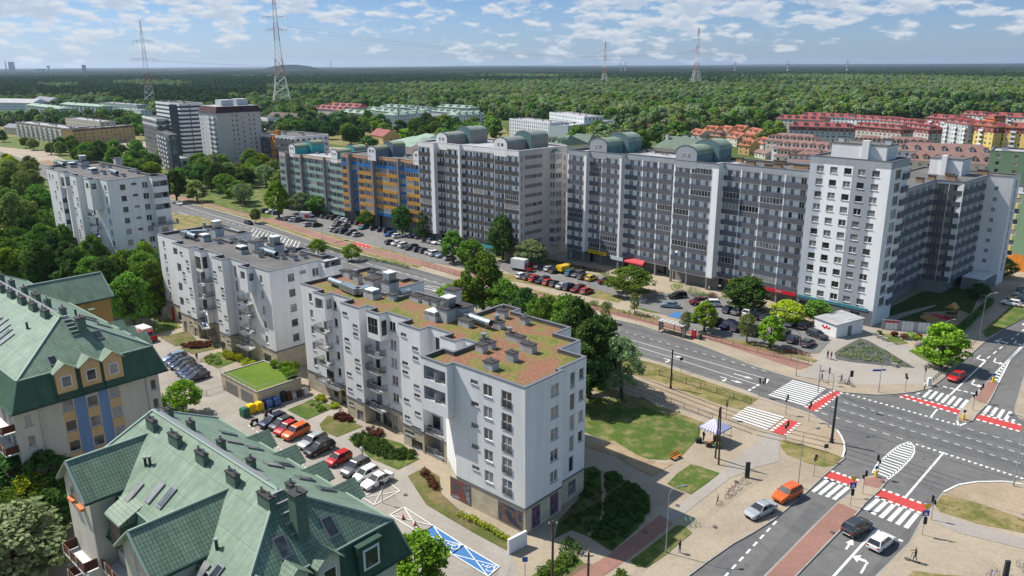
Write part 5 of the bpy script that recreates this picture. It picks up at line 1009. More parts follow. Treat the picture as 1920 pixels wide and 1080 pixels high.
def crossbay(B, xc, hw, yf, yb, zap, zea, wallm, sidem, sgn=-1, win=True, name='gable_bay', z0=-.1, skin=None):
 """a full-height bay with its own gabled tile roof, running out of the long slope"""
 xl, xr = xc-hw, xc+hw; F = lambda x, y, z: (x, y, z); b = MB(); q = [(xl, yf), (xr, yf), (xr, yb), (xl, yb)] if sgn < 0 else [(xl, yb), (xr, yb), (xr, yf), (xl, yf)]
 b.face([(xl, yf, z0), (xr, yf, z0), (xr, yf, zea), (xc, yf, zap), (xl, yf, zea)] if sgn < 0 else [(xr, yf, z0), (xl, yf, z0), (xl, yf, zea), (xc, yf, zap), (xr, yf, zea)], wallm)
 b.face([(xr, yf, z0), (xr, yb, z0), (xr, yb, zea), (xr, yf, zea)], sidem); b.face([(xl, yb, z0), (xl, yf, z0), (xl, yf, zea), (xl, yb, zea)], sidem)
 o = b.build(name, B.root, uv=True); s = -sgn*.0; ov = .45; yo = yf+sgn*ov; t = .18; sl = (zap-zea)/hw; c = MB()
 for side in (-1, 1):
  xe = xc+side*(hw+ov); ze_ = zea-sl*ov; top = [(xc, yo, zap+t), (xe, yo, ze_+t), (xe, yb, ze_+t), (xc, yb, zap+t)]
  top = top if side*sgn > 0 else top[::-1]; n_ = [Vector(p) for p in top]
  if (n_[1]-n_[0]).cross(n_[2]-n_[0]).z < 0: top = top[::-1]
  c.hexa([(x, y, z-t) for x, y, z in top], top, gflash, gt)
 c.build('tiled_roof', o, uv=True); c = MB(); bar(c, (xc, yo, zap+t), (xc, yb, zap+t), .13, gflash)
 for side in (-1, 1): bar(c, (xc, yo, zap+t), (xc+side*(hw+ov), yo, zea-sl*ov+t), .12, gflash); bar(c, (xc+side*(hw+ov), yo, zea-sl*ov), (xc+side*(hw+ov), yb, zea-sl*ov), .1, gm)
 c.build('gutter', o)
 if win:
  for dx in (-1.0, 1.0):
   c = MB(); y_ = yf+sgn*.04; a, d = sorted((y_, y_+sgn*.02)); c.box(xc+dx-.55, min(yf, y_), zea-1.6, xc+dx+.55, max(yf, y_), zea+.2, frame_w); c.box(xc+dx-.45, a, zea-1.5, xc+dx+.45, d, zea+.1, glass); c.build('window', o)
 return o
def small_dormer(B, y, wallm, x=.0, w=2.2, zb=None, zt=None, mm=None):
 """small gabled dormer standing in the end mansard (faces +x)"""
 zb = zb or B.ze+.9; zt = zt or B.zk+.05; b = MB(); x1 = x+.45; b.box(x-1.6, y-w/2, zb, x1, y+w/2, zt, wallm); o = b.build('dormer', B.root); c = MB(); ap = zt+.95
 for s in (-1, 1):
  q = [(x1+.35, y, ap), (x1+.35, y+s*(w/2+.3), zt-.1), (x-2.6, y+s*(w/2+.3), zt-.1), (x-2.6, y, ap)]; n_ = [Vector(p) for p in q]
  if (n_[1]-n_[0]).cross(n_[2]-n_[0]).z < 0: q = q[::-1]
  c.hexa([(p[0], p[1], p[2]-.1) for p in q], q, gflash, gt)
 c.face([(x1+.01, y-w/2, zt), (x1+.01, y+w/2, zt), (x1+.01, y, ap-.1)], wallm); c.build('dormer_roof', o, uv=True); c = MB(); zm = (zb+zt)/2
 c.box(x1, y-.62, zm-.75, x1+.06, y+.62, zm+.75, frame_w); c.box(x1+.061, y-.5, zm-.63, x1+.075, y+.5, zm+.63, glass); c.build('window', o)
 c = MB(); c.box(x1-.1, y-w/2-.1, zb-.5, x1+.12, y+w/2+.1, zb+.05, gm); c.build('apron', o)
def skylight(B, x, y, lx=.9, ly=1.5, face='s'):
 z = roof_z(B, y); sl = (B.zr-B.zk)/((B.yr-B.ys-1) if y < B.yr else (B.yn-.9-B.yr)); s = 1 if y < B.yr else -1; b = MB()
 def P(dx, dy, h): yy = y+dy; return (x+dx, yy-s*h*sl*.6, roof_z(B, yy)+h)
 q = [(-lx/2, -ly/2), (lx/2, -ly/2), (lx/2, ly/2), (-lx/2, ly/2)]; b.hexa([P(a, c, -.05) for a, c in q], [P(a, c, .14) for a, c in q], cap_m); o = b.build('skylight', B.root); b = MB(); q = [(a*.78, c*.84) for a, c in q]; b.face([P(a, c, .15) for a, c in q], glass); b.build('pane', o)
def sky_end(B, y, x, w=1.0, h=1.3):      # skylight in the hip end: slope runs along x
 rx = B.rx; sl = (B.zr-B.zk)/rx; Z = lambda xx: B.zk+(-.1-xx)*sl; b = MB(); q = [(x-h/2, y-w/2), (x+h/2, y-w/2), (x+h/2, y+w/2), (x-h/2, y+w/2)]
 b.hexa([(a, c, Z(a)-.05) for a, c in q], [(a+.05, c, Z(a)+.16) for a, c in q], cap_m); o = b.build('skylight', B.root); b = MB(); b.face([((a-x)*.8+x+.06, (c-y)*.8+y, Z((a-x)*.8+x)+.175) for a, c in q], glass); b.build('pane', o)
# ---- nearer one
G2 = Bld('apartment_house', 'green tiled house with two gabled bays in the bottom left corner', 'house', G(752, 1040, 14.2).xy, 132)
G2.rx = 4.6; green_house(G2, 29.5, .3, -15.2, 22.3, 17.8, 14.2, 4.6, 3.2)
w = G2.wall((-.5, -15.0), (-.5, -.2), -.1, 14.3, pl_cream)
for yy in (3, 7.5, 12.5):
 for k in range(4): G2.window(w, yy, 12.2-2.8*k, 1.3, 1.5, 1)
G2.wall((-.5, -.2), (-29.2, -.2), -.1, 14.3, pl_cream); G2.wall((-29.2, -.2), (-29.2, -15.0), -.1, 14.3, pl_cream); ws = G2.wall((-29.2, -15.0), (-.5, -15.0), -.1, 14.3, pl_cream)
def brown_bal(B, w, s0, s1, zs, dep=1.3):
 for z in zs:
  mb = MB(); B.wbox(mb, w, s0, s1, .004, dep, z-.14, z, frame_w); rb = MB(); n = int((s1-s0)/.13)
  for zz in (z+.1, z+.95): B.wbox(rb, w, s0, s1, dep-.07, dep, zz, zz+.08, brown)
  B.wbox(rb, w, s0, s1, dep-.05, dep-.02, z+.181, z+.949, brown)
  for x in (s0, s1-.06): B.wbox(rb, w, x, x+.06, .01, dep-.071, z+.1, z+1.03, brown)
  for k in range(int((s1-s0)/1.6)+1): x = s0+.05+k*1.6; B.wbox(rb, w, x, x+.08, dep+.001, dep+.05, z-.1, z+1.05, frame_w)
  B.part('balcony', mb, B.P(w, (s0+s1)/2, dep, z), [('railing', rb)])
for z in (11.3, 8.5, 5.7, 2.9):
 for s_ in (7.5, 10.5, 13.5): G2.window(ws, s_, z+1.15, 1.5, 2.1, 1, sill=False)
brown_bal(G2, ws, 6.9, 16.6, (11.3, 8.5, 5.7, 2.9)); 
crossbay(G2, -24.3, 2.8, -16.45, -9.2, 20.9, 18.5, pl_cream, pl_cream); crossbay(G2, -9.5, 2.8, -17.3, -9.2, 20.9, 18.6, pl_cream, pl_cream)
wa = G2.wall((-26.9, -16.46), (-21.7, -16.46), 0, 14.5, pl_cream); brown_bal(G2, wa, 0.2, 5.0, (11.3, 8.5, 5.7, 2.9), 1.2); wb = G2.wall((-12.1, -17.31), (-6.9, -17.31), 0, 14.5, pl_cream); brown_bal(G2, wb, 0.2, 5.0, (11.3, 8.5, 5.7, 2.9), 1.2)
for w_ in (wa, wb):
 for z in (11.3, 8.5, 5.7): G2.window(w_, 2.6, z+1.15, 2.6, 2.1, 1, sill=False)
g = MB(); g.box(-20.2, -15.6, 14.3, -17.4, -13.4, 17.0, gm); g.box(-20.0, -15.65, 14.5, -17.6, -15.601, 16.8, dark_in); g.hexa([(-20.4, -15.8, 17.01), (-17.2, -15.8, 17.01), (-17.2, -11.5, 17.01), (-20.4, -11.5, 17.01)], [(-20.4, -15.8, 17.2), (-17.2, -15.8, 17.2), (-17.2, -12, 19.0), (-20.4, -12, 19.0)], gt); g.build('dormer', G2.root, uv=True)
for x in (-24.2, -19.5, -14.6, -9.4, -4.4): gchimney(G2, x, -9.3, 1.8 if x in (-19.5, -4.4) else 1.5, .5, .65, 2)
for x in (-25.4, -21.0, -15.4, -10.4, -4.4): gchimney(G2, x, -7.1, .8, .5, .65, 1)
b = MB(); b.box(-2.4, -8.6, 18.5, -1.4, -7.6, 23.0, gchim); b.box(-2.5, -8.7, 23.002, -1.3, -7.5, 23.12, chim_cap); b.cyl((-1.9, -8.1, 23.1), (-1.9, -8.1, 23.7), .1, .1, 8, steel); b.build('chimney', G2.root)
b = MB()
for i in range(5): x = -4.3+i*.62; z = 17.8+(-.1-x)*(22.3-17.8)/4.6+.35; b.box(x-.1, -9.0, z, x+.15, -7.9 if i < 4 else -7.4, z+.06, steel)
b.build('roof_ladder', G2.root)
for y, z_ in ((-12.6, 0), (-10.2, 0), (-7.4, 0)): small_dormer(G2, y, pl_cream, 0.1, 1.9)
b = MB(); b.box(-.6, -4.8, 14.9, .75, -2.4, 17.6, gm); o = b.build('dormer', G2.root); b = MB(); b.box(.751, -4.4, 15.3, .8, -2.8, 17.2, frame_w); b.box(.801, -4.2, 15.5, .82, -3.0, 17.0, glass); b.build('window', o)
for y, x in ((-9.9, -1.6), (-5.8, -1.4)): sky_end(G2, y, x)
for x, y in [(-19.5, -13.4), (-17.0, -12.6), (-15.2, -12.4), (-5.6, -14.6), (-4.2, -14.2), (-22, -3.2), (-17.5, -3), (-13, -2.6), (-9, -3), (-6.5, -2.6), (-12, -4.2), (-18.5, -4.4)]: skylight(G2, x, y, .85, 1.6)
b = MB()
for x, y in [(-20.9, -11.6), (-20.4, -11.4), (-12.4, -13.2), (-5.9, -12.9), (-11.9, -13.0)]: z = roof_z(G2, y); b.cyl((x, y, z-.1), (x, y, z+.8), .13, .13, 8, gm); b.cyl((x, y, z+.8), (x, y, z+.92), .2, .2, 8, steel)
b.build('vent_pipe', G2.root)
for i, x in enumerate((-21.5, -16.5, -11.8, -7.2)):     # little gables on the car-park side
 z = 17.2; b = MB(); yb = -4.2
 for s in (-1, 1):
  q = [(x, .9, z+1.3), (x+s*1.5, .9, z), (x+s*1.5, yb, z), (x, yb, z+1.3)]; n_ = [Vector(p) for p in q]
  if (n_[1]-n_[0]).cross(n_[2]-n_[0]).z < 0: q = q[::-1]
  b.hexa([(p[0], p[1], p[2]-.12) for p in q], q, gflash, gt)
 b.build('dormer_roof', G2.root, uv=True); b = MB(); b.hexa([(x-1.2, -.6, 14.6), (x+1.2, -.6, 14.6), (x+1.2, .6, 14.6), (x-1.2, .6, 14.6)], [(x-1.2, -.6, z-.01), (x+1.2, -.6, z-.01), (x+1.2, .6, z-.01), (x-1.2, .6, z-.01)], pl_cream); b.build('dormer', G2.root)
fb = MB()
for xx in (-25.3, -23.3): fb.box(xx-.6, -16.85, 16.75, xx+.6, -16.5, 17.0, mat('terracotta_box', (.6, .18, .06), .7))
fb.build('flower_box', G2.root); G2.close()
# ---- further one, at the left edge
G1 = Bld('apartment_house', 'green tiled house with blue and peach striped end wall at the left edge', 'house', G(293, 698, 14.2).xy, 132)
G1.rx = 7.4; green_house(G1, 50, .9, -17.2, 22.6, 18.0, 14.2, 7.4, 6)
w = G1.wall((-.5, -17.0), (-.5, .4), -.1, 14.3, pl_cream)
def g1s(px, py): 
 h = G1.pick(px, py); return h[1] if h else None
cols = [g1s(133, 790), g1s(179, 780), g1s(219, 764)]
w['bands'] = [(cols[0]+.75, cols[1]-.75, 0, 14.3, blue_r), (cols[1]+.75, cols[2]-.75, 0, 14.3, blue_r)]+[(c-.75, c+.75, 0, 13.2, peach) for c in cols]
for i, c in enumerate(cols):
 for k in range(5): G1.window(w, c, 13.0-.35*(i % 2)-2.8*k, 1.35, 1.45, 0, frame_w)
for px, py in [(308, 705)]: 
 for k in range(4): G1.window(w, g1s(px, py) or 16.6, 12.4-2.8*k, .8, 1.5, 0)
for k in range(5): G1.window(w, 1.3, 12.6-2.8*k, .9, 1.5, 0)
b = MB(); G1.wbox(b, w, 2.6, 2.72, .01, .13, 0, 14.2, steel); G1.wbox(b, w, 15.6, 15.72, .01, .13, 0, 14.2, steel); b.build('downpipe', G1.root)
G1.wall((-.5, .4), (-49.5, .4), -.1, 14.3, orange_r); G1.wall((-49.5, .4), (-49.5, -17), -.1, 14.3, pl_cream); ws = G1.wall((-49.5, -17.0), (-.5, -17.0), -.1, 14.3, pl_cream)
for z in (11.3, 8.5, 5.7, 2.9):
 for s_ in (34, 37.5, 41, 44.5, 47): G1.window(ws, s_, z+1.15, 1.6, 2.1, 1, sill=False)
brown_bal(G1, ws, 33, 48.2, (11.3, 8.5, 5.7, 2.9, .4), 1.5)
crossbay(G1, -33.5, 3.6, 6.2, -6.5, 20.9, 17.9, pl_cream, orange_r, sgn=1); crossbay(G1, -33, 3.0, -17.9, -9.2, 21.0, 18.2, pl_cream, pl_cream)
for c in cols: small_dormer(G1, -17.0+c, peach, .1, 2.3)
for x in (-38, -33.4, -28.9, -24.4, -19.8, -15.2, -10.6): gchimney(G1, x, -9.0, 2.0, .65, .9, 2)
for x in (-36, -31, -25.3, -20.4, -15.8, -10): gchimney(G1, x, -7.0, 1.0 if x != -20.4 else 2.0, .65, .9, 1)
b = MB(); b.box(-5.4, -7.2, 19, -4.4, -6.2, 22.6, gchim); b.box(-5.5, -7.3, 22.602, -4.3, -6.1, 22.72, chim_cap); b.cyl((-4.9, -6.7, 22.7), (-4.9, -6.7, 23.2), .1, .1, 8, steel); b.build('chimney', G1.root)
b = MB()
for i in range(5): x = -7.0+i*.62; z = 18+(-.1-x)*(22.6-18)/7.4+.35; b.box(x-.1, -8.2, z, x+.15, -7.2, z+.06, steel)
b.build('roof_ladder', G1.root)
for y, x in ((-11.6, -1.5), (-5.3, -3.5)): sky_end(G1, y, x)
for x, y in [(-12.5, -13.4), (-14.3, -13.1), (-16.1, -12.8), (-18.2, -12.4), (-20, -12.6), (-9, -2.6), (-12, -3.2), (-15, -2.4)]: skylight(G1, x, y, .85, 1.9)
b = MB(); b.box(-27.2, 1.6, 17, -26.2, 2.5, 17.1, gchim); 
for x, y in [(-11, -11.2), (-13.5, -4.4)]: z = roof_z(G1, y); b.cyl((x, y, z-.1), (x, y, z+.9), .15, .15, 8, gm)
b.build('vent_pipe', G1.root)
for x in (-13.5, -9.6, -5.6):
 z = 17.0; b = MB()
 for s in (-1, 1):
  q = [(x, 1.7, z+1.4), (x+s*1.6, 1.7, z), (x+s*1.6, -4, z), (x, -4, z+1.4)]; n_ = [Vector(p) for p in q]
  if (n_[1]-n_[0]).cross(n_[2]-n_[0]).z < 0: q = q[::-1]
  b.hexa([(p[0], p[1], p[2]-.12) for p in q], q, gflash, gt)
 b.build('dormer_roof', G1.root, uv=True); b = MB(); b.box(x-1.2, 0, 14.3, x+1.2, 1.3, z-.02, pl_cream); b.build('dormer', G1.root)
G1.close()
# -- buildings further off
red_t = mat('red_tile', (.28, .07, .065), .7, kind='mottle', col2=(.20, .045, .045), s1=.1); brown_t = mat('brown_tile', (.24, .145, .125), .8, kind='mottle', col2=(.19, .11, .095), s1=.1); orange_t = mat('orange_tile', (.34, .115, .065), .8, kind='mottle', col2=(.30, .09, .05), s1=.3); green_t = mat('pale_green_roof', (.25, .34, .26), .7, kind='mottle', col2=(.19, .27, .21), s1=.1); maroon = mat('maroon_band', (.07, .028, .035), .7, kind='mottle'); ochre_w = mat('ochre_wall', (.55, .36, .15), .9, kind='plaster'); green_w = mat('green_wall', (.20, .31, .19), .9, kind='plaster'); orange_w = mat('orange_wall', (.62, .22, .03), .8, kind='plaster'); teal_w = mat('pale_teal_wall', (.40, .50, .46), .9, kind='plaster'); white_w = mat('white_far_wall', (.66, .69, .72), .9, kind='plaster', dirt=.06); yellow_w = mat('yellow_wall', (.68, .50, .16), .9, kind='plaster'); navy = mat('navy_glass', (.03, .04, .07), .25)
FOOT = []
def far(name, label, P0, P1, zt, depth, m, nf=4, roof=None, rm=None, ins=1.0, group=None, win=(1.3, 1.4), pitch=3.4, bands=None, par=.5, m2=None, hip=3.0, fh=None, balc=None, chim=0, z1=None, cat='apartment block', dormers=0, gx=None, top=None):
 """block whose street-side roofline runs between two surveyed roof points; flat or pitched roof"""
 a, b = G(*P0, zt), G(*P1, zt); h = head((a.x, a.y), (b.x, b.y)); L = (b-a).length; B = Bld(name, label, cat, (b.x, b.y), h, group)
 FOOT.append((B.o.xy.copy(), B.u.xy.copy(), B.v.xy.copy(), L, depth)); m2 = m2 or m; fh = fh or (zt-.6)/max(1, nf); W = [((-L, 0), (0, 0), m), ((0, 0), (0, depth), m2), ((0, depth), (-L, depth), m), ((-L, depth), (-L, 0), m2)]; ws = []
 for i, (p, q, mm) in enumerate(W):
  w = B.wall(p, q, -.1, zt, mm, bands=[(x0*L if x0 <= 1 else x0, x1*L if x1 <= 1 else x1, z0, z1_, q_) for x0, x1, z0, z1_, q_ in (bands or [])] if i == 0 else ([(0, depth, z0, z1_, q_) for x0, x1, z0, z1_, q_ in (bands or []) if x0 == 0 and x1 == 1] if i == 1 else [])); ws.append(w)
  if i > 1 or not win: continue
  n = max(1, int(w['L']/pitch)); st = w['L']/n
  for k in range(nf):
   for j in range(n):
    z = k*fh+fh*.58
    if balc and i == 0 and j % balc == 1: B.balcony(w, st*j+.2, st*(j+1)-.2, k*fh+.35, 1.2, m=frame_w if m is not white_w else dark_bal) if k else None; B.window(w, st*(j+.5), z, st*.6, 1.9, 1, sill=False, rec=.1); continue
    B.window(w, st*(j+.5), z, win[0], win[1], 0, frame_w if m is not white_w else frame_g, rec=.12, sill=False)
 if roof == 'flat' or roof is None: flat_roof(B, [(-L, 0), (0, 0), (0, depth), (-L, depth)], zt+.02, rm or felt, par=par, th=.4, capm=top)
 else:
  o = .5; r = 'hip' == roof; zz = zt+ins*depth*.28; mb = MB(); e = [(-L-o, -o, zt), (o, -o, zt), (o, depth+o, zt), (-L-o, depth+o, zt)]; x0, x1 = (-L+hip, -hip) if r else (-L-o, o); R0, R1 = (x0, depth/2, zz), (x1, depth/2, zz)
  mb.face([e[0], e[1], R1, R0], rm); mb.face([e[2], e[3], R0, R1], rm); mb.face([e[1], e[2], R1], rm if r else m2); mb.face([e[3], e[0], R0], rm if r else m2); mb.face(e[::-1], pl_dim); rr = mb.build('roof', B.root)
  for i in range(dormers):
   x = -L+L*(i+.5)/dormers; y = depth*.16; z = zt+(zz-zt)*.3; d = MB(); d.box(x-1.2, y-1.2, zt, x+1.2, y+2.2, z+1.1, m); d.hexa([(x-1.5, y-1.5, z+1.102), (x+1.5, y-1.5, z+1.102), (x+1.5, y+3, z+1.102), (x-1.5, y+3, z+1.102)], [(x-.1, y-1.5, z+2.0), (x+.1, y-1.5, z+2.0), (x+.1, y+3, z+2.0), (x-.1, y+3, z+2.0)], rm); q_ = d.build('dormer', B.root); d = MB(); d.box(x-.5, y-1.25, z-.2, x+.5, y-1.201, z+.8, glass); d.build('window', q_)
 for i in range(chim):
  x = -L*(i+.5)/chim; y = depth*(.35+.3*((i*7) % 3)/2); zc = zt-par if (roof in (None, 'flat')) else zt+.5; vent(B, x, y, zc, 1.4+(i % 3)*.6, 1.0, 1.0+.4*(i % 2)+(0 if roof in (None, 'flat') else ins*depth*.22), chim_w)
 B.close(); return B
T = lambda x, y: (240+x/5.053, 170+y/5.053)
def bandset(z0, z1, n, mm, f=.5): h = (z1-z0)/n; return [(0, 1, z0+i*h, z0+i*h+h*f, mm) for i in range(n)]
far('apartment_block', 'white and navy striped high rise left of the beige tower', T(255, 100), T(480, 125), 33, 14, white_w, nf=12, win=None, bands=bandset(4, 33, 12, navy, .48), chim=5, top=frame_w)
far('apartment_block', 'charcoal slab with small windows joined to the striped high rise', T(582, 130), T(700, 112), 32.5, 12, mat('charcoal_wall', (.10, .105, .115), .8), nf=12, win=(1.0, 1.3), pitch=5, chim=0)
far('apartment_block', 'lower dark glazed wing of the striped high rise', T(130, 237), T(265, 268), 23.5, 12, mat('charcoal_wall'), nf=8, win=(1.8, 1.5), bands=[(0, 1, 22, 23.5, white_w), (0, 1, 18.6, 20, white_w)], top=frame_w)
far('apartment_block', 'charcoal balcony wing in front of the striped high rise', T(275, 380), T(385, 420), 20, 4, mat('charcoal_wall'), nf=8, win=(1.8, 1.5), balc=2)
far('shop', 'low white shop pavilion with turquoise end below the striped high rise', T(150, 615), T(385, 655), 5.5, 14, white_w, nf=1, win=(2.2, 2.4), bands=[(0, .35, 3.2, 5.5, mat('turquoise_sign', (.10, .42, .38), .6))], rm=felt_l)
BT = Bld('apartment_block', 'beige tower with maroon top band and white balcony stack', 'apartment block', G(405, 212, 29.5).xy, 47)
hL = 36; p0 = BT.L(369.6, 204, hL); p1 = BT.L(480, 206, hL)
uw = BT.wall((0, 0), (25.5, 0), -.1, 29.5, pl_beige); ub = BT.wall((25.5, 0), (25.5, 24), -.1, 29.5, pl_beige); lw = BT.wall((0, 24), (0, 0), -.1, 29.5, pl_dim)
for k in range(10):
 for s_ in (9, 11.4, 18.6, 21.4): BT.window(uw, s_, 27.6-k*2.6, .8, 1.2, 0, frame_g, sill=False)
 BT.window(uw, 14.8, 26.4-k*2.6, .8, 1.4, 0, frame_g, sill=False)
 for s_ in (14.5, 20.5):
  BT.window(lw, s_, 27.6-k*2.6, 1.8, 2.0, 1, sill=False); BT.balcony(lw, s_-2, s_+2, 26.4-k*2.6, 1.2, m=frame_w)
 BT.window(lw, 3.2, 27.6-k*2.6, .9, 1.2, 0, frame_g, sill=False)
BT.wall((25.5, 24), (0, 24), -.1, 29.5, pl_beige)
mb = MB(); e = [(-.5, -.5), (13.8, -.5), (14.8, .8), (15.8, -.5), (26, -.5), (26, 24.5), (-.5, 24.5)]; t = [(.9, .9), (13.4, .9), (14.8, 2), (16.2, .9), (24.8, .9), (24.8, 23), (.9, 23)]; mb.hexa([(*p, 29.4) for p in e], [(*p, 32.8) for p in t], maroon, felt_l); mb.build('maroon_band', BT.root)
mb = MB(); mb.box(6, 6, 32.7, 13, 14, 36, pl_dim); mb.box(15.4, 7, 32.7, 22, 14, 36.3, pl_dim); mb.build('plant_room', BT.root); BT.close()
far('apartment_block', 'low dark block with white roof edge behind the mint slab', T(1235, 405), T(1580, 438), 17, 22, mat('charcoal_wall'), nf=5, win=(1.8, 1.5), bands=[(0, 1, 15.2, 17, white_w), (.33, .47, 0, 17.01, orange_w)], m2=pl_dim, chim=6, top=frame_w)
b_ = MB(); p = G(*T(1410, 412), 17)-Vector((-1.6, 4.2, 0)); q, r_ = uv_(123); b_.obox(p.xy, q, 2.8, 2.6, 0, 19.5, orange_w); 
for k in range(5): 
 c = p+q*1.0
o = b_.build('stair_tower'); tag(o, 'orange stair tower standing proud of the low dark block', 'stair tower')
far('apartment_block', 'long low block with maroon roof beyond the beige tower', T(1320, 237), T(1700, 262), 9, 12, pl_cream, nf=3, roof='gable', rm=maroon, ins=1.0, win=(1.1, 1.2))
far('apartment_block', 'small white block with maroon stripes left of the maroon roof', T(1215, 243), T(1320, 260), 11, 10, white_w, nf=3, win=(1.4, 1.3), bands=[(0, 1, 6, 8, maroon)])
q1 = lambda x, y: (x/3, 100+y/3)
far('apartment_block', 'long cream apartment row with pale roof and maroon edge at the far left', q1(85, 385), q1(400, 425), 12, 12, pl_cream, nf=5, rm=felt_l, win=(1.3, 1.4), m2=ochre_w, balc=3, chim=10, bands=[(0, 1, 10.8, 11.5, maroon)])
far('apartment_block', 'amber walled row ending in green trees at the far left', q1(405, 428), q1(752, 402), 12, 12, ochre_w, nf=5, rm=felt_l, win=(1.2, 1.3), chim=6, bands=[(0, 1, 10.6, 11.5, maroon)])
far('apartment_block', 'cream row behind the amber walled row', q1(365, 362), q1(560, 385), 12, 12, pl_cream, nf=4, rm=felt_l, win=(1.2, 1.3), chim=4)
far('apartment_block', 'pale teal apartment row, nearest the white grey-roofed hall', q1(145, 290), q1(335, 312), 12.5, 14, teal_w, nf=5, rm=green_t, win=(1.4, 1.4), balc=3, chim=5, roof='hip', ins=.5)
far('apartment_block', 'pale teal apartment row in the middle of the far left', q1(335, 285), q1(560, 300), 12.5, 14, teal_w, nf=5, rm=green_t, win=(1.4, 1.4), balc=3, chim=5, roof='hip', ins=.5)
far('apartment_block', 'pale teal apartment row furthest to the right behind the white cubes', q1(560, 275), q1(770, 290), 12.5, 14, teal_w, nf=5, rm=felt_l, win=(1.4, 1.4), chim=5)
far('apartment_block', 'white cube-like block with small dark windows near the left pylon', q1(620, 305), q1(790, 318), 9.5, 12, white_w, nf=3, rm=felt_l, win=(1.1, 1.4), chim=3)
far('apartment_block', 'dark brown low block left of the white cubes', q1(495, 325), q1(570, 335), 9, 14, maroon, nf=2, win=(1.4, 1.3))
far('hall', 'white hall with grey sawtooth roofs at the far left edge', q1(-60, 275), q1(180, 280), 10, 24, white_w, nf=3, roof='gable', rm=felt_l, ins=.7, win=(1.4, 1.6))
far('hall', 'white gabled hall with steep grey roof behind the teal rows', q1(180, 265), q1(270, 275), 10, 20, white_w, nf=2, roof='gable', rm=mat('slate_far', (.16, .17, .2), .8), ins=1.0, win=(1.4, 1.6))
far('house', 'grey roofed house at the far left edge behind the trees', q1(20, 415), q1(90, 420), 6, 10, pl_cream, nf=2, roof='gable', rm=mat('slate_far'), ins=1.0)
for i, (a, b, z, d, lab) in enumerate([((588, 203), (640, 207), 13, 14, 'red roofed apartment row left of the pale green roofs'), ((610, 199), (672, 202), 14, 14, 'red roofed apartment row just behind the first red row')]): far('apartment_block', lab, a, b, z, d, pl_beige, nf=4, roof='hip', rm=red_t, ins=.9, dormers=5, group=None)
gl = ['pale green roofed block nearest to the red roofs', 'pale green roofed block behind the nearest green one', 'pale green roofed block in the middle of the green cluster', 'pale green roofed block at the front right of the green cluster', 'pale green roofed block at the back of the green cluster', 'pale green roofed block ending the green cluster on the right']
for i, (a, b) in enumerate([((633, 209), (690, 214)), ((655, 203), (712, 207)), ((702, 207), (750, 212)), ((740, 216), (806, 210)), ((712, 200), (766, 202)), ((768, 204), (805, 205))]): far('apartment_block', gl[i], a, b, 12, 13, white_w if i % 2 else pl_beige, nf=4, roof='hip', rm=green_t, ins=.7, dormers=4, chim=2)
gl = ['pale green roofed block with grey walls, front left of the right-hand green cluster', 'pale green roofed block at the front right of the right-hand green cluster', 'pale green roofed block at the back of the right-hand green cluster']
for i, (a, b) in enumerate([((808, 208), (855, 212)), ((856, 216), (907, 213)), ((820, 200), (880, 203))]): far('apartment_block', gl[i], a, b, 12, 13, [pl_dim, white_w, pl_beige][i], nf=4, roof='hip', rm=green_t, ins=.7, dormers=4)
for i, (a, b, z, lab) in enumerate([((955, 222), (1030, 230), 13.5, 'white modern block with rows of narrow windows, left part of the white group'), ((1030, 210), (1095, 219), 16.5, 'tallest white modern block with stair core in the middle of the white group'), ((1065, 236), (1152, 225), 12, 'white modern block with roof terrace, right part of the white group')]): far('apartment_block', lab, a, b, z, 16, white_w, nf=5, win=(1.0, 1.9), pitch=2.7, rm=felt_l, chim=4, top=frame_w)
far('house', 'small red roofed house between the mint slab and the beige block', (694, 252), (718, 256), 8, 12, ochre_w, nf=2, roof='gable', rm=red_t, ins=1.2)
far('hall', 'wide pale green pavilion roof with a white lantern behind the orange slab', (718, 268), (772, 276), 8, 30, pl_dim, nf=2, roof='hip', rm=green_t, ins=.5, hip=12)
far('hall', 'green shed roof behind the slate blue vaults', (760, 262), (790, 268), 8, 24, pl_dim, nf=2, roof='hip', rm=green_t, ins=.6, hip=6)
far('hall', 'dark brown sheet roof beside the orange slab', (735, 290), (786, 300), 9, 30, pl_dim, nf=2, roof='gable', rm=mat('dark_brown_sheet', (.10, .075, .065), .8), ins=.5)
far('apartment_house', 'green tiled house showing between the beige block and the charcoal block', (1018, 270), (1052, 274), 20, 16, mat('pale_green_wall', (.45, .5, .38), .9, kind='plaster'), nf=6, roof='hip', rm=gt2, ins=.9, dormers=2)
far('apartment_house', 'green tiled roof peeping over the left end of the charcoal block', (1052, 268), (1100, 272), 19, 16, pl_cream, nf=6, roof='hip', rm=gt2, ins=.9)
far('apartment_house', 'green tiled roof with black chimneys peeping over the middle of the charcoal block', (1225, 276), (1310, 284), 20, 16, pl_cream, nf=6, roof='hip', rm=gt2, ins=1.0, chim=4)
rnd = random.Random(5)
hs = [(1196, 240, 'lone orange roofed cottage among the trees beyond the charcoal block'), (1292, 250, 'leftmost of the orange roofed cottages, beside the round trees'), (1318, 244, 'long orange roofed cottage in the back row'), (1345, 243, 'orange roofed cottage in the middle of the back row'), (1372, 243, 'orange roofed cottage with ridge dormers in the back row'), (1398, 248, 'orange roofed cottage at the right of the back row'), (1330, 254, 'brown tiled cottage in the middle row of cottages'), (1362, 256, 'orange roofed cottage in the middle row'), (1390, 260, 'orange roofed cottage with steep gable in the middle row'), (1412, 266, 'orange roofed cottage nearest to the brown roofed terrace'), (1385, 272, 'orange roofed cottage at the front of the group'), (1415, 285, 'small brown garden pavilion in front of the cottages')]
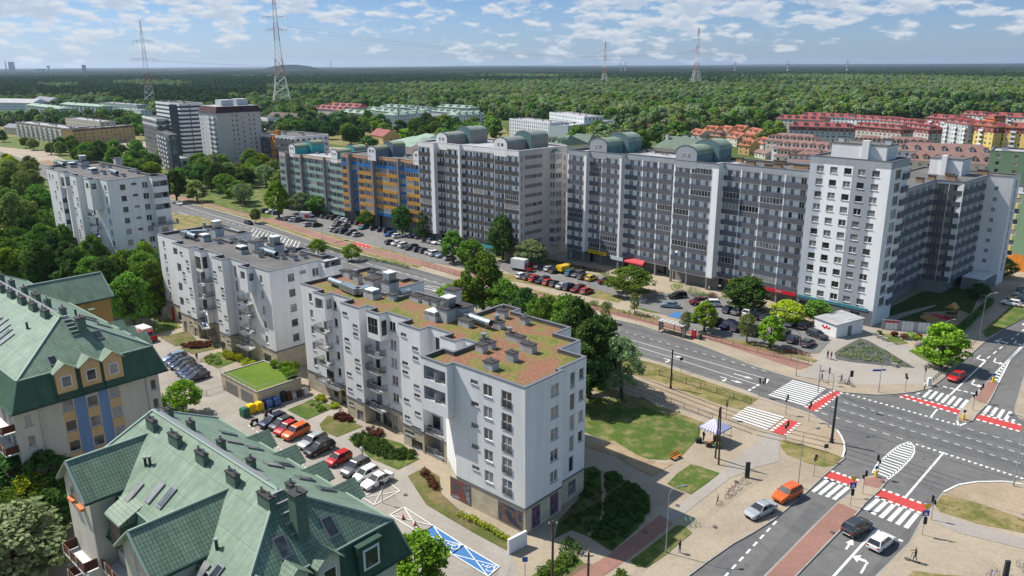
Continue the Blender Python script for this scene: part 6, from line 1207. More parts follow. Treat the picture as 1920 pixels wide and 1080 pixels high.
for i, (x, y, lab) in enumerate(hs): far('cottage', lab, (x, y), (x+20, y+2+2*(i % 2)), 5.5 if i < 11 else 3, 10 if i < 11 else 5, pl_cream if i % 2 else ochre_w, nf=2 if i < 11 else 1, roof='gable' if i % 3 else 'hip', rm=brown_t if i in (6, 11) else orange_t, ins=1.3, cat='house', dormers=2 if i < 11 else 0)
br = [((1436, 262), (1530, 268), 'brown roofed terrace at the back left of the brown group'), ((1448, 276), (1560, 284), 'brown roofed terrace in the second row, left'), ((1452, 291), (1545, 297), 'brown roofed terrace with white skylights, third row left'), ((1475, 301), (1550, 305), 'brown roofed terrace just behind the tower roof'), ((1650, 270), (1745, 274), 'brown roofed terrace behind the white gable'), ((1680, 282), (1860, 290), 'longest brown roofed terrace, in the middle right'), ((1700, 300), (1860, 308), 'brown roofed terrace nearest to the wing roof'), ((1560, 280), (1650, 286), 'brown roofed terrace between the tower and the red rows'), ((1600, 268), (1660, 270), 'short brown roofed terrace below the satellite dishes')]
for i, (a, b, lab) in enumerate(br): far('terrace', lab, a, b, 11 if i < 8 else 9.5, 14, white_w if i % 2 else pl_cream, nf=4, roof='hip', rm=brown_t, ins=1.0, dormers=7, hip=5, cat='terrace')
rd = [((1455, 222), (1545, 226), 'red roofed row at the far left of the red rows'), ((1500, 217), (1600, 221), 'red roofed row at the back with white stair gables'), ((1480, 236), (1600, 240), 'red roofed row with taupe ground floors, front left'), ((1600, 236), (1690, 243), 'red roofed row with grey stair slots, front middle'), ((1688, 237), (1742, 243), 'crimson roofed end of the front red row'), ((1590, 222), (1690, 228), 'red roofed row in the middle of the back rows'), ((1650, 226), (1720, 232), 'short red roofed row behind the crimson end')]
for i, (a, b, lab) in enumerate(rd): far('apartment_block', lab, a, b, 10.5, 13, [pl_beige, white_w, pl_dim, pl_beige, pl_beige, white_w, pl_beige][i], nf=4, roof='hip', rm=red_t, ins=.8, dormers=6, bands=[(0, 1, 7.6, 10, red_t)] if i in (2, 3, 4) else None)
ro = [((1735, 220), (1800, 225), pl_beige, 'red and cream block at the left of the tall red roofed group'), ((1770, 228), (1815, 234), pl_dim, 'grey walled red roofed block with dark balconies'), ((1805, 232), (1865, 238), yellow_w, 'yellow cream block with red attic in the tall group'), ((1865, 224), (1886, 224), orange_w, 'bright orange stair block between the red roofs'), ((1884, 238), (1960, 242), yellow_w, 'yellow block with red roof at the right edge'), ((1800, 214), (1850, 217), pl_beige, 'red roofed block at the back of the tall group'), ((1850, 217), (1930, 221), pl_beige, 'long red roofed block at the back right edge')]
for i, (a, b, m_, lab) in enumerate(ro): far('apartment_block', lab, a, b, 17, 13, m_, nf=6, roof='hip', rm=red_t, ins=.7, hip=4 if i != 3 else 1, balc=3, bands=[(0, 1, 13.4, 16.6, red_t)] if i in (0, 2, 4) else None, dormers=3)
GB_ = far('apartment_block', 'tall green apartment block with orange base at the right edge', (1853, 356), (1975, 372), 20.5, 16, green_w, nf=7, win=(1.5, 1.4), pitch=4.5, rm=felt_l, m2=yellow_w, bands=[(0, 1, 0, 4.5, orange_w), (.35, .5, 4.5, 20.5, yellow_w)], chim=2)
far('apartment_block', 'green block with white roof cylinder behind the tall green block', (1857, 282), (1960, 287), 24, 14, green_w, nf=9, win=(1.4, 1.4), pitch=5, rm=felt_l, chim=2)
def simple(name, lab, cat, px, py, D_, w, h, m, kind='box'):
 d = ray(px, py); d2 = Vector((d.x, d.y, 0)).normalized()*D_; b = MB()
 if kind == 'box': b.hexa([(-w/2, -w/3, -5), (w/2, -w/3, -5), (w/2, w/3, -5), (-w/2, w/3, -5)], [(-w/2*.92, -w/3, h), (w/2*.92, -w/3, h), (w/2*.92, w/3, h), (-w/2*.92, w/3, h)], m)
 elif kind == 'mast': b.cyl((0, 0, -5), (0, 0, h), w, w*.5, 8, m)
 elif kind == 'tower': b.cyl((0, 0, -5), (0, 0, h*.75), w*.25, w*.2, 8, m); b.cyl((0, 0, h*.75), (0, 0, h), w*.3, w, 12, m)
 elif kind == 'cool': 
  for z0, z1, r0, r1 in ((-5, h*.55, w, w*.62), (h*.55, h*.8, w*.62, w*.58), (h*.8, h, w*.58, w*.64)): b.cyl((0, 0, z0), (0, 0, z1), r0, r1, 20, m)
 o = b.build(name); o.location = d2; tag(o, lab, cat)
farm = mat('distant_concrete', (.33, .34, .36), .9)
simple('cooling_tower', 'blunt grey cooling tower on the horizon at the far left', 'cooling tower', 21, 120, 9000, 45, 105, farm, 'box')
simple('factory_chimney', 'thin chimney on the horizon beside the cooling tower', 'chimney', 10, 120, 9000, 7, 115, farm, 'mast')
simple('factory_hall', 'low pale hall on the horizon', 'hall', 75, 126, 9000, 80, 40, farm); simple('water_tower', 'mushroom shaped water tower on the horizon', 'water tower', 90, 124, 9000, 22, 66, farm, 'tower'); simple('radio_mast', 'thin mast on the horizon right of the tall pylon', 'mast', 620, 118, 8000, 4, 105, farm, 'mast'); simple('apartment_tower', 'small square tower on the horizon left of the first pylon', 'tower', 157, 124, 9000, 32, 75, mat('distant_brick', (.2, .13, .12), .9))
# -- trees
LM = {'mid': mat('leaf_mid', (0.158, 0.28, 0.0411), kind='leaf', col2=(0.0934, 0.178, 0.0336)), 'dark': mat('leaf_dark', (0.0816, 0.16, 0.0363), kind='leaf', col2=(0.0471, 0.0997, 0.0254)), 'bright': mat('leaf_bright', (0.233, 0.375, 0.0333), kind='leaf', col2=(0.133, 0.233, 0.025)), 'silver': mat('leaf_silver', (0.29, 0.362, 0.174), kind='leaf', col2=(0.174, 0.232, 0.102)), 'olive': mat('leaf_olive', (0.235, 0.293, 0.0754), kind='leaf', col2=(0.151, 0.198, 0.0528)), 'pine': mat('leaf_pine', (0.0696, 0.128, 0.051), kind='leaf', col2=(0.0464, 0.0882, 0.0395)), 'red': mat('leaf_copper', (0.16, 0.0653, 0.0435), kind='leaf', col2=(0.087, 0.0362, 0.0261)), 'airy': mat('leaf_airy', (0.235, 0.32, 0.142), kind='leaf', col2=(0.151, 0.226, 0.0943)), 'yellow': mat('leaf_yellow', (0.377, 0.435, 0.029), kind='leaf', col2=(0.203, 0.275, 0.029))}
bark = mat('bark', (.085, .065, .05), 1, kind='mottle', col2=(.05, .04, .03), s1=2)
OUT = .65
def leafmesh(name, centers, rad, per, size, seed, squash=.75):
 r = np.random.default_rng(seed); C = np.repeat(np.array(centers), per, axis=0); Rr = np.repeat(np.array(rad), per); n = len(C)
 d = r.normal(size=(n, 3)); d /= np.linalg.norm(d, axis=1)[:, None]; rr = Rr*r.uniform(.35, 1, n)**.5; P = C+d*rr[:, None]*np.array([1, 1, squash])
 nrm = d*OUT+r.normal(size=(n, 3))*(.5 if OUT < .9 else .28)+np.array([0, 0, .25]); nrm /= np.linalg.norm(nrm, axis=1)[:, None]
 t = np.cross(nrm, r.normal(size=(n, 3))); t /= np.linalg.norm(t, axis=1)[:, None]; b = np.cross(nrm, t); s = (size*r.uniform(.6, 1.3, n))[:, None]; t *= s; b *= s*.7
 V = np.empty((n, 4, 3)); V[:, 0] = P-t; V[:, 1] = P-b*.9; V[:, 2] = P+t; V[:, 3] = P+b*.9
 me = bpy.data.meshes.new(name); me.vertices.add(n*4); me.vertices.foreach_set('co', V.ravel().astype(np.float32)); me.loops.add(n*4); me.loops.foreach_set('vertex_index', np.arange(n*4, dtype=np.int32)); me.polygons.add(n); me.polygons.foreach_set('loop_start', np.arange(0, n*4, 4, dtype=np.int32)); me.update(); me.materials.append(LM['mid']); return me
def crown_pts(seed, n, z0=.3, top=1.0, spread=1.0, lob=3):
 """cluster centres of a crown in unit size: radius 1, height 1 (z from z0 to top), uneven outline"""
 r = np.random.default_rng(seed); ph = r.uniform(0, 6.28, lob); out = []; rad = []
 while len(out) < n:
  th = r.uniform(0, 6.283); h = r.uniform(0, 1); prof = math.sin(math.pi*min(1, (h*.86+.14)))**.6; lump = 1+.2*sum(math.sin((k+2)*th+ph[k]) for k in range(lob))/lob+.12*math.sin(5*h+ph[0])
  q = r.uniform(.25, 1)**.45*prof*lump*spread*.85; out.append((q*math.cos(th), q*math.sin(th), z0+(top-z0)*h)); rad.append(r.uniform(.15, .29))
 return out, rad
def scaled(c, rd, R, H): return [(x*R, y*R, z*H) for x, y, z in c], [q*R for q in rd]
def trunk_mesh(name, H, R, seed, lean=0, fork=5):
 r = random.Random(seed); b = MB(); top = (lean*H*.35, 0, H*.62); b.cyl((0, 0, -.1), (lean*H*.15, 0, H*.3), H*.028, H*.02, 8, bark); b.cyl((lean*H*.15, 0, H*.3), top, H*.02, H*.011, 7, bark)
 for i in range(fork):
  a = 6.283*i/fork+r.random(); z = H*(.28+.3*i/fork); x = lean*H*.35*z/(H*.62); p1 = (x+math.cos(a)*R*.45, math.sin(a)*R*.45, z+H*.16); p2 = (x+math.cos(a)*R*.75, math.sin(a)*R*.75, z+H*.27); b.cyl((x, 0, z), p1, H*.011, H*.007, 5, bark); b.cyl(p1, p2, H*.007, H*.003, 5, bark)
 return b.mesh(name)
PT = {}
def proto(key, H, R, n, per, size, seed, z0=.28, near=True, lean=0, sq=.75, k=1.0, lob=3):
 c, rd = crown_pts(seed, n, z0, .97, lob=lob); c, rd = scaled(c, [q*k for q in rd], R, H)
 if lean: c = [(x+lean*z*.45, y, z) for x, y, z in c]
 PT[key] = (leafmesh('crown_'+key, c, rd, per, size, seed, sq), trunk_mesh('trunk_'+key, H, R, seed, lean), H, R)
proto('a', 10, 4, 95, 75, .24, 1); proto('b', 10, 4, 85, 80, .24, 2, .2); proto('c', 12, 3.6, 90, 75, .25, 3, .22, lob=4); proto('d', 8, 4, 80, 75, .22, 4, .22); proto('tall', 13, 3, 85, 75, .25, 5, .12)
proto('airy', 11, 4.2, 130, 46, .18, 6, .25, lean=.18, k=.8); OUT = .95
proto('far1', 10, 4.6, 30, 34, .8, 7, .12, k=1.5); proto('far2', 11, 4.2, 28, 34, .8, 8, .1, k=1.5); proto('far3', 9, 5, 30, 34, .85, 9, .1, k=1.45)
proto('pine1', 14, 3.4, 30, 24, .65, 11, .15, k=1.3); OUT = .65; proto('bare', 8, 3.6, 60, 16, .12, 12, .2, k=.7)
def tree(px, py, h, r, key, m, label, group=None, at=None, name='tree', rz=None):
 me, tr, H, R = PT[key]; p = at or G(px, py, .1); rz = random.uniform(0, 6.28) if rz is None else rz
 r *= 1.12; h *= 1.04; e = empty(name, p, rz, label, 'tree', group); e.scale = (r/R, r/R, h/H)
 c = bpy.data.objects.new('crown', me); COL.objects.link(c); c.parent = e; c.material_slots[0].link = 'OBJECT'; c.material_slots[0].material = LM[m]
 t = bpy.data.objects.new('trunk', tr); COL.objects.link(t); t.parent = e; return e
for a in [(1166, 749, 10.8, 4.0, 'airy', 'airy', 'airy grey-green tree leaning over the tram fence', None), (1104, 746, 13.5, 4.0, 'c', 'dark', 'dark tree just right of the sedum roofed block, nearest the junction'), (1126, 726, 12.5, 4.0, 'a', 'dark', 'dark tree between the sedum roofed block and the airy tree'), (1080, 705, 14, 4.2, 'b', 'dark', 'dark tree touching the corner of the sedum roofed block'), (1062, 676, 12.5, 3.8, 'a', 'mid', 'green tree behind the right end of the sedum roof'), (1025, 662, 11, 3.6, 'd', 'mid', 'bushy tree behind the middle of the sedum roof edge'), (985, 640, 11, 3.2, 'c', 'dark', 'dark round tree behind the notch of the sedum roof'), (1005, 648, 9.5, 3, 'a', 'mid', 'small green tree between the roof notch and the bushy tree'),
 (1095, 765, 10.5, 3.2, 'c', 'dark', 'dark tree closest to the small rear balconies of the white block'), (907, 590, 13.5, 5.2, 'b', 'mid', 'large full crowned green tree beside the road behind the sedum roof'), (872, 592, 8.5, 3.6, 'a', 'bright', 'low bright green tree at the foot of the large full crowned tree'), (945, 602, 9, 4, 'd', 'mid', 'lower green tree right of the large full crowned tree'), (842, 590, 6.5, 3.4, 'd', 'bright', 'low bright shrub-like tree above the duct on the sedum roof'),
 (755, 442, 9.5, 3.4, 'a', 'dark', 'dark tree in front of the orange slab, left of a pair'), (799, 452, 9.5, 3.4, 'b', 'dark', 'dark tree in front of the beige block, right of a pair'), (850, 492, 9, 3.2, 'c', 'mid', 'slim green tree at the end of the upper car park'), (884, 505, 8, 4, 'a', 'mid', 'green tree beside the white truck’s lane'), (943, 487, 12.5, 4.4, 'b', 'dark', 'big dark tree in front of the turquoise shop front'), (996, 498, 7, 4.6, 'd', 'airy', 'low grey-green spreading tree by the red and white truck'),
 (523, 408, 13, 4.2, 'c', 'bright', 'tall bright green tree left of the mint slab'), (570, 400, 7.5, 5.5, 'd', 'airy', 'low spreading grey-green tree in front of the mint slab'), (602, 404, 7, 5, 'a', 'mid', 'spreading tree in front of the orange and mint join'), (690, 425, 5.5, 3.4, 'd', 'mid', 'small palm-like bush tree in front of the orange slab'), (480, 418, 5, 2, 'a', 'olive', 'small young tree with yellow sign beside the upper road'),
 (1182, 552, 6.5, 5.6, 'd', 'mid', 'low wide tree by the red awning'), (1398, 582, 7.5, 5.2, 'b', 'dark', 'dark dense tree below the small yellow sign'), (1476, 607, 5, 3.6, 'd', 'yellow', 'yellow-green bush tree below the red shop sign'), (1530, 606, 5, 3, 'a', 'mid', 'small green tree left of the kiosk'), (1320, 622, 6.5, 2.6, 'c', 'bright', 'young tree between the parked cars beside the bus shelter'), (1400, 642, 6, 2.0, 'airy', 'olive', 'thin olive tree in the middle of the kerbside planting'), (1443, 652, 6.5, 2.4, 'c', 'bright', 'young green tree at the end of the car park'), (1764, 688, 8.0, 4.4, 'b', 'bright', 'bright green tree beside the boulder at the corner'),
 (1031, 592, 4.5, 1.3, 'airy', 'olive', 'thin sapling by the striped crossing'), (1134, 605, 4.5, 1.2, 'airy', 'olive', 'thin sapling at the start of the hedge'), (1283, 630, 5, 1.2, 'airy', 'olive', 'thin sapling behind the bus shelter'), (1190, 590, 5, 1.2, 'airy', 'olive', 'thin sapling above the blue parking bay'),
 (460, 385, 8.5, 4.6, 'airy', 'airy', 'half bare grey tree left of the tall bright tree'), (370, 378, 8.5, 4.6, 'b', 'olive', 'yellow-green round tree left of the half bare tree'), (332, 378, 12.5, 4.4, 'c', 'dark', 'dark tall tree beside the tall white block'), (410, 360, 12.5, 4.6, 'a', 'dark', 'dark tree below the beige tower'), (435, 350, 9, 4.6, 'b', 'dark', 'second dark tree below the beige tower, to the right'), (385, 345, 12, 5, 'a', 'mid', 'green tree between the dark trees below the striped high rise'), (500, 350, 10, 5, 'airy', 'airy', 'grey-green tree between the beige tower and the mint slab'), (515, 335, 9, 4, 'a', 'olive', 'olive tree behind the grey-green one beside the mint slab'), (475, 345, 8, 4.6, 'airy', 'olive', 'olive thin-crowned tree at the foot of the beige tower'),
 (782, 1108, 6.5, 3.4, 'a', 'bright', 'bright green tree at the bottom edge below the blue bays'), (345, 778, 5.5, 3.0, 'd', 'bright', 'bright green shrub between the two green roofed houses'), (35, 1090, 8.5, 6.2, 'b', 'silver', 'large silvery willow in the bottom left corner'), (72, 972, 6, 3.2, 'd', 'yellow', 'yellow-green tree below the striped end wall'), (98, 960, 8, 3.0, 'a', 'dark', 'dark tree against the striped end wall'), (22, 960, 7.5, 4.4, 'b', 'dark', 'dark green tree left of the yellow-green one'), (105, 1010, 6, 3.0, 'a', 'dark', 'dark tree beside the brown balconies of the nearer house'), (12, 1015, 6, 3.2, 'a', 'mid', 'green tree above the silvery willow'), (660, 488, 4.5, 2.5, 'd', 'bright', 'small bright tree just behind the felt roofed block, right'), (597, 478, 4.5, 2.6, 'd', 'bright', 'small bright tree just behind the felt roofed block, left'), (1880, 520, 5, 3, 'd', 'olive', 'olive bush tree at the foot of the tall green block'), (1835, 560, 3.5, 2.5, 'd', 'dark', 'dark bush beside the sloping hedge')]:
 tree(*a[:7], *(a[7:] if len(a) > 7 else ()))
def inpoly(x, y, P):
 c = False; j = len(P)-1
 for i in range(len(P)):
  if (P[i][1] > y) != (P[j][1] > y) and x < (P[j][0]-P[i][0])*(y-P[i][1])/(P[j][1]-P[i][1])+P[i][0]: c = not c
  j = i
 return c
def hitfoot(p, mg=3):
 for o, u, v, L, d in FOOT:
  q = Vector((p[0], p[1]))-o; a, b = q.dot(u), q.dot(v)
  if -L-mg < a < mg and -mg < b < d+mg: return True
 return False
for B, L_, d_ in ((D, 92, 13), (Cb, 44, 20), (SA, 45, 13), (SB, 50, 13)): FOOT.append((B.o.xy, B.u.xy, B.v.xy, L_, d_))
for B in (B1, B2, B3): xs_ = [p[0] for p in B.poly]; ys_ = [p[1] for p in B.poly]; FOOT.append(((B.o+B.u*max(xs_)+B.v*min(ys_)).xy, B.u.xy, B.v.xy, max(xs_)-min(xs_), max(ys_)-min(ys_)))
for B, L_, y0_, d_ in ((G1, 50, -19, 26), (G2, 30, -19, 20)): FOOT.append(((B.o+B.v*y0_).xy, B.u.xy, B.v.xy, L_, d_))
FOOT.append(((BT.o+BT.u*25.5).xy, BT.u.xy, BT.v.xy, 25.5, 24))
SPOTS = []
def scatter(px, n, hr, rr, keys, ms, label, group, gap=.8, seed=1, name='tree'):
 r = random.Random(seed); W_ = [G(x, y, 0).xy for x, y in px]; x0, x1 = min(p.x for p in W_), max(p.x for p in W_); y0, y1 = min(p.y for p in W_), max(p.y for p in W_); k = 0; t = 0
 while k < n and t < n*60:
  t += 1; x, y = r.uniform(x0, x1), r.uniform(y0, y1); R = r.uniform(*rr)
  if not inpoly(x, y, [tuple(p) for p in W_]) or hitfoot((x, y), R*.5) or any((x-a)**2+(y-b)**2 < ((R+c)*gap)**2 for a, b, c in SPOTS): continue
  SPOTS.append((x, y, R)); tree(0, 0, r.uniform(*hr), R, r.choice(keys), r.choice(ms), label, group, at=Vector((x, y, .05)), rz=r.uniform(0, 6.28), name=name); k += 1
scatter([(20, 500), (130, 455), (200, 510), (290, 540), (312, 600), (250, 620), (180, 590), (90, 560), (0, 540), (-60, 520)], 30, (10, 13.5), (3.4, 4.6), ['a', 'b', 'c'], ['mid', 'bright', 'mid', 'dark'], 'dense green tree in the wood behind the green roofs', 'trees of the wood behind the green roofs', .62, 2)
scatter([(-150, 480), (0, 470), (120, 450), (110, 440), (60, 380), (-40, 370), (-300, 400), (-260, 480)], 40, (10, 14), (3.6, 5), ['a', 'b', 'c'], ['mid', 'dark', 'bright', 'olive'], 'tree in the wood left of the tall white block', 'trees of the wood left of the tall white block', .66, 3)
scatter([(-60, 378), (60, 372), (85, 350), (60, 330), (-120, 335)], 16, (9, 12), (3.8, 5.2), ['a', 'b'], ['olive', 'yellow', 'olive', 'mid'], 'yellow-green tree at the far side of the left wood', 'yellow-green trees of the left wood', .7, 4)
scatter([(130, 300), (270, 296), (290, 320), (240, 330), (120, 312)], 18, (9, 13), (4, 5.5), ['a', 'b', 'c'], ['mid', 'dark', 'mid'], 'tree in the grove between the amber row and the striped high rise', 'grove left of the striped high rise', .66, 5)
scatter([(0, 262), (130, 280), (180, 290), (120, 298), (0, 268)], 10, (7, 10), (3.5, 5), ['a', 'b'], ['mid', 'olive', 'dark'], 'tree beside the avenue in front of the cream row', 'trees in front of the cream row', .8, 6)
scatter([(150, 232), (270, 232), (290, 258), (255, 262), (200, 236)], 12, (8, 12), (4, 6), ['far1', 'far3'], ['dark', 'mid'], 'tree between the teal rows and the striped high rise', 'trees behind the amber row', .7, 7)
scatter([(460, 236), (600, 236), (760, 232), (930, 236), (940, 262), (790, 300), (700, 292), (640, 272), (560, 262), (480, 262)], 66, (9, 14), (5, 7), ['far1', 'far2', 'far3', 'a'], ['dark', 'mid', 'mid', 'bright'], 'green tree in the belt behind the mint and orange slabs', 'tree belt behind the mint and orange slabs', .62, 8)
scatter([(1160, 262), (1300, 262), (1290, 290), (1190, 292)], 16, (9, 13), (4.2, 6), ['far1', 'far3'], ['mid', 'dark', 'olive'], 'green tree in the grove left of the orange cottages', 'grove left of the orange cottages', .66, 9)
scatter([(1410, 250), (1450, 246), (1470, 262), (1440, 290), (1415, 290)], 8, (9, 12), (4, 5.5), ['far2', 'far1'], ['olive', 'mid'], 'green tree beside the brown terraces', 'trees beside the brown terraces', .66, 10)
scatter([(300, 330), (420, 320), (520, 330), (540, 380), (480, 388), (330, 372)], 14, (8, 12), (4, 5.5), ['a', 'b', 'c', 'airy'], ['mid', 'dark', 'olive', 'airy'], 'green tree in the grove below the beige tower', 'grove below the beige tower', .66, 12)
scatter([(190, 325), (300, 300), (420, 305), (520, 325), (520, 345), (330, 355)], 16, (8, 12), (4, 5.5), ['a', 'b', 'c'], ['mid', 'dark', 'bright'], 'green tree between the tall white block and the striped high rise', 'trees left of the beige tower', .66, 13)
def forest(name, label, pts, mats_, seed, smin, smax, keys):
 pc = bpy.data.collections.new(name+'_kinds')
 for i, (k, m) in enumerate([(k, m) for k in keys for m in mats_]):
  o = bpy.data.objects.new('crown_kind', PT[k][0].copy()); o.data.materials.clear(); o.data.materials.append(LM[m]); pc.objects.link(o)
 me = bpy.data.meshes.new(name); me.from_pydata(pts, [], []); o = bpy.data.objects.new(name, me); COL.objects.link(o); tag(o, label, 'forest', kind='stuff')
 ng = bpy.data.node_groups.new(name, 'GeometryNodeTree'); ng.interface.new_socket('Geometry', in_out='INPUT', socket_type='NodeSocketGeometry'); ng.interface.new_socket('Geometry', in_out='OUTPUT', socket_type='NodeSocketGeometry'); N = ng.nodes; L = ng.links
 gi = N.new('NodeGroupInput'); go = N.new('NodeGroupOutput'); ip = N.new('GeometryNodeInstanceOnPoints'); ci = N.new('GeometryNodeCollectionInfo'); ci.inputs[0].default_value = pc; ci.inputs[1].default_value = True; ci.inputs[2].default_value = True
 mp = N.new('GeometryNodeMeshToPoints'); L.new(gi.outputs[0], mp.inputs[0]); L.new(mp.outputs[0], ip.inputs[0]); L.new(ci.outputs[0], ip.inputs[2]); ip.inputs[3].default_value = True
 rr = N.new('FunctionNodeRandomValue'); rr.data_type = 'FLOAT_VECTOR'; rr.inputs[0].default_value = (0, 0, 0); rr.inputs[1].default_value = (.06, .06, 6.283); L.new(rr.outputs[0], ip.inputs[5]); ri = N.new('FunctionNodeRandomValue'); ri.data_type = 'INT'; ri.inputs[4].default_value = 0; ri.inputs[5].default_value = len(keys)*len(mats_)-1; ri.inputs[8].default_value = 3; L.new(ri.outputs[2], ip.inputs[4])
 sz = N.new('FunctionNodeRandomValue'); sz.data_type = 'FLOAT'; sz.inputs[2].default_value = smin; sz.inputs[3].default_value = smax; sz.inputs[8].default_value = 9; L.new(sz.outputs[1], ip.inputs[6]); L.new(ip.outputs[0], go.inputs[0])
 md = o.modifiers.new('trees', 'NODES'); md.node_group = ng; return o
lower = [(-400, 204), (0, 204), (110, 208), (260, 216), (300, 222), (470, 236), (590, 236), (600, 212), (905, 214), (940, 225), (1150, 246), (1200, 262), (1290, 252), (1420, 246), (1450, 228), (1740, 222), (1920, 224), (2400, 226)]
def lowy(x):
 for (a, b), (c, d) in zip(lower, lower[1:]):
  if a <= x <= c: return b+(d-b)*(x-a)/(c-a)
 return 240
def proj(x, y):
 v = Vector((x, y, -CH)); z = v.dot(fw); return 960+CF*v.dot(rt)/z, 540-CF*v.dot(up)/z
INF = [[(-120, 231), (120, 232), (250, 232), (250, 236), (140, 240), (-100, 236)], [(1050, 266), (1160, 262), (1190, 292), (1060, 285)], [(480, 236), (560, 238), (640, 240), (700, 236), (700, 246), (480, 248)]]
pl_, pd_, py_ = [], [], []; r = random.Random(11); Y = 440.0
while Y < 3600:
 st = 10.5 if Y < 1100 else (12.5 if Y < 2000 else 15); hw = Y*.78+40; X = -hw
 while X < hw:
  x, y = X+r.uniform(-.45, .45)*st, Y+r.uniform(-.45, .45)*st; X += st
  px, py = proj(x, y)
  if (py > lowy(px) and not any(inpoly(px, py, q) for q in INF)) or hitfoot((x, y), 6) or abs(px-960) > 1200: continue
  n = math.sin(x*.006+1.3)+math.sin(y*.0043+x*.002+.5)+.6*math.sin(x*.021+y*.013)
  if 0 < px < 480 and 1050 < y < 1500 and n > .9: n = 3
  z = -.3 if Y < 2000 else 1.5
  if (y > 2150+300*math.sin(x*.002) and n < 1.0) or (n < -1.7 and y > 800) or (px < 500 and y > 1250 and n < 1.4): pd_.append((x, y, z))
  elif n > .1 and px > 880 or n > .55: py_.append((x, y, z))
  else: pl_.append((x, y, z))
 Y += st
forest('forest', 'wide green riverside forest stretching behind the housing estate', pl_, ['mid', 'dark', 'airy', 'airy', 'olive'], 1, .95, 1.6, ['far1', 'far2', 'far3'])
forest('forest', 'lighter olive and willow-green stretches of the riverside forest', py_, ['olive', 'airy', 'mid', 'silver'], 2, .95, 1.6, ['far1', 'far3'])
forest('forest', 'dark pine belts of the forest towards the horizon', pd_, ['pine', 'dark'], 3, .9, 1.4, ['pine1', 'far2'])
nx, ny = 260, 90; V = []; 
for j in range(ny):
 t = j/(ny-1); y = 3400*(26000/3400)**t
 for i in range(nx):
  x = (i/(nx-1)-.5)*2*(y*.85+100); V.append((x, y, 9+4*math.sin(x*.011+y*.003)+3*math.sin(x*.031-y*.02)+random.uniform(-2.5, 2.5)+(10*max(0, math.sin(x*.0007+2))*(y/12000))))
Fc_ = [(j*nx+i, j*nx+i+1, (j+1)*nx+i+1, (j+1)*nx+i) for j in range(ny-1) for i in range(nx-1)]
me = bpy.data.meshes.new('far_forest'); me.from_pydata(V, [], Fc_); me.materials.append(mat('far_canopy', (.010, .020, .014), 1, kind='mottle', col2=(.022, .036, .022), s1=.002, s2=.02, spec=0)); o = bpy.data.objects.new('far_forest', me); COL.objects.link(o); tag(o, 'distant dark forest merging into the horizon', 'forest', kind='stuff')  # canopy colour darkened in place of the shade crowns would cast
b = MB(); d = ray(545, 126); d2 = Vector((d.x, d.y, 0)).normalized()*9000
for i in range(24):
 for k in range(4):
  f = lambda a, q: (math.cos(a)*420*(1-q*.27), math.sin(a)*300*(1-q*.27), 72*math.sin(q/3.6*math.pi/2)-5+3*math.sin(a*3+q))
  a0, a1 = 6.2832*i/24, 6.2832*(i+1)/24; b.face([f(a0, k), f(a1, k), f(a1, k+1), f(a0, k+1)] if k < 3 else [f(a0, 3), f(a1, 3), (0, 0, 68)], MATS['far_canopy'])
o = b.build('hill'); o.location = d2; struct(o)
# -- vehicles
tyre = mat('tyre', (.015, .015, .016), .9); rim_m = mat('rim', (.35, .36, .37), .35, .8); hl = mat('headlight', (.7, .72, .75), .1, spec=.8); tl = mat('taillight', (.35, .01, .01), .25); trim = mat('black_trim', (.02, .02, .022), .6); cgl = mat('car_glass', (.012, .015, .02), .04, spec=.9); plate = mat('plate', (.6, .6, .6), .6)
PAINT = {'black': (.012, .012, .014), 'navy': (.012, .018, .05), 'grey': (.12, .125, .13), 'silver': (.40, .42, .44), 'white': (.72, .72, .72), 'red': (.42, .012, .015), 'orange': (.60, .10, .01), 'blue': (.02, .09, .32), 'teal': (.02, .16, .24), 'yellow': (.68, .46, .02), 'maroon': (.13, .012, .02), 'darkgrey': (.045, .047, .052), 'lightblue': (.22, .30, .40)}
PM = {k: mat('paint_'+k, v, .3, .0 if k in ('white', 'red', 'yellow', 'orange') else .35, kind='paint') for k, v in PAINT.items()}
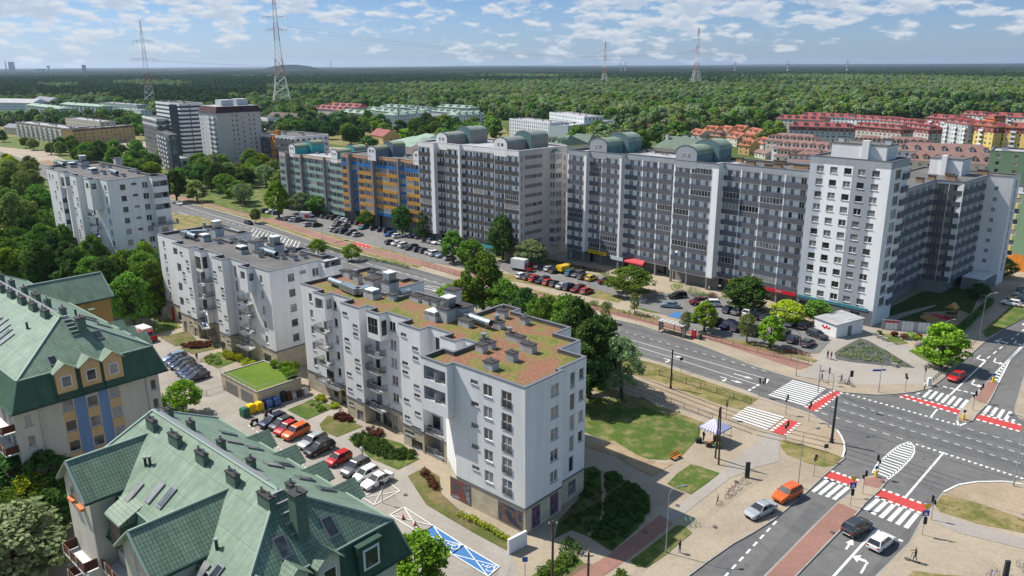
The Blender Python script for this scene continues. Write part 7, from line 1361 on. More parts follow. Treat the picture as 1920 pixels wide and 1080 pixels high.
def car_proto(kind):
 L, W_, H, hood, belt, xf, xr, xf2, xr2 = {'hatch': (4.1, 1.75, 1.48, .92, .95, .95, -1.95, .25, -1.55), 'sedan': (4.65, 1.82, 1.44, .9, .95, .95, -1.75, .2, -1.0), 'wagon': (4.7, 1.82, 1.5, .92, .97, 1.0, -2.2, .3, -1.9), 'suv': (4.5, 1.86, 1.68, 1.05, 1.1, 1.0, -2.08, .35, -1.8), 'mini': (3.8, 1.7, 1.5, .92, .98, 1.0, -1.8, .35, -1.5)}[kind]
 w = W_/2; hl_ = L/2; rear = belt if kind != 'sedan' else .98; st = [(-hl_, .38, rear*.82, w*.80), (-hl_+.12, .24, rear*.97, w*.93), (-hl_+.6, .2, rear, w), (0, .2, belt, w), (xf, .2, belt-.02, w), (xf+.35, .2, hood, w), (hl_-.45, .2, hood*.9, w*.97), (hl_-.12, .24, hood*.76, w*.88), (hl_, .36, hood*.6, w*.72)]
 body = MB(); P = PM['grey']
 def ring(x, zb, zt, ww): zm = zb+(zt-zb)*.55; return [(x, -ww*.9, zb), (x, -ww, zb+.14), (x, -ww, zm), (x, -ww*.93, zt-.03), (x, -ww*.8, zt), (x, 0, zt+.025), (x, ww*.8, zt), (x, ww*.93, zt-.03), (x, ww, zm), (x, ww, zb+.14), (x, ww*.9, zb)]
 R = [ring(*s) for s in st]; n0 = 0
 for r in R: body.v += r
 n = len(R[0]); i_ = body.mi(P)
 for a in range(len(R)-1):
  for b in range(n-1): body.f.append((a*n+b, (a+1)*n+b, (a+1)*n+b+1, a*n+b+1)); body.m.append(i_)
 body.f.append(tuple(range(n))[::-1][::-1]); body.m.append(i_); body.f.append(tuple(range((len(R)-1)*n, len(R)*n))[::-1]); body.m.append(i_)
 b0, t0 = belt-.02, H; bw, tw = w*.90, w*.70; B_ = [(xr, -bw, b0), (xf, -bw, b0), (xf, bw, b0), (xr, bw, b0)]; T_ = [(xr2, -tw, t0-.07), (xf2, -tw, t0-.07), (xf2, tw, t0-.07), (xr2, tw, t0-.07)]
 roof = [(xr2+.12, -tw*.86, t0), (xf2-.15, -tw*.86, t0), (xf2-.15, tw*.86, t0), (xr2+.12, tw*.86, t0)]
 body.hexa(T_, roof, P)
 g = MB(); g.hexa([(x, y, z) for x, y, z in B_], [(x, y, z-.002) for x, y, z in T_], cgl)
 for (i, j) in ((0, 0), (1, 1), (2, 2), (3, 3)): a, b = Vector(B_[i]), Vector(T_[j]); body.cyl(a, b, .05, .045, 5, P)
 xm = (xr2+xf2)/2-.05
 for s in (-1, 1): body.cyl((xm, s*bw*1.0, b0), (xm, s*tw*1.0, t0-.07), .045, .04, 5, P); body.cyl((xr2, s*tw, t0-.06), (xf2, s*tw, t0-.06), .04, .04, 5, P); body.sphere((xf-.15, s*(w+.08), belt+.05), .1, P, 6, 4, (1, .8, .8))
 body.box(-hl_-.02, -.5, .45, -hl_+.02, .5, .56, plate); body.box(hl_-.03, -.45, .36, hl_+.015, .45, .46, trim)
 root = empty('car', (0, 0, -50)); bo = body.build('body', root); bo.material_slots[0].link = 'OBJECT'; g.build('windows', root)
 wm = MB(); wm.cyl((0, -.1, 0), (0, .1, 0), .32, .32, 16, tyre); wm.cyl((0, -.115, 0), (0, .115, 0), .2, .2, 12, rim_m); me = wm.mesh('wheel')
 for x in (-L*.295, L*.30):
  for s in (-1, 1):
   o = bpy.data.objects.new('wheel', me); COL.objects.link(o); o.parent = root; o.location = (x, s*(w-.09), .32)
 for s in (-1, 1):
  q = MB(); q.hexa([(hl_-.32, s*w*.62-.16, hood*.62), (hl_-.1, s*w*.62-.16, hood*.58), (hl_-.1, s*w*.62+.16, hood*.58), (hl_-.32, s*w*.62+.16, hood*.62)], [(hl_-.34, s*w*.66-.16, hood*.80), (hl_-.13, s*w*.62-.16, hood*.765), (hl_-.13, s*w*.62+.16, hood*.765), (hl_-.34, s*w*.66+.16, hood*.80)], hl); q.build('headlight', root)
  q = MB(); q.box(-hl_-.01, s*w*.68-.15, rear*.66, -hl_+.14, s*w*.68+.15, rear*.86, tl); q.build('taillight', root)
 if kind in ('wagon', 'suv'): pass
 return note(root)
CARP = {k: car_proto(k) for k in ('hatch', 'sedan', 'wagon', 'suv', 'mini')}
def car(p0, p1, kind, col, label, group=None, z=.0, c=None, h=None):
 """p0 = front pixel, p1 = rear pixel on the ground"""
 if c is None: a, b = G(*p0, z), G(*p1, z); c = (a+b)/2; d = (a-b).normalized(); rz = math.atan2(d.y, d.x)
 else: rz = h
 e = clone(CARP[kind], c, rz, label, group); e['category'] = 'car'; e.name = 'car'
 for ch in COPIES(e):
  if ch.name.startswith('body'): ch.material_slots[0].link = 'OBJECT'; ch.material_slots[0].material = PM[col]
 return e
def COPIES(e): return LAST[e.name]
LAST = {}
_dup = dup
def dup(src, parent=None):
 c = src.copy(); COL.objects.link(c); c.parent = parent; LAST[c.name] = []
 for ch in KIDS.get(src.name, []): k = dup(ch, c); LAST[c.name].append(k)
 return c
DESC = {'hatch': 'hatchback', 'sedan': 'saloon', 'wagon': 'estate car', 'suv': 'tall car', 'mini': 'small car'}
ze = .18
_ren = {}
def car2(*a, **k):
 e = car(*a, **k); return e
car2(LR([(330, 690)])[0], LR([(440, 635)])[0], 'suv', 'orange', 'bright orange car parked on the paving beside the lower road', z=.12)
car2(LR([(182, 775)])[0], LR([(300, 720)])[0], 'sedan', 'silver', 'silver saloon parked on the paving behind the orange car', z=.12)
car2(LR([(700, 868)])[0], LR([(805, 805)])[0], 'suv', 'darkgrey', 'dark grey car waiting beside the white car at the lower crossing') if False else car2(LR([(812, 805)])[0], LR([(698, 875)])[0], 'suv', 'darkgrey', 'dark grey car waiting beside the white car at the lower crossing')
car2(LR([(930, 880)])[0], LR([(835, 955)])[0], 'hatch', 'white', 'white hatchback waiting at the lower crossing')
car2(C5([(775, 735)])[0], C5([(875, 690)])[0], 'hatch', 'red', 'red car with dark roof coming down the upper arm of the junction')
car2((475, 423), (458, 418.5), 'hatch', 'black', 'black car on the main road behind the felt roofed block'); car2((345, 387), (328, 381), 'hatch', 'white', 'white van-like car on the main road by the tall white block')
for i, (a, b, k, c, l) in enumerate([((165, 405), (285, 352), 'wagon', 'navy', 'dark blue estate car at the head of the courtyard row'), ((217, 415), (312, 372), 'hatch', 'darkgrey', 'dark grey car second in the courtyard row'), ((228, 446), (345, 385), 'hatch', 'red', 'crimson car wedged beside the orange one in the courtyard'), ((272, 462), (390, 405), 'suv', 'orange', 'orange car in the courtyard row'), ((345, 505), (470, 442), 'wagon', 'silver', 'silver estate car with roof rails in the courtyard row'), ((375, 535), (505, 478), 'wagon', 'black', 'black estate car beside the silver one with roof rails'), ((476, 580), (582, 530), 'mini', 'red', 'lone bright red small car in the courtyard row'), ((540, 635), (670, 562), 'suv', 'grey', 'dark metallic car between the red small car and the cream one'), ((600, 655), (705, 600), 'mini', 'white', 'cream white small car with black roof in the courtyard row'), ((633, 692), (775, 620), 'sedan', 'white', 'long white saloon at the end of the courtyard row')]):
 p = CL([a, b]); car2(p[0], p[1], k, c, l, 'cars parked in the courtyard', z=ze)
for i in range(7):
 a = (1040+i*21.5, 808+i*22); b = (1170+i*25, 775+i*19); p = K4([a, b]); car2(p[0], p[1], ['wagon', 'sedan', 'wagon', 'hatch', 'sedan', 'sedan', 'sedan'][i], ['lightblue', 'navy', 'navy', 'black', 'navy', 'navy', 'navy'][i], ['pale blue car half hidden at the top of the dark courtyard row'][i] if i == 0 else ORD[i]+' car down the tight dark row, starting from the pale blue one', 'dark cars in the tight row', z=ze)
def row(pts, cols, kinds, where, hd=None, order='from the left', flip=False):
 P = [G(*p, ze) for p in pts]; d = (P[-1]-P[0]).normalized(); n = Vector((-d.y, d.x, 0)); rz = math.atan2(n.y, n.x) if hd is None else hd
 for i, p in enumerate(P):
  k = kinds[i % len(kinds)]; c = cols[i]; car(None, None, k, c, '%s %s, %s %s, %s' % (c.replace('darkgrey', 'dark grey').replace('lightblue', 'pale blue'), DESC[k], ORD[i], order, where), where, c=p, h=rz+(math.pi if flip or (i*7) % 5 == 1 else 0)+random.uniform(-.03, .03))
KK = ['hatch', 'sedan', 'suv', 'wagon', 'hatch']
row(C3([(285, 362), (332, 370), (376, 384), (422, 394), (466, 407), (512, 418), (560, 430), (608, 440), (660, 452), (722, 466)]), ['white', 'darkgrey', 'red', 'navy', 'red', 'black', 'silver', 'navy', 'maroon', 'red'], KK, 'kerbside row below the red truck')
row(C3([(472, 315), (512, 325), (618, 345), (662, 352), (698, 368), (752, 378)]), ['silver', 'black', 'teal', 'grey', 'black', 'yellow'], KK, 'row opposite the yellow sign')
car(C3([(810, 405)])[0], C3([(895, 400)])[0], 'suv', 'maroon', 'maroon car parked alone by the low wide tree', z=ze)
row(C4([(20, 556), (78, 566), (150, 576), (210, 594), (255, 604), (345, 618), (415, 638), (500, 655)]), ['navy', 'grey', 'white', 'black', 'black', 'white', 'silver', 'black'], KK, 'back row of the corner car park')
row(C4([(-95, 520), (-300, 505)])[:1], ['white'], ['suv'], 'gap beside the corner car park')
car(C3([(1225, 558)])[0], C3([(1340, 566)])[0], 'sedan', 'lightblue', 'pale blue saloon on the lane left of the blue bay', z=ze); car(C3([(1275, 505)])[0], C3([(1388, 492)])[0], 'wagon', 'black', 'black estate car by the round green bushes', z=ze); car(C3([(1420, 545)])[0], C3([(1530, 535)])[0], 'suv', 'maroon', 'dark maroon car parked right of the black estate', z=ze)
row(C3([(1410, 640), (1455, 650), (1600, 678), (1670, 698), (1735, 716), (1850, 745)]), ['black', 'blue', 'black', 'navy', 'navy', 'navy'], KK, 'front row behind the kerbside trees')
row(C4([(62, 655), (130, 672), (200, 690), (362, 720), (432, 744), (522, 768)]), ['navy', 'black', 'navy', 'darkgrey', 'navy', 'darkgrey'], KK, 'front row towards the lavender bed'); car(C4([(640, 738)])[0], C4([(520, 695)])[0], 'wagon', 'darkgrey', 'dark grey estate car beside the graffitied kiosk', z=ze)
K2 = lambda pts: cr((480, 100), 3, pts)
row(K2([(390, 925), (418, 928), (446, 934), (472, 940), (500, 946), (528, 950), (556, 957), (584, 962), (612, 970)]), ['black', 'darkgrey', 'black', 'grey', 'white', 'white', 'navy', 'black', 'red'], KK, 'long row along the orange slab'); row(K2([(440, 1000), (468, 1005), (500, 1010), (535, 1018), (572, 1028)]), ['silver', 'grey', 'navy', 'black', 'silver'], KK, 'kerbside row below the orange slab')
row(K2([(670, 992), (712, 1000), (748, 1006), (758, 1026), (800, 1036)]), ['black', 'navy', 'navy', 'blue', 'white'], KK, 'row at the paired dark trees'); row(K2([(185, 938), (215, 943), (238, 946)]), ['black', 'lightblue', 'grey'], KK, 'row left of the delivery truck'); row(K2([(120, 905), (90, 900), (60, 895), (275, 898), (300, 972), (345, 974)]), ['navy', 'white', 'black', 'white', 'silver', 'black'], KK, 'spots around the delivery truck'); row(K2([(600, 988), (618, 978), (455, 970), (505, 980)]), ['teal', 'teal', 'grey', 'grey'], KK, 'middle of the upper car park')
row(C2([(698, 52), (740, 58), (776, 70), (814, 82), (855, 92), (890, 100), (928, 108), (950, 116), (988, 124), (1030, 140)]), ['black', 'white', 'white', 'black', 'navy', 'navy', 'silver', 'white', 'lightblue', 'silver'], KK, 'row at the slim tree'); row(C2([(832, 14), (868, 20), (936, 44), (965, 50), (995, 54)]), ['blue', 'black', 'silver', 'white', 'silver'], KK, 'row in front of the beige block')
row([(228, 318), (240, 317), (252, 318), (262, 320)], ['navy', 'blue', 'orange', 'silver'], KK, 'row below the striped tower'); row([(1895, 572), (1908, 566), (1918, 558), (1926, 550), (1934, 542)], ['white', 'navy', 'silver', 'grey', 'silver'], KK, 'row of cars at the right edge'); row([(1006, 470), (1015, 468)][:0] or [(1049, 434)], ['lightblue'], ['hatch'], 'gap between the beige and charcoal blocks')
def truck(name, label, p0, p1, cab, boxm, bl, z=ze, bh=2.5, stripe=None):
 a, b = G(*p0, z), G(*p1, z); c = (a+b)/2; d = (a-b).normalized(); r = empty(name, c, math.atan2(d.y, d.x), label, 'truck'); L = bl+1.9
 g = MB(); g.box(-L/2, -1.1, .75, -L/2+bl, 1.1, .75+bh, boxm); g.box(-L/2-.02, -.95, .5, -L/2+bl, .95, .748, trim); g.build('cargo_box', r)
 if stripe: q = MB(); q.box(-L/2+bl*.55, -1.12, 1.2, -L/2+bl-.01, -1.102, 2.6, stripe); q.build('emblem', r)
 g = MB(); x0 = -L/2+bl+.05; g.hexa([(x0, -1.02, .45), (L/2, -1.0, .45), (L/2, 1.0, .45), (x0, 1.02, .45)], [(x0, -1.02, 1.35), (L/2-.1, -1.0, 1.25), (L/2-.1, 1.0, 1.25), (x0, 1.02, 1.35)], cab); g.hexa([(x0, -.98, 2.051), (L/2-.95, -.85, 2.051), (L/2-.95, .85, 2.051), (x0, .98, 2.051)], [(x0, -.9, 2.25), (L/2-1.1, -.75, 2.2), (L/2-1.1, .75, 2.2), (x0, .9, 2.25)], cab); g.build('cab', r)
 g = MB(); g.hexa([(x0+.1, -.97, 1.352), (L/2-.25, -.95, 1.30), (L/2-.25, .95, 1.30), (x0+.1, .97, 1.352)], [(x0+.1, -.9, 2.05), (L/2-.95, -.8, 2.05), (L/2-.95, .8, 2.05), (x0+.1, .9, 2.05)], cgl); g.build('windscreen', r)
 for x in (-L/2+.9, L/2-.9):
  for s in (-1, 1): g = MB(); g.cyl((x, s*.95-.12, .4), (x, s*.95+.12, .4), .4, .4, 14, tyre); g.cyl((x, s*.95-.13, .4), (x, s*.95+.13, .4), .2, .2, 10, rim_m); g.build('wheel', r)
truck('truck', 'white box truck with bright red cab by the charcoal block', C3([(350, 325)])[0], C3([(225, 305)])[0], PM['red'], PM['white'], 4.4)
truck('truck', 'white box truck with red emblem in the upper car park', K2([(345, 945)])[0], K2([(245, 940)])[0], PM['white'], PM['white'], 4.0, stripe=PM['red'])
truck('truck', 'white and red service van behind the green gables', K4([(990, 690)])[0], K4([(870, 640)])[0], PM['red'], PM['white'], 3.6, bh=1.9, stripe=PM['red'])
a, b = C3([(530, 335), (618, 315)]); truck('van', 'boxy yellow van in the row opposite the yellow shop sign', b, a, PM['yellow'], PM['yellow'], 2.8, bh=1.35)
for k, r in CARP.items():
 for o in [r]+KIDS[r.name]: bpy.data.objects.remove(o)
# -- lamps, signals, poles
galv = mat('galvanised_pole', (.38, .39, .40), .5, .4); dpole = mat('dark_pole', (.03, .032, .036), .6); black = mat('signal_black', (.015, .015, .017), .6); sblue = mat('sign_blue', (.02, .08, .35), .4); syel = mat('sign_yellow_bright', (.75, .48, .01), .5); gre = mat('lamp_green', (.05, .35, .12), .4); wood = mat('pole_wood', (.10, .075, .055), .9, kind='mottle'); fence_g = mat('fence_green', (.06, .085, .07), .7); fence_r = mat('fence_rust', (.20, .12, .10), .7); cable = mat('cable', (.03, .03, .032), .7)
def lamp_proto(H, arm):
 r = empty('street_lamp', (0, 0, -50)); g = MB(); g.cyl((0, 0, -.05), (0, 0, .9), .11, .1, 8, galv); g.cyl((0, 0, .9), (0, 0, H*.86), .075, .05, 8, galv); pts = [(arm*(1-math.cos(t)), 0, H*.86+H*.14*math.sin(t)) for t in [i*math.pi/2/5 for i in range(6)]]; g.tube(pts, .042, 6, galv); g.build('pole', r)
 g = MB(); g.sphere((arm+.3, 0, H), .34, mat('lamp_head', (.2, .21, .22), .35, .4), 10, 6, (1.15, .62, .42)); g.build('lamp_head', r); return note(r)
LP, LPs = lamp_proto(9.4, 1.6), lamp_proto(5, .0)
def lamp(px, py, tx, ty, label, group='street lamps', H=None, z=.12):
 a = G(px, py, z); d = ray(tx, ty); s = (a.y)/d.y; hz = max(4, min(12, CH+d.z*s)); e = clone(LP, a, 0, label, group); e['category'] = 'street lamp'; k = hz/9.4; e.scale = (k, k, k); b = G(tx, ty, hz); e.rotation_euler = (0, 0, math.atan2(b.y-a.y, b.x-a.x)); return e
for a in [(*LR([(443, 608)])[0], *LR([(545, 297)])[0], 'lamp post between the two lower zebra crossings, by the dry lawn'), (*CB([(990, 955)])[0], *CB([(1085, 605)])[0], 'lamp post beside the walking person in front of the white block'), (*LR([(1128, 680)])[0], *LR([(1070, 460)])[0], 'lamp post leaning over the lower road beside the yellow warning sign'), (*LR([(1590, 600)])[0], *LR([(1583, 225)])[0], 'lamp post on the red island at the right edge'), (*LR([(795, 1120)])[0], *LR([(705, 975)])[0], 'lamp post cut by the bottom edge below the white hatchback'), (*LR([(605, 285)])[0], *LR([(640, -10)])[0], 'lamp post beside the dark tram mast'), (*C5([(648, 540)])[0], *C5([(790, 110)])[0], 'lamp post in front of the bright tree at the boulder'), (*C5([(1052, 315)])[0], *C5([(1200, -160)])[0], 'lamp post at the end of the bollards up the street'), (*C5([(38, 838)])[0], *C5([(120, 355)])[0], 'lamp post carrying a blue street sign on the corner plaza'), (*C4([(447, 962)])[0], *C4([(472, 670)])[0], 'lamp post at the kerb right of the bus stop fence'), (*C3([(1388, 755)])[0], *C3([(1415, 560)])[0], 'lamp post just behind the bus shelter'), (*C3([(1050, 700)])[0], *C3([(1075, 600)])[0], 'lamp post on the kerb left of the bus shelter'), (*C3([(703, 550)])[0], *C3([(722, 405)])[0], 'lamp post at the head of the brown railing'), (*C3([(348, 530)])[0], *C3([(340, 450)])[0], 'lamp post by the path above the full crowned tree'), (*C2([(778, 185)])[0], *C2([(778, 55)])[0], 'lamp post on the verge at the far end of the road'), (*C2([(317, 50)])[0], *C2([(317, -60)])[0], 'lamp post behind the felt roofed block'), (380, 390, 380, 350, 'lamp post behind the tall white block')]: lamp(*a)
lamp(*CN([(280, 1100)])[0], *CN([(280, 880)])[0], 'thin lamp post at the bottom right of the white block', None, z=.12)
def signal_proto():
 r = empty('traffic_light', (0, 0, -50)); g = MB(); g.cyl((0, 0, -.05), (0, 0, 3.4), .06, .05, 7, galv); g.build('pole', r); g = MB(); g.box(.06, -.14, 2.5, .3, .14, 3.3, black); g.box(-.25, -.1, 2.2, -.06, .1, 2.7, black); g.build('signal_head', r); g = MB()
 for z, m in ((3.15, tl), (2.87, syel), (2.6, gre)): g.cyl((.301, 0, z), (.315, 0, z), .09, .09, 10, m)
 g.build('signal_lens', r); return note(r)
TLp = signal_proto(); TL_ = [(LR, 376, 365, 235, 'beside the lower tram zebra'), (LR, 378, 218, 108, 'on the island between the main road zebra and the tram zebra'), (LR, 235, 122, 35, 'at the left end of the main road zebra'), (LR, 257, 122, 20, 'leftmost pair partner beside the main road zebra'), (LR, 60, 245, 130, 'at the left end of the tram zebra'), (LR, 527, 548, 450, 'at the dry lawn before the lower left crossing'), (LR, 787, 640, 530, 'on the island between the lower crossings'), (LR, 865, 555, 470, 'beside the yellow beacon on the lower island tip'), (LR, 500, 255, 170, 'at the red lane of the main road zebra'), (LR, 1152, 780, 660, 'right of the lower right crossing'), (C5, 498, 745, 610, 'behind the walking man on the upper corner'), (C5, 305, 832, 680, 'alone on the corner plaza'), (C5, 990, 1018, 860, 'on the upper island beside the zebra'), (C5, 1060, 940, 690, 'in the middle of the upper red island'), (C4, 650, 1018, 915, 'left of the cyclists on the plaza kerb')]
for f, x, y, t, l in TL_: e = clone(TLp, G(*f([(x, y)])[0], .12), random.uniform(0, 6), 'black traffic light '+l, 'traffic lights'); e['category'] = 'traffic light'
g = MB(); p = G(*C4([(585, 1060)])[0], .12); q = G(*C4([(800, 955)])[0], 6.0); g.cyl(p, p+Vector((0, 0, 5.0)), .1, .08, 8, galv); q = Vector((q.x, q.y, 6.2)); g.cyl(p+Vector((0, 0, 5.0)), q, .07, .05, 7, galv); r = empty('traffic_light', p, 0, 'overhead traffic light on a long curved arm above the main road zebra', 'traffic light', 'traffic lights'); o = g.build('mast_arm'); o.data.transform(Matrix.Translation(-p)); o.parent = r; g = MB(); d = q-p; g.box(d.x-.2, d.y-.15, d.z-.5, d.x+.2, d.y+.15, d.z+.5, black); g.build('signal_head', r)
def post(name, label, cat, p, h, parts, r=.05, m=None, group=None):
 e = empty(name, p, 0, label, cat, group); g = MB(); g.cyl((0, 0, -.05), (0, 0, h), r, r*.8, 7, m or galv); g.build('pole', e)
 for kind, f in parts:
  g = MB(); f(g); g.build(kind, e)
 return e
def face_cam(p): d = Vector((0, 0, 0))-p; return d.xy.normalized()
def tri_sign(g, z, c=syel): g.cyl((0, -.06, z), (0, -.03, z), .45, .45, 3, c)
for (x, y, lab) in [(722, 705, 'give way sign over a blue crossing sign on the island, yellow triangle to the left'), (1105, 860, 'give way sign over a blue crossing sign right of the lower crossing')]:
 p = G(*LR([(x, y)])[0], .12); post('road_sign', lab, 'road sign', p, 4.2, [('warning_panel', lambda g: (g.face([(-.5, -.12, 4.2), (.5, -.12, 4.2), (0, -.12, 3.4)], syel), g.face([(.5, -.11, 4.2), (-.5, -.11, 4.2), (0, -.11, 3.4)], syel))), ('crossing_panel', lambda g: (g.box(-.4, -.1, 2.6, .4, -.07, 3.35, sblue), g.face([(-.28, -.105, 2.7), (.28, -.105, 2.7), (0, -.105, 3.2)], frame_w))), ('signal_head', lambda g: g.box(-.16, -.3, 1.6, .16, -.06, 2.5, black))])
for (f, x, y, lab) in [(LR, 858, 550, 'yellow beacon post on the lower island tip'), (C5, 1195, 738, 'yellow beacon post with blue sign on the upper red island'), (C6, 897, 252, 'yellow beacon post with blue sign on the island point')]:
 p = G(*f([(x, y)])[0], .12); post('beacon', lab, 'beacon', p, 1.6, [('beacon_body', lambda g: g.cyl((0, 0, 0), (0, 0, .95), .2, .17, 10, syel)), ('arrow_panel', lambda g: g.cyl((0, -.09, 1.45), (0, -.06, 1.45), .26, .26, 14, sblue))])
for (f, x, y, h, lab, m) in [(LR, 585, 465, 2.6, 'grey direction sign seen from behind on the dry lawn', galv), (CT, 883, 345, 2.8, 'sign post on the verge beside the turn arrows', dpole), (CL, 730, 745, 3.2, 'parking sign post at the marked bay beside the white saloon', galv), (CN, -250, 1090, 2.6, 'blue round sign at the bottom edge below the white wall', galv), (C4, 195, 560, 2.6, 'blue disabled parking sign by the black estate car', galv)]:
 post('road_sign', lab, 'road sign', G(*f([(x, y)])[0], .12), h, [('sign_panel', lambda g, h=h, b='blue' in lab: g.box(-.3, -.08, h-.6, .3, -.05, h, sblue if b else dpole))])
g = MB(); p = G(*C5([(38, 838)])[0], .12)+Vector((0, 0, 4)); g.box(-1.5, -.1, -.15, -.1, -.05, .2, sblue); g.box(.1, -.1, -.05, .7, -.05, .25, sblue); o = g.build('street_sign'); o.location = p; tag(o, 'blue street name boards on the plaza lamp post', 'street sign')
def mast(px, py, tx, ty, r, m, label, name='tram_mast'):
 p = G(px, py, .1); d = ray(tx, ty); h = min(14, CH+d.z*(p.y/d.y)); g = MB(); g.cyl((0, 0, -.1), (0, 0, h), r, r*.8, 10, m); g.cyl((0, 0, -.05), (0, 0, .5), r*1.5, r*1.4, 10, m); o = g.build(name); o.location = p; tag(o, label, 'mast'); return p+Vector((0, 0, h))
M1 = mast(*CT([(798, 488)])[0], *CT([(814, 165)])[0], .16, dpole, 'dark tram mast on the verge left of the junction'); M2 = mast(*LR([(622, 368)])[0], *LR([(650, 130)])[0], .2, dpole, 'thick dark tram mast in the middle of the junction paving'); M3 = mast(490, 470, 489, 440, .14, dpole, 'dark tram mast behind the felt roofed block'); M4 = mast(695, 527, 694, 505, .14, dpole, 'dark tram mast behind the left end of the sedum roof')
p = G(*CB([(1272, 487)])[0], .12); q = G(*CB([(1254, 450)])[0], .12); tp_ = G(*CB([(1285, 178)])[0], 8.8); r = empty('utility_pole', p, 0, 'pair of leaning wooden poles joined at the top beside the striped tent', 'utility pole'); g = MB(); t = Vector((tp_.x, tp_.y, 8.8))-p; g.cyl((0, 0, 0), t, .14, .1, 8, wood); g.build('pole', r); g = MB(); g.cyl(q-p, t-Vector((.15, 0, .2)), .14, .1, 8, wood); g.build('pole', r); WP = p+t
def wpole(px, py, tx, ty, lab):
 p = G(px, py, .1); d = ray(tx, ty); h = min(11, CH+d.z*(p.y/d.y)); r = empty('utility_pole', p, 0, lab, 'utility pole'); g = MB(); g.cyl((0, 0, -.1), (0, 0, h), .15, .11, 8, wood); g.build('pole', r); g = MB(); g.box(-.5, -.05, h-.5, .5, .05, h-.4, wood)
 for x in (-.4, .4): g.cyl((x, 0, h-.4), (x, 0, h-.15), .05, .05, 6, frame_w)
 g.build('crossarm', r); return p+Vector((0, 0, h-.2))
U1 = wpole(*CN([(-20, 1165)])[0], 1034, 978, 'wooden pole with small crossarm at the bottom edge beside the hedge'); U2 = wpole(1102, 1110, 1102, 1037, 'short wooden pole at the bottom edge by the red path')
def wire(a, b, sag, label, name='cable', r=.016, off=(0,)):
 for k, o_ in enumerate(off):
  pts = []; d = (b-a); n = Vector((-d.y, d.x, 0)).normalized()*o_
  for i in range(17): t = i/16; q = a.lerp(b, t)+n; pts.append((q.x, q.y, q.z-sag*4*t*(1-t)))
  g = MB(); g.tube(pts, r, 4, cable); o = g.build(name); tag(o, label if len(off) == 1 else label+[', upper left strand', ', middle strand', ', lower right strand'][k], 'cable')
wire(U1, WP, .9, 'overhead cable from the bottom wooden pole to the leaning poles', off=(-.35, .0, .35))
TCa, TCb = M2+Vector((0, 0, -1.5)), M1+Vector((0, 0, -1.2))
c0 = G(1425, 806, 0); c1 = G(1700, 878, 0); c2 = G(2200, 1070, 0); cA = G(900, 622, 0); z = Vector((0, 0, 5.8))
for s_, w_ in ((-1.6, 'left'), (1.6, 'right')):
 d = (c1-cA).normalized(); n = Vector((-d.y, d.x, 0))*s_; wire(cA+n+z, c0+n+z, .3, 'tram wire above the %s-hand track, left of the junction' % w_, 'tram_wire', .02); wire(c0+n+z, c2+n+z, .3, 'tram wire above the %s-hand track, crossing the junction' % w_, 'tram_wire', .02)
def railing(pts, h, m, label, name='fence', sp=2.5, fill=True, z=.12, thick=.05, rails=(.1, .95)):
 P = [G(x, y, z) for x, y in pts]; e = empty(name, P[0], 0, label, 'fence'); o_ = P[0]; g = MB(); q = MB()
 for a, b in zip(P, P[1:]):
  a, b = a-o_, b-o_; d = b-a; L = d.length; u = d.normalized(); n = max(1, int(L/sp))
  for i in range(n+(b is P[-1]-o_ or 1)): c = a+u*L*i/n; q = MB(); q.obox((c.x, c.y), u.xy, .07, .07, 0, h+.06, m); q.build('post', e)
  for k in rails: g.obox(((a+b)/2).xy, u.xy, L, thick, h*k, h*k+.05, m)
  if fill:
   nb = int(L/.28)
   for i in range(nb): c = a+u*L*(i+.5)/nb; g.obox((c.x, c.y), u.xy, .03, .02, h*rails[0]+.051, h*rails[1]-.001, m)
 g.build('rail', e)
railing(CT([(700, 378), (1050, 492), (1475, 622)]), 1.1, fence_g, 'green fence along the verge between road and tram track'); railing(CT([(430, 500), (800, 630), (1150, 750)]), 1.1, galv, 'grey fence between tram track and park lawn')
railing([(1080.6, 571), (1200, 600), (1310, 631), (1420, 661.7), (1515.6, 684)], 1.1, fence_r, 'rusty brown railing along the pavement behind the bus shelter', fill=False, rails=(.2, .6, .95)); railing([(793, 499), (865, 520)], 1.1, fence_r, 'short brown railing along the pavement above the large tree', fill=False, rails=(.2, .6, .95))
railing(K4([(1215, 1010), (1310, 1020), (1420, 985)]), 1.0, galv, 'low grey guard rail by the garage ramp', z=.13)
bp = MB(); bp.cyl((0, 0, -.05), (0, 0, .95), .07, .06, 8, dpole); bp.sphere((0, 0, .95), .07, dpole, 8, 5); bm = bp.mesh('bollard')
for i in range(21):
 t = i/20; x, y = (590+t*345, 735-t*310) if t < .76 else (935+(t-.76)*460, 425-(t-.76)*440); o = bpy.data.objects.new('bollard', bm); COL.objects.link(o); o.location = G(*C5([(x, y)])[0], .12); tag(o, 'thin dark bollard at the kerb, %s counting up the street from the zebra crossing' % ORD[i], 'bollard', 'bollards along the kerb of the upper street')
p0, p1 = G(*C3([(1222, 722)])[0], .13), G(*C3([(1372, 762)])[0], .13); d = p1-p0; r = empty('bus_shelter', p0, math.atan2(d.y, d.x), 'glass bus shelter with curved brown roof on the pavement', 'bus shelter'); L = d.length
g = MB(); g.box(-.4, -1.2, 2.5, L+.4, .9, 2.62, mat('shelter_roof', (.42, .40, .40), .4)); 
for i in range(6): g.box(-.35+i*(L+.7)/6, -1.22, 2.622, -.3+i*(L+.7)/6, .92, 2.68, galv)
g.build('roof', r); g = MB()
for x in (0, L/2, L):
 g.box(x-.05, .7, 0, x+.05, .8, 2.5, dpole); g.box(x-.05, -.9, 0, x+.05, -.8, 2.5, dpole) if x != L/2 else None
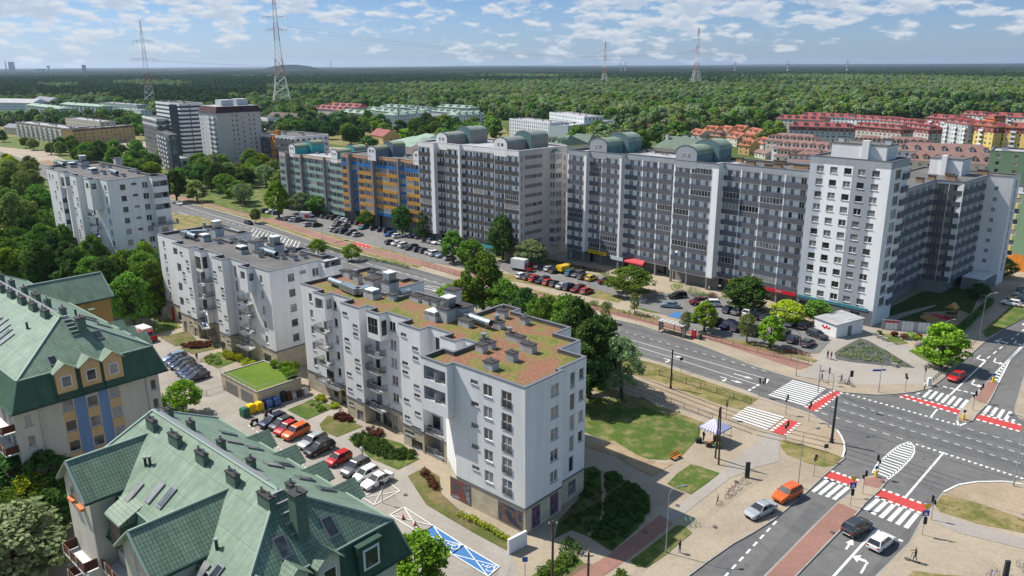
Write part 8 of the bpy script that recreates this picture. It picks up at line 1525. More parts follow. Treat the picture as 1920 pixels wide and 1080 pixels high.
g.build('frame', r); g = MB(); g.box(.1, .74, 1.9, L-.1, .76, 2.3, mat('pale_glass', (.4, .42, .42), .2)); g.box(-.02, -.75, .3, .02, .65, 2.2, mat('pale_glass')); g.build('glass_wall', r); g = MB(); g.box(.4, .15, .42, L-.4, .6, .5, mat('bench_wood', (.40, .22, .07), .7)); g.box(.5, .3, 0, .6, .45, .42, dpole); g.box(L-.6, .3, 0, L-.5, .45, .42, dpole); g.build('bench', r); g = MB(); g.box(L+.15, -.8, .2, L+.25, .5, 2.2, pl_beige); g.build('advert_case', r)
def boxy(name, label, cat, p, lx, ly, h, m, u=(1, 0), top=None, group=None):
 g = MB(); g.obox((0, 0), u, lx, ly, 0, h, m, tp=.94); g.obox((0, 0), u, lx*1.03, ly*1.03, h+.002, h+.08, top or m); o = g.build(name); o.location = p; return tag(o, label, cat, group)
U, V_ = uv_(132)
boxy('ticket_machine', 'red and white ticket machine right of the bus shelter', 'ticket machine', G(*C3([(1442, 770)])[0], .13), .8, .6, 1.8, red_s, U.xy, frame_w); boxy('litter_bin', 'dark litter bin beside the ticket machine', 'bin', G(*C3([(1488, 780)])[0], .13), .5, .5, 1.0, dpole)
boxy('utility_box', 'small white utility box beside the walking man', 'utility box', G(*C5([(548, 768)])[0], .13), .6, .5, 1.3, frame_w)
p = G(*C4([(655, 690)])[0], .14); k0, k1, k2 = [G(*q, .14) for q in C4([(560, 668), (698, 722), (755, 660)])]; u = (k1-k0).normalized(); v = Vector((-u.y, u.x, 0)); lx_, ly_ = (k1-k0).length, (k2-k1).length; r = empty('kiosk', (k0+k1)/2+v*ly_/2, math.atan2(u.y, u.x), 'small white kiosk with red graffiti and a ribbed lean-to roof', 'kiosk'); g = MB(); g.hexa([(-lx_/2, -ly_/2, 0), (lx_/2, -ly_/2, 0), (lx_/2, ly_/2, 0), (-lx_/2, ly_/2, 0)], [(-lx_/2, -ly_/2, 2.7), (lx_/2, -ly_/2, 2.7), (lx_/2, ly_/2, 3.1), (-lx_/2, ly_/2, 3.1)], pl_white); g.build('wall', r)
g = MB(); g.hexa([(-lx_/2-.2, -ly_/2-.25, 2.702), (lx_/2+.2, -ly_/2-.25, 2.702), (lx_/2+.2, ly_/2+.2, 3.12), (-lx_/2-.2, ly_/2+.2, 3.12)], [(-lx_/2-.2, -ly_/2-.25, 2.85), (lx_/2+.2, -ly_/2-.25, 2.85), (lx_/2+.2, ly_/2+.2, 3.27), (-lx_/2-.2, ly_/2+.2, 3.27)], felt_l)
for i in range(7): x = -lx_/2+i*lx_/6; g.hexa([(x-.04, -ly_/2-.2, 2.852), (x+.04, -ly_/2-.2, 2.852), (x+.04, ly_/2+.15, 3.272), (x-.04, ly_/2+.15, 3.272)], [(x-.04, -ly_/2-.2, 2.92), (x+.04, -ly_/2-.2, 2.92), (x+.04, ly_/2+.15, 3.34), (x-.04, ly_/2+.15, 3.34)], frame_w)
g.build('roof', r); g = MB()
for x, z_, w_, h_ in ((-.9, 1.3, .5, .5), (-.5, 1.1, .7, .4), (.1, 1.3, .5, .6), (.6, 1.2, .6, .35), (1.0, 1.4, .3, .4)): g.box(x, -ly_/2-.012, z_, x+w_, -ly_/2-.003, z_+h_, red_s)
g.build('graffiti', r); g = MB(); g.box(lx_/2+.003, -.5, 0, lx_/2+.05, .5, 2.1, frame_g); g.build('door', r)
a, b = G(*C4([(985, 665)])[0], .13), G(*C4([(1290, 690)])[0], .13); d = b-a; r = empty('board_fence', a, math.atan2(d.y, d.x), 'long white metal board fence with red marks below the shaded wing', 'fence'); L = d.length; n = 12
for i in range(n): g = MB(); g.box(i*L/n+.03, -.05, 0, (i+1)*L/n-.03, .05, 2.1, frame_w if i % 4 else felt_l); g.build('panel', r)
g = MB(); g.box(0, -.08, 2.102, L, .08, 2.2, galv); g.build('top_rail', r); g = MB(); g.box(.6, -.07, 1.6, 3.2, -.051, 2.0, red_s); g.box(10, -.07, 1.4, 12.6, -.051, 1.85, red_s); g.build('red_lettering_band', r)
gp = [G(*q, 3.0) for q in [K4([(1400, 870)])[0], K4([(1622, 990)])[0], K4([(1900, 890)])[0], K4([(1715, 830)])[0], K4([(1500, 860)])[0]]]
ga, gb, gc = G(*K4([(1398, 880)])[0], 3.0), G(*K4([(1625, 1000)])[0], 3.0), G(*K4([(1900, 905)])[0], 3.0); u = (gb-ga); L = u.length; u.normalize(); v = Vector((-u.y, u.x, 0)); D_ = min((gc-gb).length, 13.5); r = empty('garage', Vector((ga.x, ga.y, 0)), math.atan2(u.y, u.x), 'low garage with a bright lawn on its roof between the white blocks', 'garage')
g = MB(); g.box(0, 0, 0, L, D_, 2.9, stone); g.build('wall', r, uv=True); g = MB(); g.face([(.3, .3, 3.0), (L-.3, .3, 3.0), (L-.3, D_-.3, 3.0), (.3, D_-.3, 3.0)], lawn); g.build('roof_lawn', r); g = MB()
for x0, y0, x1, y1 in ((-.05, -.05, L+.05, .25), (-.05, .251, .25, D_), (L-.25, .251, L+.05, D_), (.251, D_-.25, L-.251, D_)): g.box(x0, y0, 2.902, x1, y1, 3.15, kerb_m)
g.build('kerb', r); g = MB(); g.box(0, -.02, 3.9, L, .02, 3.95, galv); g.box(L-.02, .03, 3.9, L+.02, D_, 3.95, galv)
for i in range(8): g.box(i*L/7-.02, -.02, 3.151, i*L/7+.02, .02, 3.899, galv)
g.build('railing', r)
for x in (L*.12, L*.55): g = MB(); g.box(x, -.03, .1, x+L*.33, -.003, 2.2, frame_g); g.build('garage_door', r)
for i, (x, y, m, l) in enumerate([(97, 345, mat('bin_green', (.02, .12, .07), .5), 'dark green round-topped waste container, first in the row of bins'), (125, 328, syel, 'yellow recycling container next to the green one'), (163, 318, syel, 'second yellow recycling container, next to the blue ones'), (203, 305, PM['blue'], 'blue recycling container next to the yellow ones'), (240, 295, PM['blue'], 'blue recycling container nearest the garage corner')]):
 p = G(*CL([(x, y)])[0], .13); g = MB(); g.obox((0, 0), U.xy, 1.3, 1.1, .1, 1.25, m); r = empty('waste_container', p, 0, l, 'waste container', 'recycling containers'); g.build('bin_body', r); g = MB(); g.obox((0, 0), U.xy, 1.36, 1.16, 1.252, 1.5, m, tp=.7); g.build('lid', r)
for i, (x, y, h, m, l) in enumerate([(275, 275, 1.6, dpole, 'black cabinet dumped beside the garage'), (300, 270, 1.4, brown, 'brown cupboard dumped beside the garage'), (322, 262, .8, pl_beige, 'beige low cupboard dumped beside the garage'), (348, 255, 1.0, wood, 'wooden crate dumped beside the garage'), (378, 245, 1.1, frame_w, 'white appliance dumped by the passage')]): boxy('cupboard', l, 'furniture', G(*CL([(x, y)])[0], .13), .8, .6, h, m, V_.xy)
p = G(*CB([(1248, 360)])[0], .13); r = empty('market_tent', p, R_(42), 'white and violet striped market tent with goods beneath', 'tent'); ta, tb = mat('tent_white', (.62, .62, .68), .8), mat('tent_violet', (.24, .24, .50), .8); g = MB(); n = 14; hw = 1.7
for s in range(4):
 c, s_ = math.cos(s*math.pi/2), math.sin(s*math.pi/2); T_ = lambda x, y, z_: (x*c-y*s_, x*s_+y*c, z_)
 for i in range(n):
  a, b = -hw+2*hw*i/n, -hw+2*hw*(i+1)/n; m = ta if i % 2 else tb; f = lambda x, t: T_(x*(1-t), -hw*(1-t), 2.35+1.15*t**.8)
  for t0, t1 in ((0, .5), (.5, 1)): g.face([f(a, t0), f(b, t0), f(b, t1), f(a, t1)] if t1 < 1 else [f(a, t0), f(b, t0), (0, 0, 3.5)], m)
  g.face([T_(a, -hw-.01, 2.1), T_(b, -hw-.01, 2.1), T_(b, -hw, 2.35), T_(a, -hw, 2.35)], m)
g.build('canopy', r)
for x in (-1, 1):
 for y in (-1, 1): g = MB(); g.cyl((x*hw, y*hw, 0), (x*hw, y*hw, 2.35), .03, .03, 6, dpole); g.build('leg', r)
for i, (dx, dy, m, l) in enumerate([(-1.2, -1.7, wood, 'wooden crate of produce in front of the tent'), (0, -2.1, mat('bin_green'), 'green crate with yellow flowers in front of the tent'), (-2.4, -.4, dpole, 'dark crate with oranges left of the tent'), (.4, .2, brown, 'brown table crate under the tent')]):
 e = boxy('crate', l, 'crate', p+Vector((dx, dy, 0)), .9, .7, .6, m); 
 g = MB(); rr_ = random.Random(i)
 for k in range(14): g.sphere((rr_.uniform(-.35, .35), rr_.uniform(-.25, .25), .72), .09, [orange_w, syel, grass, orange_w][i], 6, 4)
 o = g.build('produce', e); 
p = G(*CB([(1043, 455)])[0], .14); r = empty('park_bench', p, R_(35), 'orange wooden bench at the edge of the park lawn', 'bench'); ob = mat('orange_wood', (.55, .17, .02), .6); g = MB()
for y in (-.2, 0, .2): g.box(-.9, y-.08, .42, .9, y+.08, .47, ob)
g.build('seat', r); g = MB()
for z_ in (.6, .78): g.box(-.9, .3, z_, .9, .35, z_+.14, ob)
g.build('backrest', r)
for x in (-.7, .7): g = MB(); g.box(x-.04, -.25, 0, x+.04, .34, .418, dpole); g.build('leg', r)
def hedge(px, label, m='dark', h=1.0, step=.8, w=.8, closed=False, group=None, name='hedge', z=.12, fill=False, size=.12, per=60):
 P = [G(x, y, z) for x, y in px]; C = []; o_ = P[0]; r_ = random.Random(int(P[0].x*7)); 
 if fill:
  xs = [p.x for p in P]; ys = [p.y for p in P]; t = 0; n = int(abs(area(P))/step**2*1.3)
  while len(C) < n and t < n*30:
   t += 1; x, y = r_.uniform(min(xs), max(xs)), r_.uniform(min(ys), max(ys))
   if inpoly(x, y, [(p.x, p.y) for p in P]): C.append((x-o_.x, y-o_.y, h*r_.uniform(.35, .75)))
 else:
  for a, b in zip(P, P[1:]):
   n = max(1, int((b-a).length/step))
   for i in range(n+1): q = a.lerp(b, i/n)-o_; C.append((q.x+r_.uniform(-.1, .1), q.y+r_.uniform(-.1, .1), h*r_.uniform(.45, .6)))
 rd = [max(h*.5, w*.5)*r_.uniform(.85, 1.15) for _ in C]; me = leafmesh(name, C, rd, per, size, len(C)+int(abs(o_.x)), .8*h/max(h, w) if w > h else .9); me.materials.clear(); me.materials.append(LM[m]); o = bpy.data.objects.new(name, me); COL.objects.link(o); o.location = o_; return tag(o, label, name if name in ('hedge', 'shrub') else 'shrub', group)
hedge(CN([(430, 200), (520, 215), (640, 290), (760, 380), (800, 470), (790, 560), (700, 670), (480, 850), (300, 730), (410, 640), (430, 480)]), 'big dark ground-covering shrub mass in the shade right of the white block', 'dark', .65, .75, fill=True, per=70, size=.14, name='shrub')
hedge(CN([(220, 330), (300, 200), (380, 230), (400, 400), (380, 600), (300, 700), (160, 680), (60, 620), (200, 470)]), 'loose dark shrubs between the white block and the sandy trail', 'dark', .5, 1.0, fill=True, per=45, name='shrub')
hedge(CN([(-180, 1070), (-20, 960), (120, 890), (180, 920), (100, 1030), (-60, 1130)]), 'bright clipped bush strip at the bottom edge', 'mid', .8, .6, fill=True, name='shrub', per=80); hedge(CN([(20, 850), (100, 810), (200, 830), (220, 900), (150, 890), (60, 870)]), 'dark rounded bush above the bright clipped strip', 'dark', 1.0, .6, fill=True, name='shrub'); hedge(CN([(480, 1080), (540, 1050), (600, 1075), (620, 1110), (520, 1130)]), 'small green bush at the bottom edge by the red path', 'mid', .8, .6, fill=True, name='shrub')
hedge(CL([(1090, 805), (1150, 830), (1220, 870), (1315, 925)]), 'yellow-green hedge under the blue advert', 'yellow', .9, .5, 1.0); hedge(CL([(585, 455), (640, 425), (700, 450), (790, 490), (880, 520), (860, 550), (760, 550), (690, 520), (600, 480)]), 'spreading dark juniper bed in front of the white block', 'dark', .7, .6, fill=True, name='shrub', per=70)
hedge(CL([(495, 350), (540, 330), (590, 355), (590, 375), (520, 370)]), 'copper-brown bush bed near the entrance steps', 'red', .6, .5, fill=True, name='shrub'); hedge(CL([(655, 415), (700, 405), (740, 430), (690, 450)]), 'copper-brown bush behind the juniper bed', 'red', .8, .5, fill=True, name='shrub'); hedge(CL([(900, 590), (940, 610), (985, 670), (970, 690), (930, 650)]), 'copper-brown bushes along the bench by the overhanging balconies', 'red', .8, .5, fill=True, name='shrub')
hedge(CL([(410, 262), (440, 255), (475, 272), (450, 285)]), 'yellow bush behind the bins', 'yellow', .8, .5, fill=True, name='shrub'); hedge(CL([(395, 292), (440, 300), (470, 318), (440, 325)]), 'green low bushes between the two yellow bushes', 'mid', .6, .5, fill=True, name='shrub'); hedge(CL([(470, 300), (500, 290), (525, 305), (500, 318)]), 'yellow bush right of the low green bushes', 'yellow', .7, .5, fill=True, name='shrub')
hedge(K4([(1405, 760), (1450, 755), (1550, 785), (1530, 810), (1430, 790)]), 'bright yellow-green hedge block below the felt roofed block', 'yellow', 1.0, .5, fill=True); hedge(K4([(1520, 815), (1580, 800), (1640, 825), (1560, 840)]), 'second yellow-green hedge block by the garage roof', 'yellow', .9, .5, fill=True); hedge(K4([(1145, 710), (1230, 690), (1340, 690), (1330, 715), (1200, 725)]), 'long copper-red bush bed in front of the felt roofed block', 'red', .7, .5, fill=True, name='shrub'); hedge(K4([(1290, 790), (1340, 760), (1400, 790), (1390, 825), (1320, 820)]), 'dark heather bed beside the courtyard path', 'olive', .5, .6, fill=True, name='shrub')
for i, (x, y) in enumerate([(1750, 820), (1800, 835), (1840, 825), (1870, 850), (1830, 860), (1890, 830), (1880, 880), (1850, 890)]): hedge([K4([(x-20, y+18)])[0], K4([(x-14, y+18)])[0]], ['round topiary bush at the left end of the group by the garage lawn', 'round topiary bush, next to the leftmost', 'round topiary bush in the middle back', 'round topiary bush in the centre', 'round topiary bush in the centre front', 'round topiary bush against the white wall', 'round topiary bush at the front right', 'frontmost round topiary bush'][i], 'bright', 1.4, .6, 1.5, name='shrub', group='topiary bushes by the garage lawn', per=350, z=3.0)
hedge(C5([(640, 575), (700, 500), (800, 420), (880, 355), (960, 290)][:0] or [(840, 245), (900, 205), (1000, 110), (1100, 10), (1180, -60)]), 'sloping dark hedge along the upper street beside the playground', 'dark', 1.6, .7, 1.6, per=90)
hedge([(608, 463), (650, 478), (720, 492), (765, 503)], 'clipped hedge strip along the upper pavement', 'mid', .9, .8, 1.2); hedge([(560, 395), (640, 412), (700, 428), (760, 440)], 'hedge at the foot of the orange slab', 'mid', 1.2, 1.2, 1.4); hedge(C3([(350, 260), (450, 285), (600, 300), (700, 330), (800, 365)][:0] or [(450, 250), (560, 275), (700, 305), (860, 335)]), 'copper hedge along the shops of the charcoal block', 'red', 1.0, .9, 1.2); hedge(C3([(970, 600), (1050, 610), (1130, 630), (1200, 645)]), 'dark bushes left of the bus shelter', 'olive', .9, 1.0, 1.0)
for i, (x, y, m, h, l) in enumerate([(1320, 445, 'bright', 2.0, 'green round bush by the shop canopy'), (1430, 480, 'airy', 2.2, 'pale flowering bush right of the green round bush'), (1560, 500, 'red', 1.4, 'copper bush in front of the red shop sign'), (1500, 495, 'mid', 1.4, 'green bush between the flowering and the copper one'), (760, 545, 'olive', 1.2, 'small bush at the head of the brown railing'), (850, 560, 'dark', 1.2, 'dark small bush beside the brown railing')]): p = C3([(x, y)])[0]; hedge([p, (p[0]+5, p[1]+1)], l, m, h, .8, h*1.6, name='shrub', per=220)
for i, (x, y, m, h, l) in enumerate([(195, 275, 'red', 1.2, 'copper ball bush nearest the board fence, left'), (290, 300, 'red', 1.3, 'dark copper bush in the middle of the rock garden'), (350, 300, 'bright', 1.8, 'bright green bush in the rock garden'), (410, 310, 'yellow', 1.2, 'yellow-green bush beside the bright one'), (440, 295, 'red', 1.2, 'copper bush beside the boulder'), (40, 255, 'mid', 1.0, 'green bush at the planters'), (840, 340, 'mid', 1.2, 'green spur bush right of the corner tree')]): p = C5([(x, y)])[0]; hedge([p, (p[0]+2, p[1])], l, m, h, .8, h*1.2, name='shrub', per=220)
hedge(C4([(700, 825), (850, 735), (1010, 810), (1150, 900), (1000, 885), (800, 860)]), 'lavender and sage planting in the triangular bed', 'airy', .45, .8, fill=True, name='shrub', per=36, size=.1); hedge([(1545, 573), (1560, 577)], 'dark copper bush right of the kiosk', 'red', 1.6, .8, 1.8, name='shrub', per=200)
hedge(C4([(380, 815), (430, 820), (520, 835)]), 'copper bushes at the end of the kerb railing', 'red', .9, .6, 1.0)
g = MB(); g.sphere((0, 0, .7), 1.0, mat('boulder', (.30, .24, .20), .9, kind='mottle'), 12, 8, (1.1, .8, .95)); o = g.build('boulder'); o.location = G(*C5([(455, 395)])[0], .1); tag(o, 'pale boulder standing on end under the corner tree', 'boulder')
for i, (x, y) in enumerate([(12, 268), (52, 295), (105, 318), (195, 580)]): boxy('stone_block', ['pale stone block at the left of the planter line', 'pale stone block, second along the planter line', 'pale stone block, third along the planter line', 'pale stone block at the edge of the lavender bed'][i], 'stone', G(*C5([(x, y)])[0], .13), 1.0, .6, .6, kerb_m, U.xy, group=None)
p = G(*C4([(1425, 600)])[0], .13); r = empty('playhouse', p, R_(40), 'wooden play tower with pitched roof behind the board fence', 'play tower'); g = MB(); 
for x in (-.8, .8):
 for y in (-.8, .8): g.box(x-.06, y-.06, 0, x+.06, y+.06, 2.6, wood)
g.build('posts', r); g = MB(); g.box(-.9, -.9, 1.2, .9, .9, 1.3, wood); g.box(-.9, -.9, 1.3, .9, -.84, 1.9, brown); g.build('deck', r); g = MB(); g.hexa([(-1.1, -1.1, 2.6), (1.1, -1.1, 2.6), (1.1, 1.1, 2.6), (-1.1, 1.1, 2.6)], [(-1.1, -.05, 3.6), (1.1, -.05, 3.6), (1.1, .05, 3.6), (-1.1, .05, 3.6)], mat('bench_wood')); g.build('roof', r)
g = MB(); g.cyl((0, 0, .13), (0, 0, .3), 1.9, 1.9, 24, mat('bench_wood')); o = g.build('sandpit'); o.location = G(*C4([(1290, 600)])[0], .05); tag(o, 'round wooden sandpit beside the play tower', 'sandpit'); g = MB(); g.obox((0, 0), U.xy, 4.5, 2.2, .0, .08, red_s); o = g.build('play_mat'); o.location = G(*C4([(1370, 590)])[0], .18); tag(o, 'crimson rubber play surface between sandpit and tower', 'play mat')
a, b = G(*C5([(0, 0)])[0], 0), None; wa_, wb_ = G(*cr((780, 840), 4.5, [(778, 895)])[0], .13), G(*cr((780, 840), 4.5, [(930, 815)])[0], .13); d = wb_-wa_; g = MB(); g.box(0, -.15, 0, d.length, .15, 1.9, pl_white); o = g.build('garden_wall'); o.location = wa_; o.rotation_euler = (0, 0, math.atan2(d.y, d.x)); tag(o, 'short white wall at the corner of the white block', 'wall')
for x, y in ((825, 815), (880, 845)): g = MB(); g.cyl((0, 0, .03), (0, 0, .6), .17, .04, 8, mat('cone_red', (.45, .03, .02), .6)); g.box(-.2, -.2, 0, .2, .2, .03, dpole); o = g.build('traffic_cone'); o.location = G(*CL([(x, y)])[0], .225); tag(o, 'dark red cone on the crossed-out bay, '+('left one' if x < 850 else 'right one'), 'cone', 'cones on the crossed-out bay')
def bike(p, rz, label, m, group=None):
 r = empty('bicycle', p, rz, label, 'bicycle', group); fm = m
 for x in (-.52, .52):
  g = MB(); pts = [(x+.34*math.cos(t*6.2832/14), 0, .34+.34*math.sin(t*6.2832/14)) for t in range(15)]; g.tube(pts, .02, 5, tyre)
  for t in range(5): a_ = t*math.pi/5; g.cyl((x-.32*math.cos(a_), 0, .34-.32*math.sin(a_)), (x+.32*math.cos(a_), 0, .34+.32*math.sin(a_)), .005, .005, 3, steel)
  g.build('wheel', r)
 g = MB(); g.tube([(-.52, 0, .34), (-.12, 0, .3), (.38, 0, .8), (-.22, 0, .78), (-.12, 0, .3)], .022, 6, fm); g.tube([(-.52, 0, .34), (-.22, 0, .75)], .016, 5, fm); g.tube([(.52, 0, .34), (.4, 0, .72), (.36, 0, .98)], .02, 6, fm); g.build('frame', r)
 g = MB(); g.tube([(.3, -.28, 1.0), (.36, 0, .98), (.3, .28, 1.0)], .018, 5, dpole); g.build('handlebar', r); g = MB(); g.sphere((-.26, 0, .88), .1, dpole, 8, 5, (1.4, .8, .4)); g.cyl((-.22, 0, .75), (-.25, 0, .87), .018, .018, 5, steel); g.build('saddle', r)
for i, (x, y, m, l) in enumerate([(1405, 585, dpole, 'black bicycle nearest the ad pillar in the rack'), (1365, 615, dpole, 'black bicycle, second in the rack from the ad pillar'), (1335, 640, PM['red'], 'red bicycle in the middle of the rack'), (1315, 655, frame_w, 'white bicycle beside the red one'), (1265, 690, dpole, 'black bicycle at the far left end of the rack')]): bike(G(*CB([(x, y)])[0], .13), R_(30+i*9), l, m, 'bicycles in the rack')
for i, (x, y, m, l) in enumerate([(1480, 1085, PM['blue'], 'pale blue bicycle at the bottom right edge'), (1560, 1090, PM['navy'], 'dark bicycle right of the pale blue one at the bottom edge'), (1630, 1045, PM['silver'], 'silver bicycle at the right end of the bottom edge')]): bike(G(*LR([(x, y)])[0], .13), R_(10+40*i), l, m, 'bicycles at the bottom right')
boxy('ad_pillar', 'dark slim info pillar at the end of the bicycle rack', 'pillar', G(*CB([(1423, 555)])[0], .13), .6, .25, 2.2, dpole); boxy('info_pillar', 'dark slim pillar at the bottom right edge', 'pillar', G(*LR([(1545, 1095)])[0], .13), .5, .3, 2.2, dpole)
g = MB()
for x in (-.6, 0, .6): g.tube([(x, 0, 0), (x, 0, .8), (x, .8, .8), (x, .8, 0)], .03, 5, mat('rack_green', (.1, .4, .25), .5))
o = g.build('bicycle_stand'); o.location = G(*CB([(1125, 815)])[0], .13); tag(o, 'mint green bent pipe stand on the paving near the lamp post', 'bicycle stand')
for (x, y, l) in [(140, 380, 'parked motorbike left of the courtyard row'), (205, 340, 'parked motorbike behind the dark blue estate car')]:
 p = G(*CL([(x, y)])[0], .14); r = empty('motorbike', p, R_(70), l, 'motorbike', 'motorbikes by the bins'); 
 for xx in (-.65, .65): g = MB(); g.cyl((xx, -.07, .32), (xx, .07, .32), .32, .32, 14, tyre); g.build('wheel', r)
 g = MB(); g.sphere((0, 0, .6), .38, dpole, 10, 6, (1.4, .5, .6)); g.sphere((-.45, 0, .85), .25, trim, 8, 5, (1.5, .6, .4)); g.build('body', r); g = MB(); g.tube([(.65, 0, .32), (.45, 0, .95), (.4, -.3, 1.05)], .03, 5, steel); g.tube([(.45, 0, .95), (.4, .3, 1.05)], .03, 5, steel); g.build('handlebar', r)
# -- pylons
pw, pr_ = mat('pylon_white', (.60, .60, .60), .6), mat('pylon_red', (.40, .15, .12), .6)
def pylon(px, D_, top, label, legs=8.5, arms=((.78, 13), (.88, 10)), rz=.5, fat=1.0):
 d = ray(px, 130); p = Vector((d.x, d.y, 0)).normalized()*D_; H = top; r = empty('pylon', p, rz, label, 'pylon', 'lattice pylons'); 
 prof = [(0, legs), (.16, legs*.62), (.34, legs*.36), (.55, legs*.24), (.8, legs*.15), (1, legs*.07)]
 def wd(t):
  for (a, b), (c, e) in zip(prof, prof[1:]):
   if t <= c: return b+(e-b)*(t-a)/(c-a)
  return prof[-1][1]
 nb = 7
 for k in range(nb):
  g = MB(); m = pr_ if k % 2 == 0 else pw; m = pw if k < 1 else m; t0, t1 = k/nb, (k+1)/nb; ns = 2 if k < 3 else 3
  for s in range(ns):
   a, b = t0+(t1-t0)*s/ns, t0+(t1-t0)*(s+1)/ns; wa, wb = wd(a), wd(b); za, zb = a*H, b*H; cs = [(-1, -1), (1, -1), (1, 1), (-1, 1)]
   for i in range(4):
    (x0, y0), (x1, y1) = cs[i], cs[(i+1) % 4]; rr = .34*fat if k < 3 else .24*fat
    g.cyl((x0*wa, y0*wa, za), (x0*wb, y0*wb, zb), rr, rr, 4, m); g.cyl((x0*wa, y0*wa, za), (x1*wb, y1*wb, zb), rr*.55, rr*.55, 3, m); g.cyl((x1*wa, y1*wa, za), (x0*wb, y0*wb, zb), rr*.55, rr*.55, 3, m); g.cyl((x0*wb, y0*wb, zb), (x1*wb, y1*wb, zb), rr*.5, rr*.5, 3, m)
  g.build('lattice', r)
 for t, L in arms:
  g = MB(); z = t*H; w_ = wd(t)
  for s in (-1, 1):
   for y in (-1, 1): g.cyl((s*w_, y*w_, z+1.6), (s*L, 0, z+.6), .2*fat, .14*fat, 3, pr_); g.cyl((s*w_, y*w_, z-.6), (s*L, 0, z+.6), .2*fat, .14*fat, 3, pw)
   for q in (1, .62): g.cyl((s*L*q, 0, z+.6), (s*L*q, 0, z-3.4), .22*fat, .22*fat, 4, steel)
  g.build('crossarm', r)
 g = MB(); g.cyl((-5, 0, H), (0, 0, H+2), .2*fat, .3*fat, 3, pr_); g.cyl((5, 0, H), (0, 0, H+2), .2*fat, .3*fat, 3, pr_); g.build('crossarm', r)
 return p
ptops = [(pylon(524, 1020, 145, 'tallest red and white pylon, left of centre', 13, ((.66, 12), (.76, 14)), .4, .95), 145), (pylon(274, 1100, 108, 'red and white pylon behind the cream rows at the left', 9, ((.58, 15), (.78, 11)), .4, .9), 108), (pylon(1306, 1937, 134, 'red and white pylon rising from the forest right of centre', 13, ((.62, 17), (.80, 15)), .2, 1.0), 134), (pylon(1134, 2050, 108, 'pale pylon standing in the forest in the centre', 10, ((.60, 24), (.80, 16)), .2, .9), 108)]
for i, (px, D_, h, l) in enumerate([(1378, 5200, 62, 'tiny pylon on the horizon left of the right-hand group'), (1477, 5200, 68, 'tiny pylon on the horizon in the middle of the right-hand group'), (1588, 5200, 72, 'tiny pylon on the horizon above the tower'), (1164, 5600, 66, 'tiny pylon just right of the pale forest pylon'), (1172, 5200, 66, 'tiny pylon, second right of the pale forest pylon')]): pylon(px, D_, h, l, 6, ((.7, 12), (.85, 9)), .3, 2.0)
def span(a, b, z0, z1, sag, offs, lab):
 for k, o_ in enumerate(offs): 
  A, B_ = Vector((a.x, a.y, z0)), Vector((b.x, b.y, z1)); d = (B_-A); n = Vector((-d.y, d.x, 0)).normalized()*o_; pts = [tuple(A.lerp(B_, i/14)+n-Vector((0, 0, sag*4*i/14*(1-i/14)))) for i in range(15)]; g = MB(); g.tube(pts, .09, 3, galv); o = g.build('power_line'); tag(o, '%s, %s' % (lab, ('nearer conductor', 'farther conductor')[k]), 'power line')
span(ptops[0][0], ptops[2][0], 100, 82, 22, (-17, 17), 'thin power line between the tallest pylon and the forest pylon'); span(ptops[1][0], ptops[3][0], 62, 66, 18, (-17, 17), 'thin power line between the left pylon and the pale pylon')
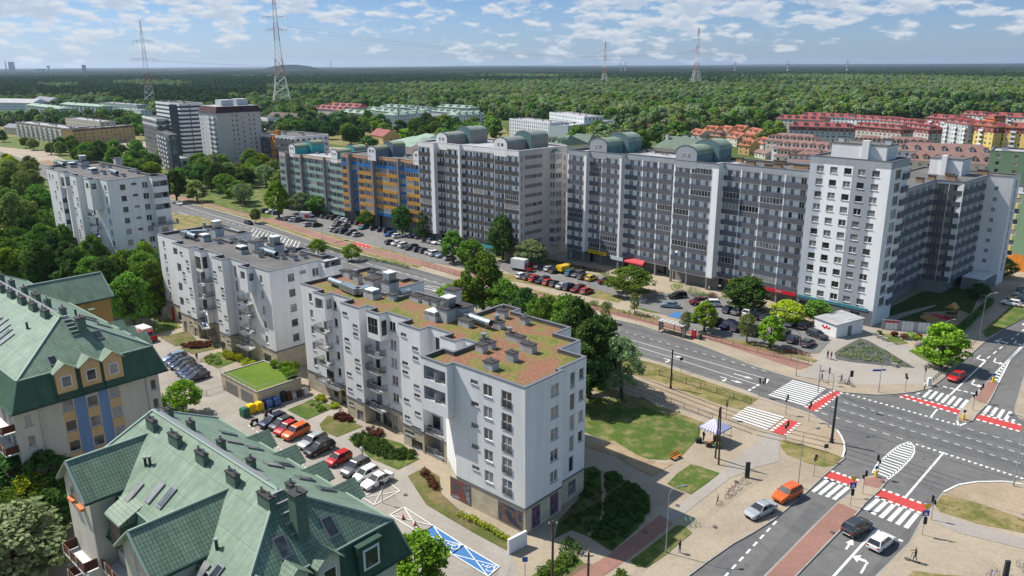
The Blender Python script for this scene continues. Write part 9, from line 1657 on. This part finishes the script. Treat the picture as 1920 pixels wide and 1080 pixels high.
# -- people
skin = mat('skin', (.45, .27, .19), .6, spec=.4); hair = mat('hair', (.03, .02, .015), .8)
CL_ = {k: mat('cloth_'+k, v, .9) for k, v in dict(black=(.02, .02, .024), navy=(.02, .03, .08), blue=(.06, .12, .3), white=(.6, .6, .6), red=(.35, .03, .05), grey=(.15, .15, .16), tan=(.3, .22, .14)).items()}
def person(p, rz, label, top, bot, pose='walk', h=1.72, scooter=False):
 """skeleton with a radius per joint, skinned to one continuous body; clothing by height"""
 k = h/1.72; st = {'walk': .26, 'stand': .05, 'ride': .18}[pose]; J = [(0, 0, .95), (0, 0, 1.15), (.01, 0, 1.36), (.02, 0, 1.46), (.03, 0, 1.52), (.045, 0, 1.62), (.04, 0, 1.70)]; Rr = [(.15, .12), (.14, .11), (.17, .12), (.07, .07), (.06, .06), (.095, .08), (.075, .065)]; E = [(i, i+1) for i in range(6)]
 for s in (-1, 1):
  n = len(J); f = st*s; J += [(0, .09*s, .90), (f*.55+.05, .10*s, .50), (f, .10*s, .09), (f+.13, .11*s, .04)]; Rr += [(.095, .09), (.065, .06), (.042, .042), (.045, .03)]; E += [(0, n), (n, n+1), (n+1, n+2), (n+2, n+3)]
  n = len(J); g_ = -st*s*.9; reach = .28 if pose == 'ride' else 0
  J += [(.01, .19*s, 1.40), (g_*.35+.02+reach*.6, .23*s, 1.14), (g_*.8+.08+reach*1.3, .22*s, .92+reach*.5), (g_*.9+.11+reach*1.45, .215*s, .84+reach*.6)]; Rr += [(.06, .06), (.042, .042), (.032, .032), (.035, .022)]; E += [(2, n), (n, n+1), (n+1, n+2), (n+2, n+3)]
 me = bpy.data.meshes.new('person'); me.from_pydata([(x*k, y*k, z*k) for x, y, z in J], E, []); o = bpy.data.objects.new('person_source', me); COL.objects.link(o); md = o.modifiers.new('skin', 'SKIN'); md.use_smooth_shade = True
 for v, q in zip(me.skin_vertices[0].data, Rr): v.radius = (q[0]*k, q[1]*k)
 me.skin_vertices[0].data[0].use_root = True; sb = o.modifiers.new('sub', 'SUBSURF'); sb.levels = 1; sb.render_levels = 1
 bpy.context.view_layer.update(); me2 = bpy.data.meshes.new_from_object(o.evaluated_get(bpy.context.evaluated_depsgraph_get())); bpy.data.objects.remove(o); me2.materials.clear()
 for m in (skin, top, bot, hair, CL_['black']): me2.materials.append(m)
 for f in me2.polygons:
  c = f.center/k; arm = abs(c.y) > .16 and c.z < 1.0; f.material_index = 0 if c.z > 1.47 and not (c.z > 1.62 or (c.x < .0 and c.z > 1.52)) else 3 if c.z > 1.47 else 0 if arm and c.z < .93+(.2 if pose == 'ride' else 0) and c.z > .6 else 1 if c.z > .94 else 4 if c.z < .1 else 2
 b = bpy.data.objects.new('person', me2); COL.objects.link(b); b.location = p; b.rotation_euler = (0, 0, rz); tag(b, label, 'person')
 return b
person(G(*CN([(1052, 882)])[0], .13), R_(-40), 'person in a dark top and jeans standing by the lamp post near the white block', CL_['black'], CL_['blue'], 'stand')
person(G(*C5([(502, 822)])[0], .13), R_(200), 'man in a white shirt striding past the upper zebra crossing', CL_['white'], CL_['black'])
person(G(*C4([(645, 852)])[0], .14), R_(-60), 'person in dark clothes at the point of the lavender bed', CL_['navy'], CL_['black'], 'stand'); person(G(*C4([(667, 858)])[0], .14), R_(-60), 'person in a red coat beside the one in dark clothes', CL_['red'], CL_['tan'], 'stand')
person(G(*C4([(609, 998)])[0], .13), R_(150), 'pedestrian in navy waiting left of the main road zebra', CL_['navy'], CL_['blue']); 
for i, (x, y, c, l) in enumerate([(745, 1012, 'black', 'cyclist in black at the kerb behind the overhead signal'), (790, 1025, 'white', 'cyclist in a white shirt at the kerb, right of the one in black')]):
 p = G(*C4([(x, y)])[0], .13); bike(p, R_(160-60*i), 'bicycle held by the cyclist in '+('black' if i == 0 else 'the white shirt'), dpole); person(p+Vector((-.15, .42, 0)), R_(160-60*i), l, CL_[c], CL_['black'], 'ride')
p = G(*LR([(1065, 1005)])[0], .13); g = MB(); g.box(-.45, -.07, .1, .4, .07, .15, dpole); g.cyl((.45, 0, .1), (.36, 0, 1.05), .02, .02, 6, dpole); g.cyl((.36, -.25, 1.05), (.36, .25, 1.05), .018, .018, 6, dpole)
for x in (-.5, .47): g.cyl((x, -.03, .1), (x, .03, .1), .1, .1, 12, tyre)
o = g.build('scooter'); o.location = p; o.rotation_euler = (0, 0, R_(150)); tag(o, 'dark kick scooter ridden across the paving at the bottom right', 'scooter'); person(p+Vector((0, 0, .15)), R_(150), 'person in black riding the kick scooter', CL_['black'], CL_['navy'], 'ride')
person(G(*CL([(636, 528)])[0], .14), R_(60), 'person in a white top bending on the courtyard path by the junipers', CL_['white'], CL_['grey']); person(G(*CB([(1300, 325)])[0], .13), R_(200), 'vendor in dark clothes under the striped tent', CL_['black'], CL_['blue'], 'stand'); person(G(*CB([(1190, 362)])[0], .13), R_(30), 'customer in black left of the striped tent', CL_['black'], CL_['black'], 'stand')
person(G(*K4([(1248, 800)])[0], .14), R_(120), 'person in black walking the path below the felt roofed block', CL_['black'], CL_['grey']); person(G(*C3([(1545, 460)])[0], .13), R_(0), 'person in white below the charcoal block', CL_['white'], CL_['tan'], 'stand')
for e in (LP, LPs, TLp):
 for o in [e]+KIDS[e.name]: bpy.data.objects.remove(o)
# -- the air
hz = MB(); hz.box(-24000, -320, -6, 24000, 26500, 165, galv); 
me = bpy.data.meshes.new('haze'); me.from_pydata(hz.v, [], hz.f); hm = bpy.data.materials.new('haze'); hm.use_nodes = True; N = hm.node_tree.nodes; N.clear(); ou = N.new('ShaderNodeOutputMaterial'); pv = N.new('ShaderNodeVolumePrincipled'); pv.inputs['Color'].default_value = (.62, .78, 1, 1); pv.inputs['Density'].default_value = HAZE; pv.inputs['Anisotropy'].default_value = .3; hm.node_tree.links.new(pv.outputs[0], ou.inputs['Volume'])
me.materials.append(hm); o = bpy.data.objects.new('haze', me); COL.objects.link(o); tag(o, 'thin bluish summer haze over the whole landscape', 'haze', kind='stuff')
